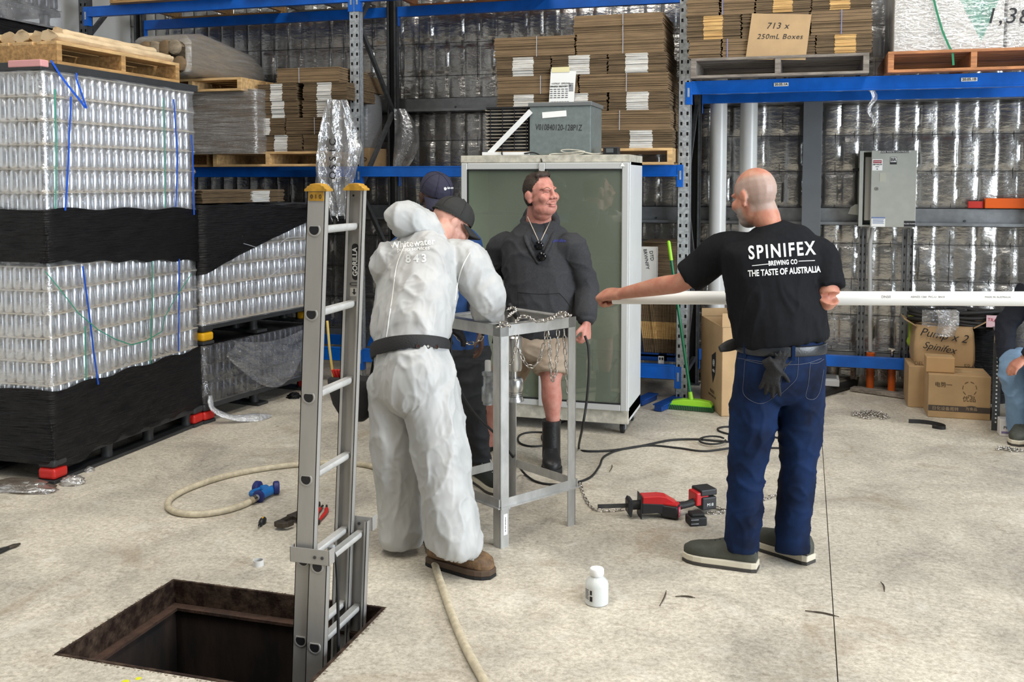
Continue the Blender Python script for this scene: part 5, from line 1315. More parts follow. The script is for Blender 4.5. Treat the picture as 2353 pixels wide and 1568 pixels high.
for px, w, labl in ((1976, .014, 'thin galvanised strut left of the conduit under the cabinet'), (1985, .014, 'thin galvanised strut nearer the conduit under the cabinet'), (2077, .020, 'slotted strut channel right of the conduit'), (2092, .014, 'thin strut at the right below the cabinet')):
    xx = WY(px, 650, 8.55).x; z1 = ztx(px, 526, 8.55)
    m = MB().box(xx - w, xx - w + .003, 8.53, 8.57, .12, z1).box(xx + w - .003, xx + w, 8.53, 8.57, .12, z1).box(xx - w, xx + w, 8.567, 8.57, .12, z1)
    e = tag(m.build('strut_channel', M_girt, None), labl, 'strut')
    h_ = MB()
    for z in np.arange(.2, z1 - .05, .07): h_.box(xx - .004, xx + .004, 8.565, 8.5665, z, z + .022)
    h_.build('slots', M_black, e)['kind'] = 'stuff'
o0 = WY(2262, 467, 8.60); 
ob = thing('orange_rail', 'orange plastic rail resting on the grey wall girt', 'rail', (o0.x + .25, 8.60, 1.504))
MB().box(o0.x, o0.x + .55, 8.58, 8.64, 1.504, 1.585).build('rail_body', mat('bright_orange_plastic', (.75, .115, .01), .35), ob, bevel=.006)
MB().box(o0.x - .12, o0.x - .005, 8.60, 8.63, 1.504, 1.56).build('red_end', mat('red_orange_plastic', (.55, .04, .03), .35), ob, bevel=.006)
# ================================================================== cartons and coils at the right
def printed_box(nm, label, x0, x1, y0, y1, z0, z1, m=M_kraft, seam=True, cat='box', rot=0.0, bev=.006):
    t = thing(nm, label, cat, ((x0 + x1) / 2, (y0 + y1) / 2, z0), rot)
    M = MW[t]; W, D, H = (x1 - x0) / 2, (y1 - y0) / 2, z1 - z0
    MB(M).box(-W, W, -D, D, 0, H).build('carton_body', m, t, bevel=bev, seg=3)
    if seam: MB(M).box(-W + .004, W - .004, -.025, .025, H - .0005, H + .0012).build('tape', mat('packing_tape', (.50, .38, .22), .25), t)
    return t
M_band = mat('dark_print_band', (0.075, 0.06, 0.05), .7)
M_print = mat('brown_print', (0.10, 0.065, 0.035), .7)
bA, bB = WZ(2132, 959), WZ(2275, 967); yb0 = (bA.y + bB.y) / 2
hb = ztx(2200, 863, yb0)
bx1 = printed_box('carton', 'large printed carton in front of the carton group at right', bA.x, bB.x, yb0, yb0 + .34, 0, hb)
def onface(px, py): return WY(px, py, yb0 - .0012)
MB().box(bA.x + .002, bB.x - .002, yb0 - .0014, yb0 - .0004, ztx(2200, 947, yb0), ztx(2200, 934, yb0)).build('print_band', M_band, bx1)
text('print', '\u65e5\u5316\u8bbe\u5907\u5468\u8f6c', .030, onface(2172, 940) + V((0, -.0008, 0)), (1, 0, 0), (0, 0, 1), mat('tan_print', (.40, .30, .19), .7), bx1)
e = onface(2232, 941); MB().lathe([(.050, 0), (.050, .001)], 28, frame_mat(e + V((0, -.0006, 0)), (1, 0, 0), (0, 0, .48), (0, -1, 0))).build('print_oval', M_band, bx1)
text('print', '\u4e3a\u98df\u54c1', .026, e + V((0, -.0022, 0)), (1, 0, 0), (0, 0, 1), mat('tan_print', (0, 0, 0)), bx1)
text('print', '\u7535\u52bf\u4e00', .040, onface(2168, 885) + V((0, -.0006, 0)), (1, 0, 0), (0, 0, 1), M_print, bx1)
e = onface(2228, 894)
for k in range(7):
    a0 = k * .9; m = MB().tube([e + V((math.cos(a0 + i * .09) * .046, -.0004, math.sin(a0 + i * .09) * .05)) for i in range(7)], .0022, 5); m.build('print_emblem', M_print, bx1)
text('print', '\u4f18\u54c1', .045, e + V((0, -.0004, -.078)), (1, 0, 0), (0, 0, 1), M_print, bx1)
b2a = WZ(2087, 938); b2 = printed_box('carton', 'tall brown carton left of the large printed one', b2a.x - .0, b2a.x + .20, 7.98, 8.34, 0, ztx(2110, 842, 7.98), M_kraftmid if False else M_kraft)
p0, p1 = WY(2100, 850, 8.03), WY(2242, 850, 8.03); zp0 = max(ztx(2110, 842, 7.98), hb) + .003
zp1 = ztx(2170, 752, 8.03)
bp_ = thing('carton', 'crumpled tan carton hand-marked in black on top of the carton group', 'box', ((p0.x + p1.x) / 2, 8.2, zp0))
def pring(z, g, tw=0):
    out = []; W = (p1.x - p0.x) / 2 * g; D = .19 * g; cx_ = (p0.x + p1.x) / 2
    for k in range(48):
        a = 2 * math.pi * k / 48; c_, s_ = math.cos(a), math.sin(a); e_ = .22
        out.append((cx_ + math.copysign(abs(c_) ** e_, c_) * W + .012 * noise.noise(V((c_ * 2, s_ * 2, z * 9))), 8.22 + math.copysign(abs(s_) ** e_, s_) * D + .012 * noise.noise(V((c_ * 3, s_ * 3, z * 7 + 4))), z))
    return out
MB().loft([pring(zp0, .98), pring(zp0 + .05, 1.0), pring(zp0 + .15, 1.01), pring(zp0 + .25, .97), pring(zp1 - .02, .93), pring(zp1, .93)]).build('carton_body', M_kraft, bp_, smooth=45)
text('handwriting', 'Pump x 2', .088, WY(2168, 772, 8.012), (1, 0, -.14), (0, 0, 1), M_ink, bp_, shear=.3); text('handwriting', 'Spinifex', .075, WY(2158, 800, 8.008), (1, 0, -.16), (0, 0, 1), M_ink, bp_, shear=.35)
text('print', 'DEL', .04, WY(2112, 836, 8.012), (1, 0, 0), (0, 0, 1), M_print, bp_); text('print', 'FRA', .045, WY(2228, 843, 8.012), (1, 0, 0), (0, 0, 1), M_print, bp_)
for s, l in ((-1, 'l'), (1, 'r')):
    f0 = V(((p0.x + p1.x) / 2 + s * (p1.x - p0.x) / 2 * .93, 8.06, zp1 - .005))
    MB()._add([f0, f0 + V((0, .3, 0)), f0 + V((s * .09, .3, .055)), f0 + V((s * .09, .02, .05)), f0 + V((0, 0, -.004)), f0 + V((0, .3, -.004)), f0 + V((s * .09, .3, .051)), f0 + V((s * .09, .02, .046))], [(0, 1, 2, 3), (7, 6, 5, 4), (0, 3, 7, 4), (1, 5, 6, 2), (2, 6, 7, 3), (0, 4, 5, 1)]).build('open_flap', M_kraft, bp_)
sb0, sb1 = WY(2128, 858, yb0 + .06), WY(2194, 858, yb0 + .06)
printed_box('carton', 'small tan carton on top of the large printed one', sb0.x, sb1.x, yb0 + .06, yb0 + .22, hb + .002, hb + .002 + (ztx(2150, 826, yb0 + .06) - ztx(2150, 861, yb0 + .06)), mat('tan_cardboard', (.52, .33, .16), .7, var=.08, vscale=5))
for k, (px, py, R_, n, lab_) in enumerate(((2152, 728, .20, 3, 'black poly pipe coil on the crumpled carton, nearer the conduit'), (2228, 735, .23, 4, 'black poly pipe coil with a pink tag, behind the crumpled carton'))):
    c = WY(px, py, 8.20 + .05 * k); c.z = zp1 + .015
    if k: c.z -= .03
    tt = thing('hose_coil', lab_, 'hose', (c.x, c.y, c.z))
    for i in range(n):
        for j in range(3):
            rr = R_ - .022 * j; zz = c.z + .018 + .034 * i
            MB().tube([(c.x + rr * math.cos(a) * 1.0, c.y + rr * .62 * math.sin(a), zz + .012 * math.sin(a * 2 + i)) for a in [2 * math.pi * q / 36 for q in range(36)]], .016, 8, closed=True).build('coil_turn', M_rubber, tt, smooth=60)
    if k: MB().box(c.x + .09, c.x + .17, c.y - R_ * .62 - .03, c.y - R_ * .62 - .024, c.z + .02, c.z + .11).build('pink_tag', mat('pink_label', (.62, .42, .45), .6), tt); text('print', 'TRA', .035, (c.x + .13, c.y - R_ * .62 - .031, c.z + .075), (1, 0, -.1), (0, 0, 1), mat('crimson_print', (.40, .03, .06), .6), tt)
    else: MB().grid(lambda u, v: (c.x - .12 + .26 * u, c.y - R_ * .62 - .022 - .01 * math.sin(u * 9), c.z + .11 - .13 * v + .01 * noise.noise(V((u * 9, v * 9, 1)))), 16, 10).build('film_wrap', M_film, tt, smooth=70)
def fscrap(u, v): return WY(2150 + 48 * u + 6 * math.sin(v * 4), 712 + 62 * v, 7.99) + V((0, -.012 * math.sin(u * 7 + v * 3), 0))
tag(MB().grid(fscrap, 14, 18).build('film_scrap', film('tape_film', (1, 1, 1)), None, smooth=70), 'clear film hanging down the front of the crumpled carton', 'film')
# dark goods behind the cartons
gb = thing('black_bag', 'black plastic bag slumped behind the cartons at right', 'bag', (1.32, 8.4, 0))
def gring(z, g): return [(1.36 + .22 * g * math.cos(a) * (1 + .12 * noise.noise(V((math.cos(a) * 2, math.sin(a) * 2, z * 6)))), 8.42 + .16 * g * math.sin(a), z) for a in [2 * math.pi * k / 26 for k in range(26)]]
MB().loft([gring(0, .95), gring(.1, 1.05), gring(.3, 1.1), gring(.5, 1.0), gring(.62, .7), gring(.66, .3)]).build('bag_body', M_blackfilm, gb, smooth=60)
gg = WY(2098, 787, 8.35); tag(MB().sphere((gg.x, 8.40, gg.z), (.045, .04, .05), 12, 8).box(gg.x - .03, gg.x + .03, 8.37, 8.43, .72, gg.z).build('green_pouch', mat('lime_plastic', (.32, .45, .04), .4), None, smooth=50), 'lime green pouch tucked left of the crumpled carton', 'pouch')
# board with perforated angle at the far right
sp = [WZ(2296, 990), WZ(2278, 905)]
pn = thing('shelf_panel', 'pale shelf panel edged with perforated black angle beside the cartons', 'panel', ((sp[0].x + sp[1].x) / 2, (sp[0].y + sp[1].y) / 2, 0))
d = (sp[1] - sp[0]); d.z = 0; d = d.normalized(); hp_ = .60
def qbox(p, d_, L_, th, z0, z1): return MB(frame_mat((p.x, p.y, 0), d_, (-d_.y, d_.x, 0), (0, 0, 1))).box(0, L_, 0, th, z0, z1)
Lp = .75
qbox(sp[0], d, Lp, .018, .0, hp_).build('board', mat('pale_board', (.58, .50, .38), .6, var=.1, vscale=3), pn)
qbox(sp[0] - d * .012, d, .012, .05, .0, hp_ + .01).build('perforated_angle', M_galv_dark, pn)
qbox(sp[0] - d * .012, d, Lp + .02, .03, hp_ + .0, hp_ + .03).build('top_angle', M_galv_dark, pn)
hh = MB()
for z in np.arange(.06, hp_ - .02, .028):
    q = sp[0] - d * .0135; nrm = V((-d.y, d.x, 0)); c_ = q + nrm * .025; hh.cyl((c_.x, c_.y, z), (c_.x - d.x * .001, c_.y - d.y * .001, z), .006, n=6)
o = hh.build('angle_holes', M_paper, pn); o['kind'] = 'stuff'
w0 = WZ(2297, 1003); wbx_ = printed_box('small_white_carton', 'small white labelled carton on the floor by the shelf panel', w0.x, w0.x + .11, w0.y, w0.y + .10, 0, .115, mat('white_box_card', (.66, .64, .62), .6), False)
text('print', 'PRO', .03, (w0.x + .05, w0.y - .001, .06), (1, 0, 0), (0, 0, 1), M_ink, wbx_); MB().box(w0.x + .01, w0.x + .10, w0.y - .0008, w0.y, .02, .035).build('print_band', mat('violet_print', (.2, .16, .3), .6), wbx_)
# ---- chain pile, strap, mat, scale on the floor at right
cpile = WZ(2000, 957); pile = thing('chain_pile', 'heaped pile of bright chain on the floor right of the person in black', 'chain', (cpile.x, cpile.y, 0))
rn = random.Random(31)
for k in range(110):
    a, r_ = rn.random() * 6.28, .115 * math.sqrt(rn.random()); z = .006 + .045 * (1 - r_ / .13) * rn.random()
    o = bpy.data.objects.new('link', SLINK); COL.objects.link(o); o.parent = pile
    o.matrix_local = Matrix.Translation((1.15 * r_ * math.cos(a), r_ * math.sin(a), z)) @ Euler((rn.uniform(-.6, .6), rn.uniform(-.6, .6), rn.random() * 6)).to_matrix().to_4x4()
c2 = WZ(2318, 1037); pile2 = thing('chain_pile', 'small pile of chain on the floor near the right picture edge', 'chain', (c2.x, c2.y, 0))
for k in range(26):
    a, r_ = rn.random() * 6.28, .07 * math.sqrt(rn.random())
    o = bpy.data.objects.new('link', SLINK); COL.objects.link(o); o.parent = pile2
    o.matrix_local = Matrix.Translation((r_ * math.cos(a) * 1.2, r_ * .4 * math.sin(a), .008 + .012 * rn.random())) @ Euler((rn.uniform(-.5, .5), rn.uniform(-.5, .5), rn.random() * 6)).to_matrix().to_4x4()
P = catmull([WZ(2088, 968, .015), WZ(2115, 969, .016), WZ(2145, 973, .014), WZ(2168, 979, .012), WZ(2172, 984, .010), WZ(2160, 985, .008), WZ(2142, 982, .007)], 5)
m = MB()
for a, b_ in zip(P[:-1], P[1:]): m.bar(a, b_, .004, .028, up=(0, 0, 1))
tag(m.build('black_strap', M_rubber, None), 'folded black strap on the floor in front of the printed carton', 'strap')
a_, b_ = WZ(1885, 925), WZ(1963, 893)
mt = thing('rolled_mat', 'black rolled mat on the floor behind the person in the black T-shirt', 'mat', a_)
MB().cyl(a_ + V((-.1, .0, .035)), b_ + V((0, .05, .035)), .035, n=16).build('roll', M_rubber, mt, smooth=40)
MB().cyl(a_ + V((-.104, .0, .035)), a_ + V((-.1, .0, .035)), .02, n=16).build('core', M_kraft, mt)
s0 = WZ(1890, 915); sc_ = thing('bench_scale', 'grey flat bench scale lying on the rolled mat', 'scale', (s0.x + .05, s0.y + .25, .072))
MB().box(s0.x - .1, s0.x + .13, s0.y + .12, s0.y + .36, .072, .125).build('housing', mat('pale_grey_plastic', (.40, .40, .40), .5), sc_, bevel=.006)
MB().box(s0.x - .08, s0.x + .11, s0.y + .14, s0.y + .34, .125, .130).build('platform', M_steel, sc_, bevel=.003)
tag(MB().bar(WZ(1958, 893, .02), WZ(2087, 911, .02), .09, .03).build('timber_batten', M_woodgrey, None, bevel=.003), 'grey timber batten on the floor in front of the orange pipes', 'timber')
# ================================================================== open carton, broom and clutter by the middle-right upright
eA = WZ(1657, 958); eL = WZ(1604, 910)
d1 = (eL - eA); d1.z = 0; Lc = min(d1.length, .62); d1 = d1.normalized(); d2_ = V((d1.y, -d1.x, 0)); d2_ = d2_ if d2_.x > 0 else -d2_
ztop_ = WY(1657, 752, eA.y).z
oc = thing('open_carton', 'tall tan carton with a raised flap and black printed badge behind the broom', 'box', (eA + d1 * .2 + d2_ * .15))
Mo = frame_mat(eA, d1, d2_, (0, 0, 1)); Wc = .36
m = MB(Mo); th = .006
m.box(0, Lc, 0, th, 0, ztop_); m.box(0, Lc, Wc - th, Wc, 0, ztop_ - .03); m.box(0, th, 0, Wc, 0, ztop_); m.box(Lc - th, Lc, 0, Wc, 0, ztop_); m.box(0, Lc, 0, Wc, 0, th)
if Mo.determinant() < 0: m.f = [tuple(reversed(f)) for f in m.f]
m.build('carton_body', M_kraft, oc)
m = MB(Mo); m.box(Lc - .01, Lc, 0, Wc, ztop_ - .0, ztop_ + .06); m.box(.0, th, 0, Wc, ztop_ - .004, ztop_ + .10); m.box(.0, Lc, .0 + Wc - .01, Wc - .004, ztop_ - .03, ztop_ + .09)
m.build('raised_flap', M_kraft, oc)
bc = eA + d1 * Lc * .36 + V((0, 0, ztop_ * .50)); nrm = d1.cross(V((0, 0, 1))); nrm = nrm if (CC - bc).dot(nrm) > 0 else -nrm
poly = [(-.06, .075), (.055, .12), (.06, .04), (.045, -.05), (-.02, -.13), (-.055, -.06)]
rt = V((0, 0, 1)).cross(nrm)
MB().prism(poly, .001, frame_mat(bc + nrm * .001, rt, (0, 0, 1), nrm)).build('black_badge', M_ink, oc)
text('badge_print', '@', .055, bc + nrm * .0028 + V((0, 0, .03)), rt, (0, 0, 1), M_paper, oc); text('badge_print', 'mix', .04, bc + nrm * .0028 + V((0, 0, -.03)), rt, (0, 0, 1), M_paper, oc)
for k in range(2): text('print', ('FRAGILE', 'HANDLE WITH CARE')[k], .035 - .012 * k, eA + d1 * Lc * .42 + nrm * .0015 + V((0, 0, ztop_ * (.20 - .05 * k))), rt, (0, 0, 1), M_print, oc)
# broom
bh = WZ(1590, 945); br = thing('broom', 'push broom with lime green head and dark green handle leaning on the rack', 'broom', (bh.x, bh.y, 0))
M_lime = mat('lime_green_plastic', (.30, .62, .03), .4); M_dgreen = mat('dark_green_paint', (.008, .13, .05), .35)
bl0, bl1 = WZ(1540, 938, .0), WZ(1638, 946, .0); bd = (bl1 - bl0).normalized(); bw = (bl1 - bl0).length
zt_b = WY(1590, 922, bh.y).z
prof = [(-bw / 2, zt_b - .035), (-bw / 2 + .02, zt_b - .012), (-bw * .2, zt_b + .004), (bw * .2, zt_b + .006), (bw / 2 - .02, zt_b - .004), (bw / 2, zt_b - .03)]
nb = V((-bd.y, bd.x, 0)); cB = (bl0 + bl1) / 2
MB(frame_mat(cB - nb * .035, bd, (0, 0, 1), nb)).prism(prof + [(bw / 2 - .01, zt_b - .045), (-bw / 2 + .01, zt_b - .05)], .07).build('broom_head', M_lime, br, bevel=.006)
m = MB(); m2 = MB(); rn = random.Random(8)
for i in range(26):
    for j in range(4):
        u = -bw / 2 + .012 + (bw - .024) * i / 25; v = -.03 + .06 * j / 3; p = cB + bd * u + nb * v; f = 1.12
        q = cB + bd * u * f + nb * v * 1.5
        m.cyl((p.x, p.y, zt_b - .04), (p.x * .5 + q.x * .5, p.y * .5 + q.y * .5, zt_b * .42), .0045, .006, n=5); m2.cyl((p.x * .5 + q.x * .5, p.y * .5 + q.y * .5, zt_b * .42), (q.x, q.y, .002), .007, .010, n=5)
o = m.build('bristles', mat('green_bristle', (.06, .36, .05), .6), br); o['kind'] = 'stuff'
o = m2.build('bristle_tips', mat('dark_bristle', (.012, .06, .015), .7), br); o['kind'] = 'stuff'
h0 = cB + V((0, 0, zt_b - .01)); h1 = WY(1537, 560, RACKY - .05)
hd_ = (h1 - h0).normalized()
MB().cyl(h0, h0 + hd_ * .07, .019, .015, n=12).build('socket', M_lime, br, smooth=40)
MB().cyl(h0 + hd_ * .05, h1, .0115, n=10).build('handle', M_dgreen, br, smooth=40)
MB().cyl(h1 - hd_ * .13, h1 + hd_ * .01, .014, n=12).sphere(h1 + hd_ * .01, .014, 10, 6).build('hang_grip', M_lime, br, smooth=40)
# blue stillage parts and cartons right of the fridge
M_bluedk = mat('blue_steel_parts', (.005, .055, .26), .45, var=.3, vscale=8)
def blk(nm, labl, cat, x0, x1, y0, y1, z0, z1, m, bev=.004): return tag(MB().box(x0, x1, y0, y1, z0, z1).build(nm, m, None, bevel=bev), labl, cat)
xs0, xs1 = WY(1440, 800, 7.75).x, WY(1552, 800, 7.75).x
st_ = thing('blue_stillage', 'blue steel stillage tray with arrow label between fridge and rack upright', 'stillage', ((xs0 + xs1) / 2, 7.95, .31))
zs0, zs1 = .305, ztx(1500, 812, 7.72)
MB().box(xs0, xs1, 7.72, 7.75, zs0, zs0 + .05).box(xs0, xs1, 8.2, 8.23, zs0, zs0 + .05).box(xs0, xs1, 7.72, 8.23, zs1 - .03, zs1).box(xs0, xs0 + .05, 7.72, 7.78, zs0, zs1).box(xs1 - .13, xs1 - .06, 7.72, 7.78, zs0, zs1).build('frame', M_bluedk, st_, bevel=.003)
ar = WY(1519, 832, 7.715); MB().box(ar.x - .022, ar.x + .022, 7.7175, 7.7195, ar.z - .045, ar.z + .045).build('arrow_label', M_paper, st_)
for sx in (-1, 1):
    for sz in (-1, 1): MB().prism([(-.006, -.008), (.006, -.008), (.006, .004), (.011, .004), (0, .016), (-.011, .004), (-.006, .004)], .0008, frame_mat((ar.x + sx * .010, 7.7172, ar.z + sz * .022), (1, 0, 0), (0, 0, sz), (0, -1, 0))).build('arrow', M_ink, st_)
for (x0, x1, px0, lab_) in ((1502, 1556, 0, 'flat cartons standing on edge beside the rack upright'), (1466, 1500, 1, 'leaning flat cartons next to the fridge side')):
    a = WY(x0, 808, 7.74); b_ = WY(x1, 808, 7.74); za, zb_ = zs1 + .002, ztx(1530, 697, 7.74)
    t = thing('carton_bundle', lab_, 'cardboard', ((a.x + b_.x) / 2, 7.95, za)); m1, m2 = MB(), MB(); n = 15 if not px0 else 8; rn = random.Random(5)
    for k in range(n):
        x = a.x + (b_.x - a.x) * k / n; w = (b_.x - a.x) / n * .82; ln = .06 * px0 - .012; y = 7.74 + rn.uniform(-.006, .006); zm = za + (zb_ - za) * .62; zl = za + (zb_ - za) * .28
        for (z0, z1, mm) in ((za, zl, m1), (zl, zm, m2), (zm, zb_, m1)):
            o0_ = ln * (1 - (z0 - za) / (zb_ - za)); o1_ = ln * (1 - (z1 - za) / (zb_ - za))
            mm._add([(x + o0_, y, z0), (x + o0_ + w, y, z0), (x + o0_ + w, 8.15, z0), (x + o0_, 8.15, z0), (x + o1_, y, z1), (x + o1_ + w, y, z1), (x + o1_ + w, 8.15, z1), (x + o1_, 8.15, z1)], [(0, 3, 2, 1), (4, 5, 6, 7), (0, 1, 5, 4), (1, 2, 6, 5), (2, 3, 7, 6), (3, 0, 4, 7)])
    m1.build('sheets', M_kraftdark, t); m2.build('tan_edges', M_printyellow, t)
zsh = ztx(1530, 695, 7.74) + .003
xq0, xq1 = WY(1440, 640, 7.80).x, WY(1556, 640, 7.80).x
tag(MB().box(xq0, xq1, 7.76, 8.25, zsh, zsh + .02).build('loose_board', M_woodgrey, None), 'weathered board laid over the standing flat cartons', 'board')
carton_bundle('flat carton bundle lying behind the white carton near the broom top', None, xq0 + .12, xq1 + .01, zsh + .022, ztx(1530, 556, 7.86), y0=7.86, depth=.4, rnd=random.Random(3))
wq0, wq1 = WY(1440, 640, 7.77).x, WY(1508, 640, 7.77).x
wc = printed_box('white_carton', 'white carton with torn label between the fridge and the rack', wq0, wq1, 7.77, 7.855, zsh + .022, ztx(1490, 568, 7.77), M_paper, False)
for k, s in enumerate(('DTD', 'BRWNIFY')): text('print', s, .038, (WY(1497 - 12 * k, 588 + 8 * k, 7.767).x, 7.768, WY(1497, 588 + 8 * k, 7.767).z), (.15, 0, -1), (1, 0, .15), M_ink, wc)
for (px0, py0, px1, py1, lab_) in ((1468, 925, 1502, 910, 'blue steel offcut on the floor beside the fridge castor'), (1512, 938, 1562, 916, 'blue steel offcut on the floor beside the rack foot')):
    a, b_ = WZ(px0, py0, .03), WZ(px1, py1, .03); d = (b_ - a).normalized()
    e = MB().bar(a, b_, .06, .05); e.bar(a + V((0, 0, .02)), b_ + V((0, 0, .02)), .09, .008)
    tag(e.build('steel_offcut', M_bluedk, None, bevel=.003), lab_, 'steel')
# ================================================================== hose with spray gun
hz_ = .017; M_hose = mat('cream_hose', (.58, .51, .37), .55, var=.25, vscale=30)
hpts = [WZ(px, py, hz_) for px, py in ((592, 1143), (560, 1160), (515, 1174), (460, 1182), (415, 1180), (390, 1170), (386, 1156), (400, 1140), (445, 1118), (520, 1094), (600, 1078), (680, 1068), (760, 1064), (830, 1067), (880, 1082), (930, 1120), (965, 1175), (985, 1240), (1000, 1300), (1018, 1355), (1043, 1425), (1072, 1492), (1112, 1566), (1150, 1640))]
hs_ = thing('water_hose', 'cream water hose looping round the ladder with a blue spray gun on its end', 'hose', (hpts[0].x, hpts[0].y, 0))
MB().tube(catmull(hpts, 8), .0165, 12).build('hose_tube', M_hose, hs_, smooth=60)
g0 = WZ(588, 1145, .03); g1 = WZ(652, 1112, .03); gd = (g1 - g0).normalized(); gn = V((-gd.y, gd.x, 0))
M_gun = mat('blue_gun_body', (.012, .14, .42), .42, var=.15, vscale=20); M_gund = mat('navy_rubber', (.012, .02, .12), .5)
for k in range(3): MB().cyl(g0 - gd * (.012 + .011 * k), g0 - gd * (.006 + .011 * k), .019, n=14).build('hose_clamp', M_chrome, hs_, smooth=40)
MB().cyl(g0 - gd * .002, g0 + gd * .012, .016, n=14).build('brass_tail', M_galv, hs_, smooth=40)
MB().lathe([(.0, 0), (.026, .0), (.034, .006), (.034, .02), (.026, .028), (.021, .03), (0, .03)], 24, frame_mat(g0 + gd * .012, gn, (0, 0, 1), gd)).build('swivel_collar', M_gund, hs_, smooth=40)
L_g = .115
MB().cyl(g0 + gd * .04, g0 + gd * (.04 + L_g), .022, .024, n=18).build('gun_barrel', M_gun, hs_, smooth=40)
gp = [g0 + gd * .05 + gn * .018, g0 + gd * .045 + gn * .06, g0 + gd * .075 + gn * .072, g0 + gd * .145 + gn * .052, g0 + gd * .15 + gn * .018]
MB().tube(catmull(gp, 6), .0115, 10, flat=1.4).build('trigger_guard', M_gun, hs_, smooth=60)
MB().bar(g0 + gd * .11 + gn * .0, g0 + gd * .16 + gn * .065, .05, .04).build('head_block', M_gun, hs_, bevel=.01)
for cen, ax in ((g0 + gd * .135 + gn * .085, gn), (g0 + gd * .17 + gn * .012 - gn * .03, gd * .6 - gn * .8)):
    axn = V(ax).normalized(); MB().lathe([(0, -.02), (.028, -.02), (.036, -.014), (.036, .008), (.030, .014), (.012, .014), (.0, .012)], 24, frame_mat(cen + V((0, 0, .008)), axn.cross(V((0, 0, 1))), (0, 0, 1), axn)).build('bumper_wheel', M_gund, hs_, smooth=40)
# ================================================================== hand tools on the floor
a, b_ = WZ(593, 1214, .006), WZ(614, 1182, .018); d = (b_ - a).normalized()
sd = thing('screwdriver', 'stubby screwdriver with black and yellow grip left of the ladder', 'screwdriver', (a.x, a.y, 0))
MB().cyl(a, a + d * .035, .0035, n=8).build('shank', M_steel, sd, smooth=40)
u, v, _ = axis_frame(d)
MB().lathe([(0, .03), (.009, .03), (.011, .045), (.008, .052), (.016, .062), (.0175, .085), (.015, .105), (.006, .112), (0, .112)], 16, frame_mat(a, u, v, d)).build('grip', M_black, sd, smooth=40)
up_ = V((0, 0, 1)); un = (up_ - d * up_.dot(d)).normalized(); MB().sphere(a + d * .088 + un * .0125, (.006, .017, .006), 10, 6, frame_mat((0, 0, 0), d.cross(un), d, un)).build('yellow_inlay', M_yellow, sd, smooth=60)
a, b_ = WZ(645, 1208, .014), WZ(730, 1165, .014); d = (b_ - a).normalized(); n_ = V((-d.y, d.x, 0))
M_iron = mat('worn_cast_iron', (.085, .07, .055), .5, .6, var=.3, vscale=25)
pw = thing('pipe_wrench', 'worn cast iron pipe wrench on the floor behind the ladder foot', 'wrench', (a.x, a.y, 0))
Mp = frame_mat(a, d, n_, (0, 0, 1))
MB(Mp).prism([(-.03, -.035), (-.012, -.055), (.03, -.06), (.035, -.042), (.0, -.035), (.01, -.008), (.01, .018), (-.028, .02), (-.04, -.01)], .026).build('hook_jaw', M_iron, pw, bevel=.004)
MB(Mp).box(.01, .09, -.008, .016, .004, .02).build('jaw_shank', M_iron, pw)
for k in range(7): MB(Mp).box(.014 + k * .0095, .019 + k * .0095, -.010, .018, .003, .023).build('adjusting_thread', M_iron, pw)
MB(Mp).prism([(.085, -.03), (.12, -.02), (.32, -.012), (.33, 0), (.32, .012), (.12, .022), (.085, .03)], .024).build('handle', M_iron, pw, bevel=.004)
MB(Mp).prism([(.075, -.058), (.11, -.05), (.115, -.015), (.085, -.01)], .022).build('heel_jaw', M_iron, pw, bevel=.003)
a, b_ = WZ(728, 1200, .012), WZ(757, 1140, .012)
pl = thing('pliers', 'red-handled pliers on the floor seen between the ladder stiles', 'pliers', (a.x, a.y, 0)); d = (b_ - a).normalized(); n_ = V((-d.y, d.x, 0))
for k, s in ((0, 1), (1, -1)):
    MB().tube(catmull([a + n_ * s * .004, a + d * .06 + n_ * s * .012, a + d * .15 + n_ * s * .022, a + d * .21 + n_ * s * .016], 5), [.007] * 6 + [.010] * 6 + [.011] * 3 + [.007], 10, flat=.8).build('handle', M_red if True else M_red, pl, smooth=60)
    MB().tube([a + d * .205 + n_ * s * .017, a + d * .25 + n_ * s * .010], .006, 8).build('spur', M_iron, pl, smooth=60)
MB().cyl(a + V((0, 0, -.008)), a + V((0, 0, .008)), .017, n=14).build('pivot', M_iron, pl, smooth=40)
MB().tube([a, a - d * .05], [.012, .005], 8).build('nose', M_iron, pl, smooth=60)
a, b_ = WZ(-6, 1268, .010), WZ(46, 1250, .010)
pp = thing('pliers', 'dark grey pliers on the floor at the left picture edge', 'pliers', (a.x, a.y, 0)); d = (b_ - a).normalized(); n_ = V((-d.y, d.x, 0))
for s in (1, -1): MB().tube(catmull([b_ - d * .05, b_ - d * .09 + n_ * s * .012, a - d * .02 + n_ * s * .016, a - d * .06 + n_ * s * .01], 5), .008, 8).build('handle', M_rubber, pp, smooth=60)
MB().tube([b_ - d * .06, b_ - d * .03, b_], [.012, .014, .006], 8, flat=.7).build('nose', M_iron, pp, smooth=60)
c = WZ(594, 1300); tag(MB().lathe([(.021, 0), (.0235, 0), (.0235, .026), (.020, .026), (.020, .001), (.021, 0)], 26, Matrix.Translation(c)).build('pipe_ring', M_pvc, None, smooth=40), 'short white PVC pipe ring standing on the floor near the pit', 'ring')
c = WZ(1371, 1386); bo = thing('plastic_bottle', 'small translucent white plastic bottle with label on the floor in front', 'bottle', (c.x, c.y, 0))
sc1 = (WY(1371, 1306, c.y).z) / .145
prof = [(0, .002), (.040, .0), (.0445, .004), (.0445, .078), (.042, .090), (.030, .104), (.024, .110), (.023, .120)]
k_ = WY(1398, 1350, c.y).x - WY(1345, 1350, c.y).x; rs_ = k_ / 2 / .0445; H_ = WY(1371, 1306, c.y).z; hs2 = H_ / .142
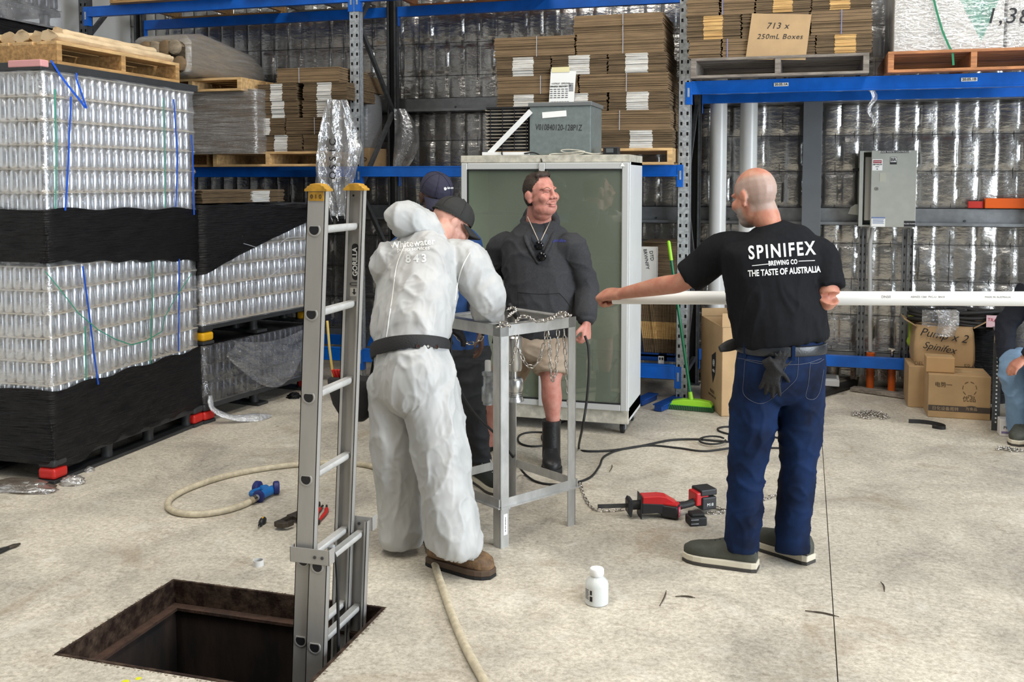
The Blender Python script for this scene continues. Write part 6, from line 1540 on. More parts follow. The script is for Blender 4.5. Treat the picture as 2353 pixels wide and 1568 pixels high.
MB().lathe([(r * rs_, z * hs2) for r, z in prof], 32, Matrix.Translation(c)).build('bottle_body', mat('milky_plastic', (.74, .76, .74), .3, sss=.0, trans=.25), bo, smooth=40)
MB().lathe([(.0255 * rs_, .116 * hs2), (.027 * rs_, .118 * hs2), (.027 * rs_, .138 * hs2), (.025 * rs_, .142 * hs2), (0, .142 * hs2)], 32, Matrix.Translation(c)).build('screw_cap', mat('white_cap_plastic', (.78, .78, .76), .35), bo, smooth=40)
lm = MB(); am = math.atan2(-c.y, -c.x)
def lb(a0, a1, z0, z1, r): return MB().grid(lambda u, v: (c.x + r * math.cos(am + a0 + (a1 - a0) * u), c.y + r * math.sin(am + a0 + (a1 - a0) * u), z0 + (z1 - z0) * v), 12, 2)
rb = .0445 * rs_
lb(-1.35, -.25, .018 * hs2, .072 * hs2, rb + .0006).build('paper_label', mat('grey_label', (.60, .60, .58), .5), bo, smooth=60)
lb(-.62, -.36, .022 * hs2, .042 * hs2, rb + .0011).build('barcode', M_ink, bo, smooth=60)
for k in range(7): lb(-1.2, -.7 - .03 * (k % 3), (.028 + .006 * k) * hs2, (.0305 + .006 * k) * hs2, rb + .0011).build('print_line', M_ink, bo)
lb(-.60, -.40, .048 * hs2, .066 * hs2, rb + .0011).build('pictogram', M_ink, bo, smooth=60)
# ---- cordless saw and spare battery
s0 = WZ(1440, 1190); s1 = WZ(1640, 1183); sx = (s1 - s0).normalized(); sy = V((-sx.y, sx.x, 0))
saw = thing('reciprocating_saw', 'red and black cordless saw lying on the concrete beside the blue jeans', 'power saw', ((s0 + s1) / 2))
MS = frame_mat(s0, sx, sy, (0, 0, 1)); Ls = (s1 - s0).length; M_redt = mat('tool_red', (.52, .018, .02), .38); M_blk = mat('tool_black', (.018, .018, .02), .5)
def sp_(poly, y0, y1, nm, m, bev=.006): return MB(MS @ frame_mat((0, y1, 0), (1, 0, 0), (0, 0, 1), (0, -1, 0))).prism(poly, y1 - y0, None).build(nm, m, saw, bevel=bev, seg=3)
MB(MS).box(-.15, .02, .005, .007, .050, .072).build('blade', M_galv_dark, saw)
sp_([(.0, .03), (.012, .012), (.02, .012), (.026, .06), (.026, .098), (.008, .105), (.0, .09)], -.035, .04, 'shoe', M_blk)
MB(MS).cyl((.02, .0, .065), (.075, .0, .065), .024, n=16).build('front_boot', M_rubber, saw, smooth=40)
sp_([(.062, .005), (.070, .005), (.072, .12), (.064, .125)], -.045, .045, 'guard_flange', M_blk, .003)
sp_([(.070, .028), (.15, .03), (.21, .012), (.262, .012), (.27, .03), (.25, .07), (.16, .078), (.07, .085)], -.04, .04, 'gear_housing', M_blk)
sp_([(.072, .078), (.16, .072), (.245, .064), (.262, .075), (.20, .112), (.16, .118), (.075, .116)], -.038, .038, 'red_shell', M_redt)
MB(MS @ Matrix.Translation((.245, -.012, .0)) @ Matrix.Rotation(-.55, 4, 'Z')).box(-.055, .035, -.060, .0, .008, .072).build('motor_housing', M_blk, saw, bevel=.012, seg=3)
Mm = MS @ Matrix.Translation((.245, -.012, .0)) @ Matrix.Rotation(-.55, 4, 'Z')
MB(Mm).box(-.05, .03, -.056, -.004, .070, .084).build('red_shell', M_redt, saw, bevel=.006)
MB(Mm).box(.0355, .037, -.050, -.012, .014, .066).build('brand_plate', mat('brand_plate_red', (.62, .03, .09), .4), saw)
tc_ = Mm @ V((.0378, -.031, .040)); text('lettering', 'FUEL', .017, tc_, (0, 0, 1), Mm.to_3x3() @ V((0, -1, 0)), M_paper, saw, offset=.0005)
MB().tube(catmull([MS @ V(q) for q in ((.25, .0, .055), (.29, .01, .05), (.34, .025, .055), (.375, .035, .065))], 6), [.024] * 6 + [.021] * 6 + [.022] * 6 + [.026], 14, flat=.85).build('grip', M_rubber, saw, smooth=60)
Mb = MS @ Matrix.Translation((.385, .04, .0)) @ Matrix.Rotation(.25, 4, 'Z')
MB(Mb).box(-.03, .045, -.035, .05, .045, .115).build('battery_foot', M_redt, saw, bevel=.008, seg=3)
MB(Mb).box(.0, .085, -.045, .055, .022, .09).build('battery', M_blk, saw, bevel=.008, seg=3); MB(Mb).box(-.005, .09, -.04, .06, .095, .128).build('battery_top', M_blk, saw, bevel=.006)
text('lettering', 'M18', .022, Mb @ V((.045, -.0465, .05)), Mb.to_3x3() @ V((1, 0, 0)), (0, 0, 1), M_paper, saw)
bt = WZ(1600, 1205); bat = thing('spare_battery', 'black spare tool battery on the floor against the red saw', 'battery', bt); MBt = Matrix.Translation(bt) @ Matrix.Rotation(.45, 4, 'Z')
MB(MBt).box(-.045, .045, -.035, .045, 0, .045).build('battery_case', M_blk, bat, bevel=.008, seg=3); MB(MBt).box(-.035, .035, -.028, .035, .045, .062).build('rail_block', M_rubber, bat, bevel=.006)
for k in range(3): MB(MBt).box(-.046 + .0, -.045, -.02 + k * .02, -.01 + k * .02, .008, .036).build('rib', M_rubber, bat)
for k in range(2): MB(MBt).box(-.04, .0, -.0365, -.035, .012 + .02 * k, .016 + .02 * k).build('trim_line', M_galv, bat)
# ---- cables on the floor
cz = .007
def fc(pts): return [WZ(px, py, cz) for px, py in pts]
cable([WY(1344, 772, 5.50), WY(1352, 800, 5.50), WY(1353, 860, 5.48), WY(1347, 930, 5.48), WY(1338, 985, 5.50)] + fc(((1330, 1030), (1345, 1037), (1400, 1036), (1470, 1026), (1540, 1012), (1600, 1010), (1650, 1014), (1700, 1016), (1760, 1012))), .0075, M_rubber, 'power_cable', 'black cable held by the person in the hoodie, running along the floor')
cable([WY(1038, 762, 4.62), WY(1036, 800, 4.60), WY(1044, 850, 4.60), WY(1062, 905, 4.65), WY(1095, 955, 4.75), WY(1140, 1000, 4.85), WY(1178, 1050, 4.98), WZ(1200, 1083, .03), WZ(1216, 1098, .012)] + fc(((1232, 1107), (1260, 1113), (1310, 1112), (1355, 1098), (1377, 1072), (1388, 1050), (1425, 1034), (1490, 1024), (1560, 1030), (1620, 1037), (1700, 1028), (1790, 1030))), .0065, M_rubber, 'power_cable', 'black cable dropping past the stand and curling over the floor')
cable(fc(((1795, 1008), (1740, 998), (1690, 1000), (1655, 992), (1650, 985), (1668, 981), (1705, 983))), .0065, M_rubber, 'power_cable', 'short black cable loop behind the person in the black T-shirt')
cable(fc(((1312, 962), (1290, 972), (1255, 990), (1245, 1006), (1252, 1022), (1220, 1026), (1194, 1018), (1192, 1003), (1215, 994), (1270, 994))) , .0065, M_rubber, 'power_cable', 'black cable loop around the boots of the person in the hoodie')
cable([WZ(1637 + 30 * math.cos(a), 1012 + 9 * math.sin(a), .02) for a in [2 * math.pi * k / 12 for k in range(12)]], .0065, M_rubber, 'power_cable', 'small ring of black cable on the floor left of the jeans')
# ---- white pipe held by the man
pA, pB = WY(1408, 684, 4.76), WY(2353, 687, 4.76); pd = (pB - pA).normalized()
pv = thing('pvc_pipe', 'long white PVC pipe held level by the person in the black T-shirt', 'pipe', (pA.x, pA.y, pA.z))
rp_ = .0325
MB().tube([pA, pA + pd * .9, pB + pd * 1.2], rp_, 24).build('pipe_length', mat('bright_white_pvc', (.80, .80, .78), .28), pv, smooth=40)
for (px, body, sz) in ((2035, 'DN50', .016), (2130, 'AS/NZS 1260  PVC-U  SN10', .012), (2290, 'MADE IN AUSTRALIA', .011)):
    q = WY(px, 674, 4.76); s = (q.x - pA.x) / pd.x; c = pA + pd * s; nv = V((0, -1, .35)).normalized(); text('print', body, sz, c + nv * (rp_ + .0006), pd, V((0, .35, 1)), mat('grey_ink', (0, 0, 0)), pv)
# ---- litter, twigs and paint marks
rn = random.Random(17)
for (x0, y0, x1, y1, lab_) in ((1516, 1392, 1531, 1358, 'dark twig on the floor right of the bottle, upright in view'), (1552, 1371, 1597, 1374, 'dark thin stick on the floor right of the bottle, level in view'), (2024, 1338, 2032, 1360, 'thin dark twig on the floor in the lower right'), (1400, 1085, 1406, 1068, 'thin dark twig on the floor behind the stand'), (1850, 1404, 1928, 1418, 'thin wire scrap on the floor left of the slab joint')):
    tag(MB().tube(catmull([WZ(x0, y0, .004), WZ((x0 + x1) / 2 + 3, (y0 + y1) / 2 - 2, .005), WZ(x1, y1, .004)], 5), [.002] * 3 + [.0032] * 6 + [.0015] * 2, 6).build('twig', mat('dark_twig', (.06, .045, .03), .8), None, smooth=50), lab_, 'twig')
a, b_ = WZ(1478, 1140, .005), WZ(1516, 1144, .005); tag(MB().bar(a, b_, .018, .006).build('wood_sliver', M_wood, None, bevel=.002), 'orange wood sliver on the floor behind the red saw', 'wood')
def crump(c, r, lab_, m, seed, sq=.5):
    me = MB().sphere((0, 0, 0), 1, 22, 14).mesh('crumpled_plastic')
    for v in me.vertices:
        p = V(v.co); k = 1 + .35 * noise.noise(p * 2.2 + V((seed, 0, 0))) + .25 * noise.noise(p * 6 + V((seed, 3, 0))); v.co = V((p.x * r[0] * k, p.y * r[1] * k, max(-.2, p.z) * r[2] * k + .2 * r[2])); 
    me.transform(Matrix.Translation(c)); me.polygons.foreach_set('use_smooth', [True] * len(me.polygons)); o = link_mesh('crumpled_plastic', me, m); tag(o, lab_, 'plastic')
mfl = film('litter_film', (.9, .88, .85), .5, .15, .8, 40)
crump(WZ(165, 1112), (.07, .06, .035), 'crumpled clear film by the near red pallet foot', mfl, 3)
crump(WZ(50, 1122), (.22, .10, .03), 'flattened dirty film on the floor at the left picture edge', film('dirty_film', (.62, .54, .46), .6, .2, .7, 30), 8)
crump(WZ(205, 1083), (.03, .03, .02), 'tiny film scrap by the pallet runner', mfl, 5)
crump(WZ(675, 915), (.05, .05, .035), 'small black plastic heap by the far red pallet foot', M_blackfilm, 6)
ym = thing('paint_marks', 'small yellow spray marks on the concrete in front of the pit', 'paint mark', WZ(300, 1563))
for px, py, r_ in ((288, 1567, .012), (318, 1560, .010)): MB().lathe([(0, .0012), (r_, .001), (r_ * 1.1, .0004)], 12, Matrix.Translation(WZ(px, py))).build('mark', mat('yellow_spray', (.62, .62, .02), .7), ym)
# ================================================================== people
def supring(c, u, v, ru, rv, n=22, e=1.0):
    out = []
    for k in range(n):
        a = 2 * math.pi * k / n; ca, sa = math.cos(a), math.sin(a)
        out.append(c + u * (math.copysign(abs(ca) ** e, ca) * ru) + v * (math.copysign(abs(sa) ** e, sa) * rv))
    return out
def limb(mb, data, ref=(0, -1, 0), sub=4, e=1.0, n=22):
    """data: (point, radius along ref, radius across); smooth loft"""
    P = [V(d[0]) for d in data]; A = [V((d[1], d[2] if len(d) > 2 else d[1], 0)) for d in data]
    if len(P) > 2 or sub > 1: PP = catmull(P, sub); AA = catmull(A, sub)
    else: PP, AA = P, A
    rings = []; ref = V(ref)
    for i, p in enumerate(PP):
        t = (PP[min(i + 1, len(PP) - 1)] - PP[max(i - 1, 0)]).normalized()
        u = ref - t * ref.dot(t)
        if u.length < .05: u = axis_frame(t)[0]
        u.normalize(); v = t.cross(u)
        rings.append(supring(p, u, v, max(.002, AA[i].x), max(.002, AA[i].y), n, e))
    mb.loft(rings)
    return rings
def ell(mb, c, r, M): mb.sphere((0, 0, 0), r, 16, 12, None) if False else mb._add(*_sph(c, r), M)
def _sph(c, r, n=16, m=10):
    b = MB().sphere((0, 0, 0), r, n, m); return [(p[0] + c[0], p[1] + c[1], p[2] + c[2]) for p in b.v], b.f
def head_shape(mb, M, ears=True, face=True, jowl=0.0):
    """M: local frame x right, y towards the face, z up, origin at the head centre"""
    ell(mb, (0, -.014, .028), (.077, .100, .092), M); ell(mb, (0, .020, -.035), (.067, .076, .088), M)
    ell(mb, (0, .048, -.092), (.046, .042, .034), M)
    if jowl: ell(mb, (0, .022, -.082), (.060 + jowl * .1, .064, .046), M); ell(mb, (0, -.005, -.10), (.058, .060, .05), M)
    if face:
        for s in (-1, 1):
            ell(mb, (s * .038, .062, -.028), (.030, .028, .030), M)
            ell(mb, (s * .013, .104, -.034), (.011, .012, .010), M)
        ell(mb, (0, .080, .020), (.052, .020, .014), M); ell(mb, (0, .102, -.010), (.011, .014, .032), M); ell(mb, (0, .112, -.029), (.014, .016, .014), M)
        ell(mb, (0, .092, -.064), (.026, .013, .008), M); ell(mb, (0, .090, -.077), (.022, .013, .008), M)
    if ears:
        for s in (-1, 1):
            E_ = M @ Matrix.Translation((s * .080, -.016, -.012)) @ Matrix.Rotation(s * .35, 4, 'Z')
            ell(mb, (0, 0, .008), (.0115, .024, .028), E_); ell(mb, (0, .004, -.020), (.010, .014, .016), E_)
def hand_shape(mb, w, d, palm, thumb, curl=(.3, .4, .3), s=1.0, spread=.0, tcurl=.3, r=.0092):
    """w wrist, d pointing to the fingers, palm normal, thumb side direction"""
    d = V(d).normalized(); palm = V(palm); palm = (palm - d * palm.dot(d)).normalized(); th = V(thumb); th = (th - d * th.dot(d) - palm * th.dot(palm)).normalized()
    limb(mb, [(w - d * .02, .019 * s, .027 * s), (w + d * .02 * s, .018 * s, .031 * s), (w + d * .06 * s, .0155 * s, .041 * s), (w + d * .094 * s, .0125 * s, .040 * s)], palm, 3, .8, 16)
    for i, (o, L_) in enumerate(((.0305, .070), (.0105, .078), (-.0095, .072), (-.0290, .058))):
        p = w + d * (.088 - .006 * abs(i - 1)) * s + th * o * s; dd = (d + th * spread * (1.2 - .8 * i)).normalized(); pts = [p]; ang = 0
        for c, f in zip(curl, (.42, .33, .25)):
            ang += c * (1 + .06 * i); dirv = dd * math.cos(ang) + palm * math.sin(ang); p = p + dirv * L_ * f * s; pts.append(p)
        limb(mb, [(q, rr * s, rr * s) for q, rr in zip(pts, (r * 1.08, r, r * .92, r * .72))], th, 3, 1, 10)
    b0 = w + d * .022 * s + th * .026 * s + palm * .006; d1 = (d * .62 + th * .72 + palm * .32).normalized(); p1 = b0 + d1 * .036 * s
    d2 = (d1 * math.cos(tcurl) + (d * .6 + palm * .5 - th * .3).normalized() * math.sin(tcurl)).normalized(); p2_ = p1 + d2 * .030 * s; p3 = p2_ + (d2 * .9 + d * .2 + palm * .1).normalized() * .022 * s
    limb(mb, [(b0 - d1 * .01, .015 * s, .015 * s), (p1, .0115 * s, .0115 * s), (p2_, .0102 * s, .0102 * s), (p3, .0075 * s, .0075 * s)], th, 3, 1, 10)
def yframe(c, f, up=(0, 0, 1)):
    """frame with y along f"""
    f = V(f).normalized(); u = V(up); u = (u - f * u.dot(f)).normalized(); return frame_mat(c, f.cross(u), f, u)
def wrinkle(amp, sc=(8, 8, 18), seed=0, ridge=.5, sc2=None, amp2=0, mask=None):
    s2 = sc2 or tuple(q * 2.3 for q in sc)
    def f(p, n):
        a = noise.noise(V((p.x * sc[0] + seed, p.y * sc[1], p.z * sc[2]))); b = 1 - 2 * abs(noise.noise(V((p.x * s2[0], p.y * s2[1] + seed, p.z * s2[2]))))
        d = amp * ((1 - ridge) * a + ridge * .6 * b)
        return d * (mask(p) if mask else 1)
    return f
def crease(amp, sc=(7, 7, 4), seed=0, base=.5, mask=None):
    """thin raised creases like pulled or crumpled cloth, over soft undulation"""
    S1_ = V((seed, 3.1, 7.7))
    def f(p, n):
        w = V((noise.noise(p * 5 + S1_), noise.noise(p * 5 + S1_ * 2), noise.noise(p * 5 - S1_))) * .045
        q = p + w; a = V((q.x * sc[0], q.y * sc[1], q.z * sc[2])) + S1_
        r1 = (1 - min(1, abs(noise.noise(a)) * 1.6)) ** 4; r2 = (1 - min(1, abs(noise.noise(a * 2.1 + S1_)) * 1.6)) ** 4; s = noise.noise(a * .7 - S1_)
        d = amp * (.6 * r1 + .4 * r2 + base * s)
        return d * (mask(p) if mask else 1)
    return f
def make_bvh(me):
    return BVHTree.FromPolygons([v.co.copy() for v in me.vertices], [tuple(p.vertices) for p in me.polygons])
def surf(bvh, px, py, off=.002):
    d = ray(px, py).normalized(); h = bvh.ray_cast(CC, d)
    if h[0] is None: return None
    return h[0] - d * off
def surf_line(bvh, pts, r, m, parent, nm, off=.0015, sub=6, flat=1.0):
    Q = [surf(bvh, p.x, p.y, off) for p in catmull([V((a, b, 0)) for a, b in pts], sub)]; Q = [q for q in Q if q is not None]
    if len(Q) > 2: return MB().tube(Q, r, 5, flat=flat).build(nm, m, parent, smooth=60)
def surf_text(bvh, body, px, py, h, m, parent, nm='print', ang=0.0, off=.0022, cuts=2, curve=0.0, **kw):
    me = text_mesh(body, h, extrude=0, **kw)
    bm = bmesh.new(); bm.from_mesh(me); bmesh.ops.triangulate(bm, faces=bm.faces); bmesh.ops.subdivide_edges(bm, edges=bm.edges[:], cuts=cuts); bmesh.ops.triangulate(bm, faces=bm.faces)
    ca, sa = math.cos(ang), math.sin(ang); bad = []
    for v in bm.verts:
        x, y = v.co.x, v.co.y; q = surf(bvh, px + x * ca + y * sa, py - y * ca + x * sa + curve * x * x, off)
        if q is None: bad.append(v)
        else: v.co = q
    bmesh.ops.delete(bm, geom=bad, context='VERTS'); bm.to_mesh(me); bm.free()
    return link_mesh(nm, me, m, parent)
def surf_patch(bvh, quad, m, parent, nm, off=.003, nu=12, nv=12):
    def fn(u, v):
        a = V(quad[0]).lerp(V(quad[1]), u); b = V(quad[3]).lerp(V(quad[2]), u); p = a.lerp(b, v); q = surf(bvh, p.x, p.y, off); return q if q is not None else WY(p.x, p.y, 4.4)
    return MB().grid(fn, nu, nv).build(nm, m, parent, smooth=60)
def shoe(parent, heel, d, L_=.30, W_=1.0, um=None, sm=None, shaft=0.0, name='shoe', sole=.034, solem2=None, lacem=None, H_=1.0, midm=None, lean=None, shaftr=.055):
    d = V((d[0], d[1], 0)).normalized(); r = V((d.y, -d.x, 0)); M = frame_mat((heel[0], heel[1], 0), d, -r, (0, 0, 1))
    T = [(0.0, .026, .070), (.05, .035, .088), (.16, .039, .100), (.30, .041, .100), (.44, .043, .088), (.58, .047, .072), (.72, .050, .062), (.84, .047, .056), (.93, .038, .048), (1.0, .016, .034)]
    up = MB(M); rings = []
    for t, hw, h in T:
        ring = []
        for k in range(20):
            a = 2 * math.pi * k / 20; ca, sa = math.cos(a), math.sin(a); e = .7
            y = math.copysign(abs(ca) ** e, ca) * hw * W_; z = sole * .6 + (h * H_ + .01) * (.5 + .5 * math.copysign(abs(sa) ** (.8), sa))
            ring.append((t * L_, y, z))
        rings.append(ring)
    up.loft(rings)
    s = up.build(name, um, parent, smooth=50)
    if shaft:
        b = MB(M); b.loft([[(.075 * L_ / .3 + .0 + math.cos(a) * shaftr * 1.15, math.sin(a) * shaftr, z) for a in [2 * math.pi * k / 20 for k in range(20)]] for z in (.05, .10, shaft * .7, shaft)]); b.build('boot_shaft', um, s, smooth=50)
        c_ = MB(M); c_.loft([[(.075 * L_ / .3 + math.cos(a) * shaftr * 1.22, math.sin(a) * shaftr * 1.07, z) for a in [2 * math.pi * k / 20 for k in range(20)]] for z in (shaft - .022, shaft - .012, shaft + .004)]); c_.build('padded_collar', um, s, smooth=50)
    prof = []
    for t, hw, h in T: prof.append((t * L_ + (.006 if t == 1 else (-.006 if t == 0 else 0)), (hw + .005) * W_))
    poly = [(x, y) for x, y in prof] + [(x, -y) for x, y in reversed(prof)]
    MB(M).prism([(x, y) for x, y in poly], sole * .35).build('outsole', solem2 or sm, s, bevel=.002)
    MB(M @ Matrix.Translation((0, 0, sole * .35))).prism([(x * 1.0, y * .985) for x, y in poly], sole * .65).build('midsole', sm, s, bevel=.004)
    for k in range(5):
        t = .36 + .065 * k; h = .100 - .075 * max(0, (t - .30)) * 1.55; zz = sole * .6 + h * H_ + .014
        MB(M).tube([(t * L_, -.026, zz - .012), (t * L_ + .006, 0, zz), (t * L_, .026, zz - .012)], .0026, 6).build('lace', lacem or M_black, s, smooth=60)
    MB(M).tube(catmull([(.33 * L_, .0, sole + .098 * H_), (.36 * L_, .025, sole + .112 * H_), (.40 * L_, .03, sole + .095 * H_)], 4), .0022, 6).tube(catmull([(.33 * L_, .0, sole + .098 * H_), (.36 * L_, -.025, sole + .112 * H_), (.41 * L_, -.028, sole + .095 * H_)], 4), .0022, 6).build('lace_bow', lacem or M_black, s, smooth=60)
    return s
def dent(me, dents):
    """push vertices: (centre, radius, depth, direction)"""
    n = len(me.vertices); co = np.empty(n * 3, dtype=np.float32); me.vertices.foreach_get('co', co); co = co.reshape(-1, 3)
    for c, r, dep, dr in dents:
        w = np.exp(-(((co - np.array(c)) / r) ** 2).sum(1)); co += (w * dep)[:, None] * np.array(V(dr).normalized())[None, :]
    me.vertices.foreach_set('co', co.ravel()); me.update()
def skin_mat(nm, col, col2, mask=None): return mat(nm, col, .48, 0, col2=col2, vscale=22, lo=.35, hi=.65, bump=.12, bscale=120, bdist=.004, sss=.08, spec=.4, mask=mask)
def smst(a, b, x):
    t = max(0.0, min(1.0, (x - a) / (b - a))); return t * t * (3 - 2 * t)
def paint(me, fn):
    at = me.attributes.new('mask', 'FLOAT', 'POINT')
    at.data.foreach_set('value', [fn(v.co) for v in me.vertices])
UP = V((0, 0, 1))
# ------------------------------------------------------------------ A: man in the black T-shirt
pA_ = thing('person', 'person in black printed T-shirt and blue jeans holding the white pipe', 'person', (-.1, 4.45, 0))
fA = V((-.42, .91, 0)).normalized(); rA = V((.91, .42, 0)).normalized()
S1 = skin_mat('tanned_skin', (.50, .245, .165), (.43, .17, .115), (.35, .315, .285))
B_ = MB()
def tz(px, py, Y): return WY(px, py, Y)
cen = lambda px, z, Y: V((WY(px, 700, Y).x, Y, z))
hipC = V((-.085, 4.45, .93))
limb(B_, [(hipC, .10, .15), (hipC + V((0, 0, .2)), .10, .14), (V((-.12, 4.45, 1.30)), .10, .18), (V((-.125, 4.45, 1.44)), .08, .16), (V((-.135, 4.45, 1.50)), .055, .06), (V((-.16, 4.46, 1.56)), .058, .062), (V((-.185, 4.465, 1.62)), .06, .062)], fA, 4)
hA = WY(1733, 452, 4.475); fhA = V((-.72, .66, -.22)).normalized()
MA = yframe(hA, fhA) @ Matrix.Scale(1.04, 4); head_shape(B_, MA)
shL = V((-.335, 4.47, 1.405)); elL = WY(1568, 648, 4.50); wrL = WY(1421, 676, 4.70)
limb(B_, [(shL, .055, .055), (shL.lerp(elL, .5), .052, .055), (elL, .044, .046), (elL.lerp(wrL, .3), .044, .046), (elL.lerp(wrL, .7), .034, .036), (wrL, .026, .030)], (0, 0, 1), 4)
hd = (WY(1385, 680, 4.755) - wrL).normalized()
hand_shape(B_, wrL, (hd + V((0, .15, .05))), V((.1, .45, -.9)), V((0, .9, .45)), (1.0, 1.25, .9), 1.32, 0, .7, .0102)
shR = V((.065, 4.52, 1.40)); elR = WY(1904, 686, 4.44); wrR = WY(1822, 690, 4.69)
limb(B_, [(shR, .055, .055), (shR.lerp(elR, .5), .050, .052), (elR, .046, .048), (elR.lerp(wrR, .35), .044, .046), (elR.lerp(wrR, .7), .034, .036), (wrR, .028, .030)], (0, 0, 1), 4)
hand_shape(B_, wrR, (wrR - elR), V((0, .6, .8)), V((-.3, .9, -.2)), (.9, 1.1, .8), 1.0, 0, .8)
hL, kL, aL = V((-.175, 4.44, .92)), WY(1716, 1085, 4.43), WY(1703, 1245, 4.42)
hR, kR, aR = V((.0, 4.49, .92)), WY(1834, 1085, 4.50), WY(1822, 1232, 4.525)
for h, k, a in ((hL, kL, aL), (hR, kR, aR)): limb(B_, [(h, .08, .08), (h.lerp(k, .5), .07, .07), (k, .052, .052), (k.lerp(a, .35), .052, .05), (a, .036, .036), (a - UP * .06, .04, .04)], fA, 4)
me = remesh(B_, .0058, 2)
Mi = MA.inverted()
def stubble(p):
    q = Mi @ p
    if q.length > .2 or abs(q.x) > .0795: return 0.0
    h = (1 - smst(.062, .100, q.z + .35 * max(0, q.y))) * (1 - smst(.028, .060, q.y)) * smst(-.085, -.062, q.z)
    h *= 1 - (smst(-.03, .0, q.y) * (1 - smst(-.005, .02, q.z)))
    bd = (1 - smst(-.050, -.030, q.z)) * smst(.0, .03, q.y) * smst(-.15, -.13, q.z)
    return max(h * .80, bd * .9)
paint(me, stubble); link_mesh('body', me, S1, pA_)
# T-shirt
M_tee = mat('black_cotton', (.0095, .010, .012), .85, var=.2, vscale=60, bump=.4, bscale=4.5, bdist=.03, spec=.15, ridged=True, bdetail=3, stretch=(1.3, 1.3, .6))
T_ = MB()
limb(T_, [(V((-.088, 4.45, 1.012)), .152, .188), (V((-.090, 4.45, 1.026)), .162, .197), (V((-.10, 4.45, 1.10)), .162, .197), (V((-.118, 4.45, 1.22)), .150, .205), (V((-.125, 4.45, 1.34)), .140, .222), (V((-.13, 4.455, 1.42)), .125, .225), (V((-.135, 4.455, 1.472)), .10, .185), (V((-.142, 4.455, 1.502)), .078, .118), (V((-.15, 4.455, 1.53)), .066, .068)], fA, 5, .85)
limb(T_, [(V((-.19, 4.455, 1.425)), .06, .08), (V((-.25, 4.457, 1.42)), .078, .088), (shL + V((-.02, 0, -.005)), .085, .088), (shL.lerp(elL, .5), .080, .084), (shL.lerp(elL, .78), .082, .090), (shL.lerp(elL, .86), .078, .086)], (0, 0, 1), 4)
limb(T_, [(V((.0, 4.49, 1.405)), .08, .085), (shR + V((.0, 0, -.01)), .080, .085), (shR.lerp(elR, .5), .072, .078), (shR.lerp(elR, .74), .072, .080), (shR.lerp(elR, .80), .066, .074)], (0, -1, 0), 4)
me = remesh(T_, .0085, 4)
displace(me, crease(.020, (5, 5, 2.0), 3, .8, mask=lambda p: 1.0 - .6 * smst(1.2, 1.36, p.z)))
bvT = make_bvh(me); tee = link_mesh('t_shirt', me, M_tee, pA_)
M_wprint = mat('white_shirt_print', (.72, .73, .72), .7)
surf_text(bvT, 'SPINIFEX', 1796, 577, 43, M_wprint, tee, ang=-.075, spacing=1.25, offset=1.0, xscale=.745)
surf_text(bvT, 'BREWING CO', 1799, 604, 15, M_wprint, tee, ang=-.065, offset=.5, xscale=.66, spacing=1.1)
surf_text(bvT, 'THE TASTE OF AUSTRALIA', 1802, 624.5, 20, M_wprint, tee, ang=-.062, offset=.55, xscale=.70)
for x0, y0, x1, y1 in ((1728, 611, 1766, 607), (1835, 600.5, 1872, 599)): surf_line(bvT, ((x0, y0), ((x0 + x1) / 2, (y0 + y1) / 2), (x1, y1)), .0016, M_wprint, tee, 'print_rule')
# jeans, belt, pockets
M_jean = mat('dark_blue_denim', (.0045, .018, .066), .78, spec=.2, col2=(.002, .005, .017), vscale=5, lo=.35, hi=.62, bump=.35, bscale=7, bdist=.012, ridged=True, bdetail=3)
J_ = MB()
limb(J_, [(V((-.092, 4.45, 1.075)), .115, .150), (V((-.09, 4.45, 1.045)), .128, .162), (V((-.088, 4.45, 1.012)), .144, .181), (V((-.088, 4.45, .97)), .148, .188), (V((-.09, 4.45, .88)), .150, .192), (V((-.09, 4.455, .80)), .12, .175), (V((-.09, 4.46, .76)), .07, .14)], fA, 4, .85)
limb(J_, [(hL + V((0, 0, .0)), .125, .10), (hL.lerp(kL, .45), .108, .100), (kL, .082, .078), (kL.lerp(aL, .4), .079, .075), (kL.lerp(aL, .8), .077, .072), (aL - UP * .012, .080, .074), (aL - UP * .035, .079, .073)], fA, 5)
limb(J_, [(hR + V((0, 0, .0)), .125, .10), (hR.lerp(kR, .45), .104, .094), (kR, .080, .076), (kR.lerp(aR, .4), .075, .072), (kR.lerp(aR, .8), .074, .070), (aR - UP * .03, .076, .072), (aR - UP * .065, .076, .072)], fA, 5)
me = remesh(J_, .0085, 4)
displace(me, crease(.016, (5, 5, 6), 7, .5, mask=lambda p: .3 + .7 * (1 - smst(.7, .85, p.z))))
bvJ = make_bvh(me); jeans = link_mesh('jeans', me, M_jean, pA_)
M_stitch = mat('jean_stitching', (.12, .13, .17), .8)
for pts in (((1686, 822), (1740, 830), (1800, 838), (1835, 838)), ((1836, 838), (1860, 834), (1888, 824)), ((1834, 800), (1834, 840), (1830, 870), (1812, 890), (1795, 905)), ((1712, 828), (1709, 870), (1710, 908), (1748, 928), (1786, 905), (1796, 870), (1806, 842)), ((1712, 828), (1760, 838), (1806, 842)), ((1862, 834), (1858, 880), (1852, 912), (1870, 918), (1884, 900), (1893, 850)), ((1862, 836), (1880, 834), (1893, 826))):
    surf_line(bvJ, pts, .0008, M_stitch, jeans, 'stitching')
bl_ = MB(); limb(bl_, [(V((-.088, 4.45, .976)), .154, .193), (V((-.088, 4.45, .982)), .157, .196), (V((-.088, 4.45, 1.014)), .157, .196), (V((-.088, 4.45, 1.020)), .154, .193)], fA, 2, .85, 40)
bt_ = bl_.build('leather_belt', mat('black_leather', (.018, .02, .024), .28, bump=.1, bscale=90), pA_, smooth=50)
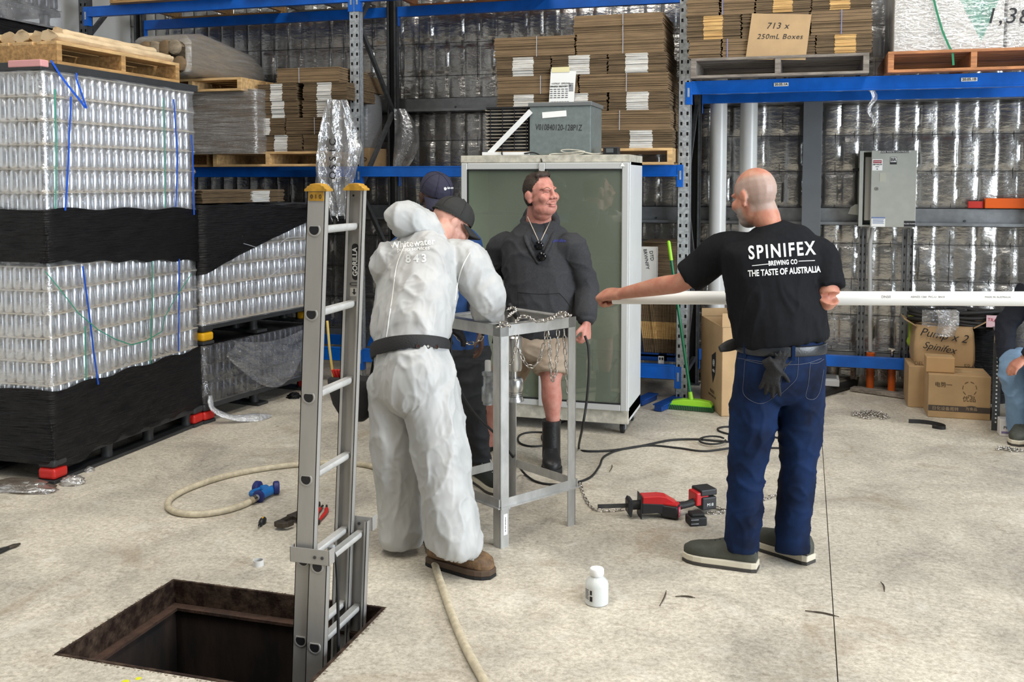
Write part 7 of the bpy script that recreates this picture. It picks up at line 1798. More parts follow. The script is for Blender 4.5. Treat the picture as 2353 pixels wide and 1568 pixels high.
for px in (1824, 1712):
    q = surf(bvJ, px, 800, .018)
    if q is not None: MB().bar(V((q.x, q.y, .962)), V((q.x, q.y, 1.024)), .013, .006, up=(0, -1, 0)).build('belt_loop', M_jean, pA_)
# black gloves tucked in the back pocket
G_ = MB(); gw = surf(bvJ, 1775, 846, .03)
hand_shape(G_, surf(bvJ, 1778, 838, .03), (surf(bvJ, 1768, 900, .035) - surf(bvJ, 1778, 838, .03)), V((0, 1, 0)), V((1, 0, 0)), (.05, .15, .1), .92, .25, .2, .011)
hand_shape(G_, surf(bvJ, 1790, 850, .03), V((.15, .0, 1)), V((0, 1, 0)), V((1, 0, -.2)), (.1, .2, .1), .55, .35, .2, .011)
limb(G_, [(surf(bvJ, 1765, 852, .02), .02, .05), (surf(bvJ, 1785, 838, .03), .03, .045)], (0, 1, 0), 2)
me = remesh(G_, .0055, 2); link_mesh('work_gloves', me, mat('black_glove', (.006, .006, .007), .75, bump=.3, bscale=120), pA_)
MB().tube(catmull([WY(1881, 772, 4.50), WY(1887, 800, 4.46), WY(1890, 822, 4.46)], 4), .003, 6).build('key_lanyard', M_paper, pA_, smooth=60)
MB().tube([WY(1890, 822, 4.46) + V((.011 * math.cos(a), 0, .011 * math.sin(a))) for a in [2 * math.pi * k / 12 for k in range(12)]], .0022, 6, closed=True).build('key_ring', M_chrome, pA_, smooth=60)
K_ = MB(); limb(K_, [(WY(1692, 790, 4.40), .012, .026), (WY(1672, 796, 4.38), .012, .024), (WY(1654, 803, 4.36), .010, .014)], (0, 1, 0), 4); K_.build('tool_holster', M_rubber, pA_, smooth=60)
M_olive = mat('olive_suede', (.062, .066, .052), .75, var=.2, vscale=30, bump=.15, bscale=150); M_cream = mat('cream_midsole', (.58, .53, .42), .6); M_gumsole = mat('dark_outsole', (.05, .045, .04), .8)
shoe(pA_, WZ(1738, 1318) + V((.0, .035, 0)), WZ(1577, 1292) - WZ(1738, 1318), .325, 1.12, M_olive, M_cream, 0, 'work_shoe', .042, M_gumsole, M_black)
shoe(pA_, WZ(1862, 1300) + V((0, .02, 0)), WZ(1742, 1258) - WZ(1862, 1300), .315, 1.1, M_olive, M_cream, 0, 'work_shoe', .042, M_gumsole, M_black)
# ------------------------------------------------------------------ D: man in the grey hoodie
pD = thing('person', 'person in charcoal hoodie and khaki shorts standing before the fridge', 'person', (-1.5, 5.72, 0))
fD = V((.22, -.97, 0)).normalized()
S2_ = skin_mat('ruddy_skin', (.56, .27, .215), (.47, .185, .14))
B_ = MB()
cD = lambda px, py, Y=5.74: WY(px, py, Y)
limb(B_, [(cD(1238, 820), .11, .15), (cD(1238, 720), .13, .16), (cD(1238, 620), .12, .18), (cD(1238, 545), .09, .16), (cD(1238, 525), .075, .085), (cD(1238, 502, 5.72), .072, .076), (cD(1240, 470, 5.70), .068, .070)], fD, 4)
hD = WY(1243, 446, 5.66); fhD = V((.80, -.585, .14)).normalized(); MD = yframe(hD, fhD, (-.12, .0, 1)) @ Matrix.Scale(1.06, 4)
head_shape(B_, MD, jowl=.09)
sl_, el_, wl_ = cD(1320, 572, 5.72), cD(1349, 662, 5.76), cD(1348, 742, 5.62)
sr_, er_, wr_ = cD(1152, 570, 5.76), cD(1124, 660, 5.82), cD(1142, 745, 5.66)
for a, b, c in ((sl_, el_, wl_), (sr_, er_, wr_)): limb(B_, [(a, .05, .05), (a.lerp(b, .5), .048, .048), (b, .042, .042), (b.lerp(c, .5), .036, .038), (c, .026, .030)], fD, 4)
hand_shape(B_, wl_, V((-.02, -.05, -1)), V((-.85, .35, 0)), V((-.25, -.95, 0)), (.75, 1.0, .6), 1.05, 0, .7, .0102)
hand_shape(B_, wr_, V((.1, -.1, -1)), V((.9, .2, 0)), V((.2, -.95, 0)), (.4, .6, .4), 1.05, 0, .5)
legs = ((cD(1268, 800), cD(1266, 878, 5.68), cD(1271, 975, 5.71)), (cD(1196, 800, 5.80), cD(1152, 890, 5.86), cD(1123, 990, 5.90)))
for h, k, a in legs: limb(B_, [(h, .085, .09), (h.lerp(k, .6), .075, .078), (k, .060, .060), (k.lerp(a, .38), .066, .062), (k.lerp(a, .7), .050, .048), (a, .040, .040), (a - UP * .1, .04, .04)], fD, 4)
me = remesh(B_, .0050, 2)
d3 = lambda x, y, z: MD @ V((x, y, z)); fw = (MD.to_3x3() @ V((0, 1, 0))).normalized(); dw = (MD.to_3x3() @ V((0, 0, 1))).normalized()
dent(me, [(d3(s * .034, .088, -.001), .012, -.008, fw) for s in (-1, 1)] + [(d3(0, .108, -.0705), .006, -.006, fw)] + [(d3(s * .020, .104, -.069), .006, -.005, fw) for s in (-1, 1)] + [(d3(s * .036, .092, -.064), .008, -.006, fw) for s in (-1, 1)] + [(d3(s * .046, .086, -.036), .016, .008, fw) for s in (-1, 1)] + [(d3(s * .034, .098, -.045), .006, -.004, fw) for s in (-1, 1)])
bvD = make_bvh(me); link_mesh('body', me, S2_, pD)
def face_line(bv, M, pts, r, m, parent, nm, off=.0008):
    f_ = (M.to_3x3() @ V((0, 1, 0))).normalized(); Q = []
    for p in catmull([V((a, .2, c)) for a, c in pts], 5):
        q = M @ p; h = bv.ray_cast(q, -f_)
        if h[0] is not None: Q.append(h[0] + f_ * off)
    if len(Q) > 2: MB().tube(Q, r, 6).build(nm, m, parent, smooth=60)
M_dark = mat('dark_crease', (.10, .035, .028), .7); M_brow = mat('brown_brow', (.12, .065, .04), .85); M_lip = mat('lip_pink', (.42, .13, .12), .5)
for s in (-1, 1):
    face_line(bvD, MD, ((s * .016, -.003), (s * .030, .003), (s * .048, -.004)), .0012, M_dark, pD, 'closed_eye')
    face_line(bvD, MD, ((s * .013, .019), (s * .030, .026), (s * .052, .018)), .0018, M_brow, pD, 'eyebrow')
    face_line(bvD, MD, ((s * .020, -.040), (s * .034, -.052), (s * .040, -.070)), .0005, M_dark, pD, 'smile_crease')
    MB().sphere(d3(s * .0075, .119, -.040), .0034, 8, 6).build('nostril', M_dark, pD, smooth=60)
face_line(bvD, MD, ((-.036, -.061), (-.02, -.069), (0, -.071), (.02, -.069), (.036, -.061)), .0011, M_dark, pD, 'mouth_line')
face_line(bvD, MD, ((-.024, -.0765), (0, -.080), (.024, -.0765)), .0024, M_lip, pD, 'lower_lip', 0)
Hh = MB(); ell(Hh, (0, -.020, .034), (.0800, .099, .092), MD); ell(Hh, (0, -.058, -.01), (.066, .058, .07), MD); ell(Hh, (0, .030, .100), (.052, .045, .024), MD)
me = remesh(Hh, .0055, 1)
Mi2 = MD.inverted(); bm = bmesh.new(); bm.from_mesh(me)
def cutD(q):
    if q.z > .088: return q.y > .085
    if q.y > .050 - .0 and q.z < .088: return True
    if q.z < -.075: return True
    if q.y > -.03 and q.z < .012: return True
    return q.y > .02 + max(0, (q.z - .03)) * .75
bmesh.ops.delete(bm, geom=[v for v in bm.verts if cutD(Mi2 @ v.co)], context='VERTS'); bm.to_mesh(me); bm.free()
displace(me, lambda p, n: .002 * noise.noise(p * 95) + .008 * max(0, noise.noise(V((p.x * 55, p.y * 55, p.z * 18)))) * (1 if (Mi2 @ p).z > .07 else .25))
link_mesh('hair', me, mat('brown_hair', (.050, .032, .022), .6, var=.5, vscale=90, bump=.7, bscale=200, bdist=.004), pD)
M_hood = mat('charcoal_fleece', (.036, .037, .041), .88, var=.22, vscale=90, bump=.15, bscale=220, bdist=.002)
T_ = MB()
limb(T_, [(cD(1240, 772), .155, .185), (cD(1240, 762), .160, .192), (cD(1240, 745), .172, .205), (cD(1240, 690), .185, .210), (cD(1240, 640), .172, .215), (cD(1239, 590), .150, .225), (cD(1238, 558), .125, .222), (cD(1238, 540), .108, .190), (cD(1238, 522), .090, .135), (cD(1238, 510), .08, .10)], fD, 5, .85)
for a, b, c in ((sl_, el_, wl_), (sr_, er_, wr_)):
    limb(T_, [(a.lerp(cD(1238, 575), .3) , .085, .09), (a, .080, .084), (a.lerp(b, .5), .070, .074), (b, .066, .068), (b.lerp(c, .5), .060, .062), (b.lerp(c, .82), .056, .058), (b.lerp(c, .90), .042, .045), (c - (c - b).normalized() * .002, .040, .042)], fD, 5)
me = remesh(T_, .0085, 4)
displace(me, crease(.014, (4, 4, 6), 12, .7))
bvH = make_bvh(me); hoodie = link_mesh('hoodie', me, M_hood, pD)
# hood folded round the neck
C_ = MB(); nk = cD(1240, 518)
side = V((-fD.y, fD.x, 0))
path = [(-.0, .155, -.22), (.036, .148, -.16), (.070, .118, -.085), (.096, .03, .0), (.082, -.06, .04), (.0, -.095, .052), (-.082, -.06, .04), (-.096, .03, .0), (-.070, .118, -.085), (-.036, .148, -.16), (0, .155, -.22)]
limb(C_, [(nk + side * x + fD * y + UP * z, .018 if z > -.06 else .010, .030 if z > 0 else .018) for x, y, z in path], UP, 4)
limb(C_, [(nk - fD * .10 + UP * .09, .05, .09), (nk - fD * .145 + UP * .02, .06, .12), (nk - fD * .15 - UP * .08, .04, .10)], fD, 4)
me = remesh(C_, .008, 3); displace(me, wrinkle(.010, (9, 9, 9), 5, .5)); link_mesh('folded_hood', me, M_hood, pD)
te = MB(); limb(te, [(nk + fD * .07 - UP * .035, .02, .062), (nk + fD * .105 - UP * .075, .025, .055), (nk + fD * .12 - UP * .15, .025, .02)], fD, 4); te.build('undershirt', mat('slate_tee', (.030, .036, .046), .8), pD, smooth=60)
surf_text(bvH, 'Spinifex', 1283, 553, 11, mat('blue_embroidery', (.035, .05, .32), .6), hoodie, ang=.02, shear=.3, cuts=1)
for pts in (((1190, 672), (1240, 676), (1285, 674)), ((1190, 672), (1192, 710), (1194, 752)), ((1285, 674), (1300, 690), (1310, 705))): surf_line(bvH, pts, .0016, mat('dark_seam', (.015, .015, .017), .9), hoodie, 'pocket_seam')
# lanyard with sunglasses
M_cord = mat('cream_cord', (.52, .42, .33), .7)
gl_ = surf(bvH, 1240, 572, .02) or cD(1240, 572, 5.55)
lan = thing('sunglasses', 'black sunglasses hanging on a cream cord on the charcoal hoodie', 'sunglasses', gl_)
for x0, y0, s in ((1212, 498, -1), (1266, 505, 1)):
    Q = [nk + side * (-s) * .0 + (cD(x0, y0, 5.64) - nk), ] ; pts = [cD(x0, y0, 5.63)]
    for t in (.35, .7, 1.0):
        x = x0 + (1240 + s * 3 - x0) * t; y = y0 + (553 - y0) * t; q = surf(bvH, x, y, .012) or cD(x, y, 5.58); pts.append(q if q.y < 5.66 else cD(x, y, 5.58))
    MB().tube(catmull(pts, 5), .0026, 6).build('cord', M_cord, lan, smooth=60)
c1 = surf(bvH, 1238, 565, .022) or gl_; c2 = surf(bvH, 1244, 590, .024) or gl_
M_lens = mat('black_lens', (.006, .006, .007), .08)
for c_, rr in ((c1, (.031, .013, .027)), (c2, (.031, .013, .028))): MB().sphere(c_, rr, 16, 10).build('lens', M_lens, lan, smooth=60)
MB().tube(catmull([c1 + V((.01, -.008, .02)), c1 + V((.02, -.012, -.01)), c2 + V((.015, -.012, .01)), c2 + V((.03, -.01, -.01))], 5), .003, 6).build('temple_arm', M_lens, lan, smooth=60)
M_khaki = mat('khaki_cotton', (.40, .315, .235), .8, var=.15, vscale=20, bump=.15, bscale=150, bdist=.002)
K_ = MB(); limb(K_, [(cD(1240, 760), .150, .182), (cD(1240, 785), .155, .188), (cD(1238, 812), .13, .180), (cD(1236, 828), .08, .13)], fD, 4, .85)
for h, k, a in legs: limb(K_, [(h + UP * .02, .125, .112), (h.lerp(k, .45), .112, .110), (h.lerp(k, .70), .108, .108), (h.lerp(k, .74), .100, .100)], fD, 4)
me = remesh(K_, .0085, 3); displace(me, crease(.014, (5, 5, 8), 4, .5)); link_mesh('shorts', me, M_khaki, pD)
M_boot = mat('black_boot_leather', (.012, .012, .013), .45, bump=.2, bscale=90); M_bsole = mat('black_sole', (.014, .014, .014), .8)
shoe(pD, (legs[0][2].x - .03, legs[0][2].y + .07), (.26, -.96), .30, 1.15, M_boot, M_bsole, .275, 'work_boot', .036, None, M_black, 1.05)
shoe(pD, (legs[1][2].x - .02, legs[1][2].y + .07), (-.15, -.98), .30, 1.15, M_boot, M_bsole, .275, 'work_boot', .036, None, M_black, 1.05)
# ------------------------------------------------------------------ B: man in the white coveralls
pB_ = thing('person', 'person in white disposable coveralls and black cap bending over the stand', 'person', (-1.6, 4.1, 0))
fB = V((.55, .83, 0)).normalized(); rB = V((.83, -.55, 0)).normalized()
S3 = skin_mat('fair_skin', (.58, .33, .26), (.50, .25, .19))
ctr = [(WY(950, 870, 4.10), .12, .17), (WY(942, 800, 4.13), .115, .155), (WY(950, 700, 4.24), .12, .165), (WY(962, 625, 4.34), .12, .175), (WY(985, 578, 4.41), .09, .15), (WY(1008, 545, 4.46), .055, .06), (WY(1022, 525, 4.52), .055, .058)]
B_ = MB(); limb(B_, ctr, fB, 4)
hB = WY(1036, 516, 4.575); fhB = V((.62, .52, -.58)).normalized(); MBh = yframe(hB, fhB, (.25, .3, 1)); head_shape(B_, MBh)
srB, erB, wrB = WY(1072, 606, 4.40), WY(1118, 678, 4.41), WY(1130, 742, 4.53)
slB, elB, wlB = WY(898, 606, 4.30), WY(950, 700, 4.52), WY(1020, 745, 4.72)
for a, b, c in ((srB, erB, wrB), (slB, elB, wlB)): limb(B_, [(a, .05, .05), (b, .042, .042), (b.lerp(c, .5), .036, .036), (c, .028, .03)], fB, 4)
hLb, kLb, aLb = WY(902, 880, 4.12), WY(908, 1040, 4.12), WY(922, 1215, 4.16)
hRb, kRb, aRb = WY(992, 885, 4.07), WY(1014, 1045, 4.03), WY(1040, 1240, 3.99)
for h, k, a in ((hLb, kLb, aLb), (hRb, kRb, aRb)): limb(B_, [(h, .08, .08), (k, .055, .055), (k.lerp(a, .4), .052, .05), (a, .038, .038), (a - UP * .07, .04, .04)], fB, 4)
me = remesh(B_, .006, 2); link_mesh('body', me, S3, pB_)
def suit_mat():
    m = mat('white_nonwoven_suit', (.55, .555, .545), .5, col2=(.43, .44, .44), vscale=5, lo=.3, hi=.7, bump=.5, bscale=3.2, bdist=.04, stretch=(2.2, 2.2, .9), detail=3, bdetail=3.5, ridged=True, seethru=.13)
    b = m.node_tree.nodes['Principled BSDF']; b.inputs['Transmission Weight'].default_value = .0; b.inputs['Subsurface Weight'].default_value = .0; b.inputs['Subsurface Radius'].default_value = (.03, .03, .03)
    return m
M_suit = suit_mat()
C_ = MB()
limb(C_, [(WY(950, 948, 4.09), .07, .09), (WY(950, 925, 4.09), .125, .155), (WY(950, 900, 4.09), .155, .188), (WY(950, 860, 4.10), .165, .200), (WY(944, 815, 4.12), .145, .180), (WY(942, 795, 4.13), .138, .172), (WY(945, 770, 4.16), .155, .190), (WY(950, 700, 4.24), .165, .208), (WY(960, 628, 4.34), .155, .218), (WY(970, 590, 4.38), .135, .215), (WY(983, 562, 4.42), .10, .17), (WY(1000, 546, 4.45), .07, .10)], fB, 5, .9)
limb(C_, [(srB.lerp(WY(985, 600, 4.40), .45), .10, .10), (srB, .098, .10), (srB.lerp(erB, .6), .088, .090), (erB, .088, .088), (erB.lerp(wrB, .5), .076, .078), (erB.lerp(wrB, .9), .062, .062), (wrB, .050, .050)], fB, 5)
limb(C_, [(slB.lerp(WY(985, 600, 4.40), .35), .10, .10), (slB, .095, .095), (slB.lerp(elB, .6), .085, .085), (elB, .078, .078), (elB.lerp(wlB, .6), .066, .066), (wlB, .05, .05)], fB, 5)
limb(C_, [(hLb + UP * .06, .07, .06), (hLb + UP * .01, .115, .095), (hLb.lerp(kLb, .35), .118, .102), (hLb.lerp(kLb, .65), .112, .102), (kLb, .108, .100), (kLb.lerp(aLb, .5), .100, .096), (kLb.lerp(aLb, .85), .102, .098), (aLb - UP * .03, .100, .096), (aLb - UP * .065, .090, .088)], fB, 5)
limb(C_, [(hRb + UP * .06, .07, .06), (hRb + UP * .01, .120, .098), (hRb.lerp(kRb, .35), .124, .108), (hRb.lerp(kRb, .65), .118, .108), (kRb, .112, .104), (kRb.lerp(aRb, .45), .102, .098), (kRb.lerp(aRb, .8), .110, .108), (aRb - UP * .015, .118, .115), (aRb - UP * .03, .112, .108)], fB, 5)
# hood thrown back behind the neck
limb(C_, [(WY(893, 510, 4.29), .025, .03), (WY(905, 505, 4.30), .060, .07), (WY(932, 505, 4.33), .082, .085), (WY(968, 520, 4.38), .070, .080), (WY(1000, 540, 4.43), .05, .075)], (0, 0, 1), 5)
me = remesh(C_, .0066, 4)
displace(me, crease(.022, (5.5, 5.5, 2.2), 21, .8))
displace(me, crease(.006, (10, 10, 7), 31, .2))
bvB = make_bvh(me); suit = link_mesh('coveralls', me, M_suit, pB_)
M_ghost = mat('faint_white_print', (.82, .82, .80), .6)
surf_text(bvB, 'Whitewater', 948, 560, 21, M_ghost, suit, ang=-.10, offset=.5, cuts=1); surf_text(bvB, 'pump services', 950, 572, 13, M_ghost, suit, ang=-.07, offset=.3, cuts=1); surf_text(bvB, '843', 956, 595, 26, mat('greyed_print', (.60, .61, .60), .6), suit, ang=-.04, offset=.8, spacing=1.4, cuts=1)
surf_line(bvB, ((932, 560), (912, 610), (902, 680), (893, 740), (888, 775)), .0028, M_ghost, suit, 'back_seam', .001); surf_line(bvB, ((1080, 580), (1064, 610), (1052, 650), (1046, 690)), .0028, M_ghost, suit, 'sleeve_seam', .001)
bl_ = MB(); wv_ = [WY(943, 815, 4.12), WY(942.5, 806, 4.125), WY(942, 796, 4.13), WY(942, 788, 4.135)]
limb(bl_, [(wv_[0], .162, .198), (wv_[1], .165, .201), (wv_[2], .165, .201), (wv_[3], .162, .198)], fB, 2, .9, 40)
belt = bl_.build('tool_belt', mat('black_webbing', (.014, .014, .015), .7, bump=.3, bscale=160), pB_, smooth=50)
bvBelt = make_bvh(belt.data) if False else None
mbv = BVHTree.FromPolygons([V(v) for v in bl_.v], bl_.f)
for px, py in ((961, 796), (984, 796), (1003, 797)):
    q = surf(mbv, px, py, .001)
    if q is not None:
        n_ = (CC - q).normalized(); u_, v_, w_ = axis_frame(n_); MB().lathe([(.0045, 0), (.006, .003), (.0105, .003), (.0115, 0)], 18, frame_mat(q, u_, v_, w_)).build('grommet', M_chrome, belt, smooth=50)
        MB().lathe([(.0, .0012), (.0055, .0012)], 14, frame_mat(q, u_, v_, w_)).build('grommet_hole', M_paper if px == 984 else M_dark, belt)
G_ = MB(); hand_shape(G_, wrB, V((.15, .55, -.5)), V((-.1, .2, -1)), V((-.9, .3, 0)), (.35, .5, .4), 1.05, .05, .4, .0112); me = remesh(G_, .0055, 2); link_mesh('glove', me, mat('black_glove', (0, 0, 0)), pB_)
G_ = MB(); hand_shape(G_, wlB, V((.7, .2, -.4)), V((-.1, .2, -1)), V((.2, -.9, 0)), (.35, .5, .4), 1.05, .05, .4, .0112); me = remesh(G_, .006, 2); link_mesh('glove', me, mat('black_glove', (0, 0, 0)), pB_)
def cap(parent, M, m, s=1.0, brimup=0.0, logo=None):
    D_ = MB(); ell(D_, (0, -.012, .040), (.088 * s, .108 * s, .092 * s), M); me = remesh(D_, .006, 2); bm = bmesh.new(); bm.from_mesh(me); Mi_ = M.inverted()
    bmesh.ops.delete(bm, geom=[v for v in bm.verts if (Mi_ @ v.co).z < .022 + .12 * (Mi_ @ v.co).y], context='VERTS'); bm.to_mesh(me); bm.free()
    c = link_mesh('cap', me, m, parent)
    def br_(u, v):
        a = (u - .5) * 2.5; rx = .086 * s; x = math.sin(a) * rx; y0 = -.012 + math.cos(a) * .104 * s; e = v * .075 * s * max(0, math.cos(a * .62)) ** .6
        return M @ V((x * (1 + .04 * v), y0 + e, .034 + brimup * v - .018 * (abs(math.sin(a)) ** 2) * (1 + v) - .012 * v))
    b = MB().grid(br_, 24, 6); n0 = len(b.v); dz = (M.to_3x3() @ V((0, 0, 1))) * .004; b.v += [tuple(V(p) - dz) for p in b.v]; b.f += [tuple(i + n0 for i in reversed(f)) for f in b.f]
    b.build('brim', m, c, smooth=60)
    MB().sphere(M @ V((0, -.012, .040 + .092 * s)), .007, 10, 6).build('top_button', m, c, smooth=60)
    for k in range(6):
        a0 = math.pi / 6 + k * math.pi / 3; MB().tube([M @ V((math.sin(a0) * .0885 * s * math.cos(t), -.012 + math.cos(a0) * .1085 * s * math.cos(t), .040 + .0925 * s * math.sin(t))) for t in [i * math.pi / 2 / 8 * .98 for i in range(9)]], .0012, 5).build('panel_seam', m, c)
    return c
M_capblk = mat('black_cap_cotton', (.020, .020, .019), .8, bump=.2, bscale=160)
MBc = MBh @ Matrix.Translation((0, -.0, .004)); cB_ = cap(pB_, MBc, M_capblk, 1.02)
MB().tube([MBc @ V((math.sin(a) * .089, -.012 - math.cos(a) * .110, .018)) for a in [-.45 + .9 * k / 8 for k in range(9)]], .0045, 6).build('rear_strap', M_capblk, cB_, smooth=60)
# boots
M_tan = mat('worn_tan_leather', (.21, .125, .062), .65, col2=(.10, .058, .03), vscale=16, bump=.35, bscale=60)
M_tansole = mat('brown_sole', (.085, .055, .036), .75)
rb0 = WZ(985, 1300); shoe(pB_, rb0 + V((0, .03, 0)), WZ(1128, 1335) - rb0, .325, 1.2, M_tan, M_tansole, .135, 'work_boot', .040, M_bsole, mat('tan_lace', (.36, .24, .11), .8), 1.1)
lb0 = WZ(893, 1270); shoe(pB_, lb0 + V((0, .03, 0)), WZ(985, 1232) - lb0, .315, 1.15, M_tan, M_tansole, .14, 'work_boot', .040, M_bsole, mat('tan_lace', (0, 0, 0)), 1.1)
# tool pouch at the left hip
tp_ = thing('tool_pouch', 'black tool pouch with red-handled pliers hanging at the coverall belt', 'tool bag', WY(815, 960, 4.16))
def pr_(py, x0, x1, g=.055):
    a, b = WY(x0, py, 4.14), WY(x1, py, 4.14); c = (a + b) / 2; return supring(c, V((1, 0, 0)), V((0, 1, 0)), (b.x - a.x) / 2, g, 22, .75)
MB().loft([pr_(966, 800, 838, .03), pr_(955, 785, 850), pr_(930, 768, 858), pr_(895, 758, 862, .06), pr_(872, 756, 866, .06), pr_(868, 762, 862, .055)]).build('pouch_body', mat('black_canvas', (.016, .016, .017), .8, bump=.3, bscale=120), tp_, smooth=50)
MB().tube([WY(850, 875, 4.12), WY(858, 830, 4.10), WY(866, 812, 4.08)], .012, 8, flat=.4).build('belt_hanger', M_rubber, tp_, smooth=60)
for x0, x1 in ((770, 764), (776, 772), (783, 780)): MB().tube(catmull([WY(x0 + 4, 882, 4.14), WY(x0 + 1, 868, 4.13), WY(x1, 850, 4.12)], 4), .0075, 8).build('red_handle', M_red, tp_, smooth=60)
yr = [WY(768, 884, 4.13), WY(757, 800, 4.12), WY(752, 738, 4.11)]
MB().tube(yr, .006, 8).build('yellow_rod', mat('yellow_rod', (.62, .45, .12), .5), tp_, smooth=60)
# ------------------------------------------------------------------ C: man in the navy cap
pC = thing('person', 'person in navy cap, blue shirt and charcoal jeans behind the white coveralls', 'person', (-1.85, 5.2, 0))
fC = V((.72, -.69, 0)).normalized()
S4 = skin_mat('dark_brown_skin', (.105, .055, .036), (.07, .035, .024))
B_ = MB(); tC = [(WY(1062, 830, 5.22), .11, .15), (WY(1050, 740, 5.24), .10, .14), (WY(1025, 630, 5.24), .11, .16), (WY(1005, 560, 5.24), .09, .15), (WY(1003, 525, 5.23), .055, .06), (WY(1003, 500, 5.21), .058, .06)]
limb(B_, tC, fC, 4); hC = WY(1002, 452, 5.18); fhC = V((.62, -.62, -.46)).normalized(); MCc = yframe(hC, fhC); head_shape(B_, MCc)
slC, elC, wlC = WY(1076, 560, 5.22), WY(1088, 670, 5.26), WY(1104, 762, 5.08); srC, erC, wrC = WY(925, 570, 5.28), WY(905, 680, 5.30), WY(960, 740, 5.10)
for a, b, c in ((slC, elC, wlC), (srC, erC, wrC)): limb(B_, [(a, .05, .05), (b, .042, .042), (b.lerp(c, .5), .038, .038), (c, .027, .03)], fC, 4)
hand_shape(B_, wlC, V((.08, -.1, -1)), V((-.8, -.3, 0)), V((.3, -.9, 0)), (.35, .45, .3), 1.0, .02, .4, .0100); hand_shape(B_, wrC, V((.6, -.5, -.5)), V((0, .2, -1)), V((.5, .5, 0)), (.3, .4, .3), 1.0)
lC = ((WY(1082, 830, 5.20), WY(1084, 930, 5.17), WY(1100, 1050, 5.24)), (WY(1020, 835, 5.32), WY(1000, 940, 5.30), WY(985, 1060, 5.38)))
for h, k, a in lC: limb(B_, [(h, .08, .08), (k, .055, .055), (k.lerp(a, .4), .052, .05), (a, .038, .038), (a - UP * .07, .04, .04)], fC, 4)
me = remesh(B_, .006, 2); link_mesh('body', me, S4, pC)
M_shirt = mat('royal_blue_shirt', (.008, .045, .16), .8, var=.15, vscale=30, bump=.12, bscale=200, bdist=.002)
T_ = MB(); limb(T_, [(WY(1060, 815, 5.22), .125, .165), (WY(1050, 740, 5.24), .125, .165), (WY(1025, 640, 5.24), .135, .195), (WY(1010, 570, 5.24), .115, .20), (WY(1004, 540, 5.24), .09, .13), (WY(1003, 525, 5.23), .07, .08)], fC, 5, .85)
for a, b, c in ((slC, elC, wlC), (srC, erC, wrC)): limb(T_, [(a.lerp(WY(1005, 570, 5.24), .3), .085, .085), (a, .075, .08), (a.lerp(b, .6), .065, .068), (a.lerp(b, .95), .062, .064)], fC, 4)
me = remesh(T_, .009, 4); displace(me, wrinkle(.014, (6, 6, 7), 9, .5)); link_mesh('shirt', me, M_shirt, pC)
for a, b, c in ((elC, wlC, 0), (erC, wrC, 0)):
    m_ = MB(); limb(m_, [(a.lerp(b, -.05), .060, .060), (a.lerp(b, .3), .054, .054), (a.lerp(b, .8), .044, .044), (a.lerp(b, .92), .040, .040)], fC, 4); m_.build('dark_sleeve', mat('navy_sleeve', (.010, .014, .03), .85), pC, smooth=60)
M_char = mat('charcoal_denim', (.018, .019, .022), .8, var=.3, vscale=12, bump=.2, bscale=220, bdist=.002)
J_ = MB(); limb(J_, [(WY(1060, 795, 5.22), .125, .165), (WY(1060, 830, 5.22), .125, .17), (WY(1058, 865, 5.23), .09, .14)], fC, 4, .85)
for h, k, a in lC: limb(J_, [(h, .105, .10), (h.lerp(k, .5), .098, .094), (k, .082, .078), (k.lerp(a, .5), .074, .070), (a, .066, .062), (a - UP * .03, .068, .064)], fC, 5)
me = remesh(J_, .009, 4); displace(me, crease(.014, (5, 5, 7), 15, .5)); link_mesh('jeans', me, M_char, pC)
cC_ = cap(pC, MCc @ Matrix.Translation((0, 0, .002)), mat('navy_cap_cotton', (.022, .022, .045), .8, bump=.2, bscale=160), 1.05, -.012)
bvC = make_bvh(cC_.data) if False else BVHTree.FromPolygons([MW[cC_] @ v.co for v in cC_.data.vertices], [tuple(p.vertices) for p in cC_.data.polygons])
for dx, dy, r_ in ((0, 0, .010),):
    q = surf(bvC, 1023, 434, .002)
    if q is not None:
        n_ = (CC - q).normalized(); u_, v_, w_ = axis_frame(n_); MB().lathe([(.0, .001), (.0085, .0008)], 18, frame_mat(q, u_, v_, w_)).build('logo_disc', M_paper, cC_)
        q2 = surf(bvC, 1024.5, 433, .004); MB().lathe([(.0, .0006), (.004, .0005)], 14, frame_mat(q2 or q, u_, v_, w_)).build('logo_cut', mat('navy_cap_cotton', (0, 0, 0)), cC_)
surf_text(bvC, 'Saltwater', 1035, 432, 6.5, M_paper, cC_, 'logo_lettering', ang=-.05, cuts=1, shear=.2, offset=.15, xscale=.6)
M_dkshoe = mat('dark_green_shoe', (.016, .02, .017), .75)
shoe(pC, (lC[0][2].x - .03, lC[0][2].y + .05), WZ(1140, 1118) - WZ(1075, 1080), .31, 1.1, M_dkshoe, M_cream, 0, 'work_shoe', .040, M_gumsole, M_paper)
shoe(pC, (lC[1][2].x - .03, lC[1][2].y + .05), (.6, -.8), .31, 1.1, M_dkshoe, M_cream, 0, 'work_shoe', .040, M_gumsole, M_paper)
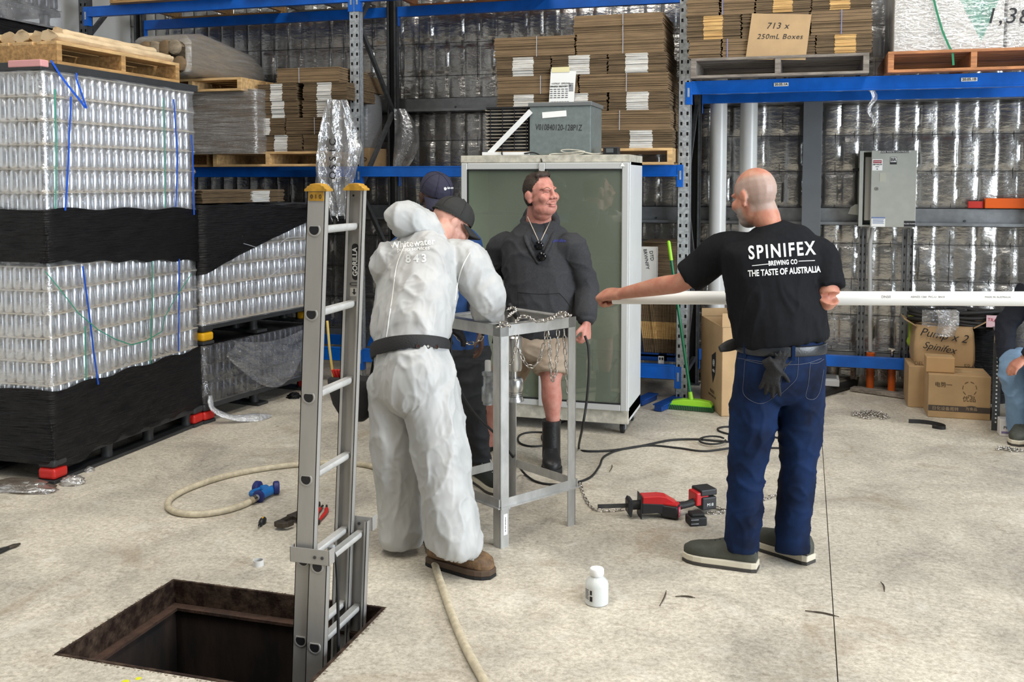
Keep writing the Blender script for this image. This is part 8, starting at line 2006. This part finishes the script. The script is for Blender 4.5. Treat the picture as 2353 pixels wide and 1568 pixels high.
# ------------------------------------------------------------------ E: seated man cut by the right picture edge
pE = thing('person', 'person in dark navy jumper and light blue jeans seated at the right picture edge', 'person', (1.5, 7.25, 0))
fE = V((-.75, -.66, 0)).normalized()
B_ = MB(); tE = [(V((1.74, 7.42, .50)), .11, .15), (V((1.69, 7.36, .70)), .12, .16), (V((1.65, 7.29, .92)), .11, .17), (V((1.63, 7.24, 1.04)), .08, .15), (V((1.62, 7.21, 1.12)), .055, .06), (V((1.61, 7.19, 1.19)), .055, .06)]
limb(B_, tE, fE, 4); MEh = yframe(V((1.60, 7.15, 1.30)), (-.7, -.55, -.35)); head_shape(B_, MEh)
aE = (V((1.48, 7.40, .99)), V((1.33, 7.36, .72)), WY(2312, 838, 7.22)); aE2 = (V((1.60, 7.12, 1.0)), V((1.52, 6.98, .74)), V((1.38, 6.98, .58)))
for a, b, c in (aE, aE2): limb(B_, [(a, .05, .05), (b, .042, .042), (c, .028, .03)], fE, 4)
hand_shape(B_, aE[2], V((-.3, -.2, -.9)), V((.6, .3, 0)), V((-.3, -.9, 0)), (.3, .4, .3), 1.0); hand_shape(B_, aE2[2], V((-.6, -.2, -.5)), V((0, .3, -1)), V((-.4, .8, 0)), (.3, .4, .3), 1.0)
lE = ((V((1.60, 7.46, .47)), WY(2328, 838, 7.16), WY(2345, 975, 7.20)), (V((1.70, 7.28, .47)), V((1.52, 6.98, .50)), V((1.56, 7.02, .08))))
for h, k, a in lE: limb(B_, [(h, .08, .08), (k, .055, .055), (k.lerp(a, .4), .052, .05), (a, .038, .038), (a - UP * .05, .04, .04)], fE, 4)
me = remesh(B_, .007, 2); link_mesh('body', me, S1, pE)
T_ = MB(); limb(T_, [(V((1.75, 7.43, .46)), .135, .175), (V((1.71, 7.38, .62)), .15, .185), (V((1.66, 7.31, .85)), .14, .20), (V((1.64, 7.25, 1.02)), .11, .19), (V((1.62, 7.22, 1.10)), .075, .09)], fE, 5, .85)
for a, b, c in (aE, aE2): limb(T_, [(a, .078, .08), (a.lerp(b, .6), .068, .07), (b, .064, .066), (b.lerp(c, .6), .056, .056), (b.lerp(c, .95), .044, .044)], fE, 5)
me = remesh(T_, .0095, 4); displace(me, crease(.016, (5, 5, 5), 17, .6)); link_mesh('jumper', me, mat('dark_navy_knit', (.008, .010, .018), .85, bump=.2, bscale=160), pE)
J_ = MB(); limb(J_, [(V((1.74, 7.42, .58)), .13, .17), (V((1.74, 7.42, .46)), .14, .18), (V((1.74, 7.42, .40)), .12, .15)], fE, 4)
for h, k, a in lE: limb(J_, [(h, .105, .10), (h.lerp(k, .5), .098, .095), (k + UP * .01, .088, .085), (k.lerp(a, .5), .078, .076), (a, .070, .068), (a - UP * .012, .072, .07)], fE, 5)
me = remesh(J_, .009, 4); displace(me, crease(.016, (5, 5, 6), 27, .5)); link_mesh('jeans', me, mat('light_blue_denim', (.20, .32, .48), .8, var=.25, vscale=6, bump=.2, bscale=200, bdist=.002), pE)
shoe(pE, (lE[0][2].x + .04, lE[0][2].y + .07), (-.35, -.93), .31, 1.1, M_olive, M_cream, 0, 'work_shoe', .04, M_gumsole, M_black); shoe(pE, (1.58, 7.08), (-.3, -.95), .31, 1.1, M_olive, M_cream, 0, 'work_shoe', .04, M_gumsole, M_black)
Hh = MB(); ell(Hh, (0, -.022, .034), (.083, .102, .094), MEh); link_mesh('hair', remesh(Hh, .008, 1), mat('brown_hair', (0, 0, 0)), pE)
cr = thing('seat_crate', 'grey crate under the person seated at the right picture edge', 'crate', (1.68, 7.45, 0))
MB().box(1.50, 1.86, 7.27, 7.63, 0, .35).build('crate_body', M_pal, cr, bevel=.01); MB().box(1.48, 1.88, 7.25, 7.65, .33, .365).build('crate_rim', M_pal, cr, bevel=.006)
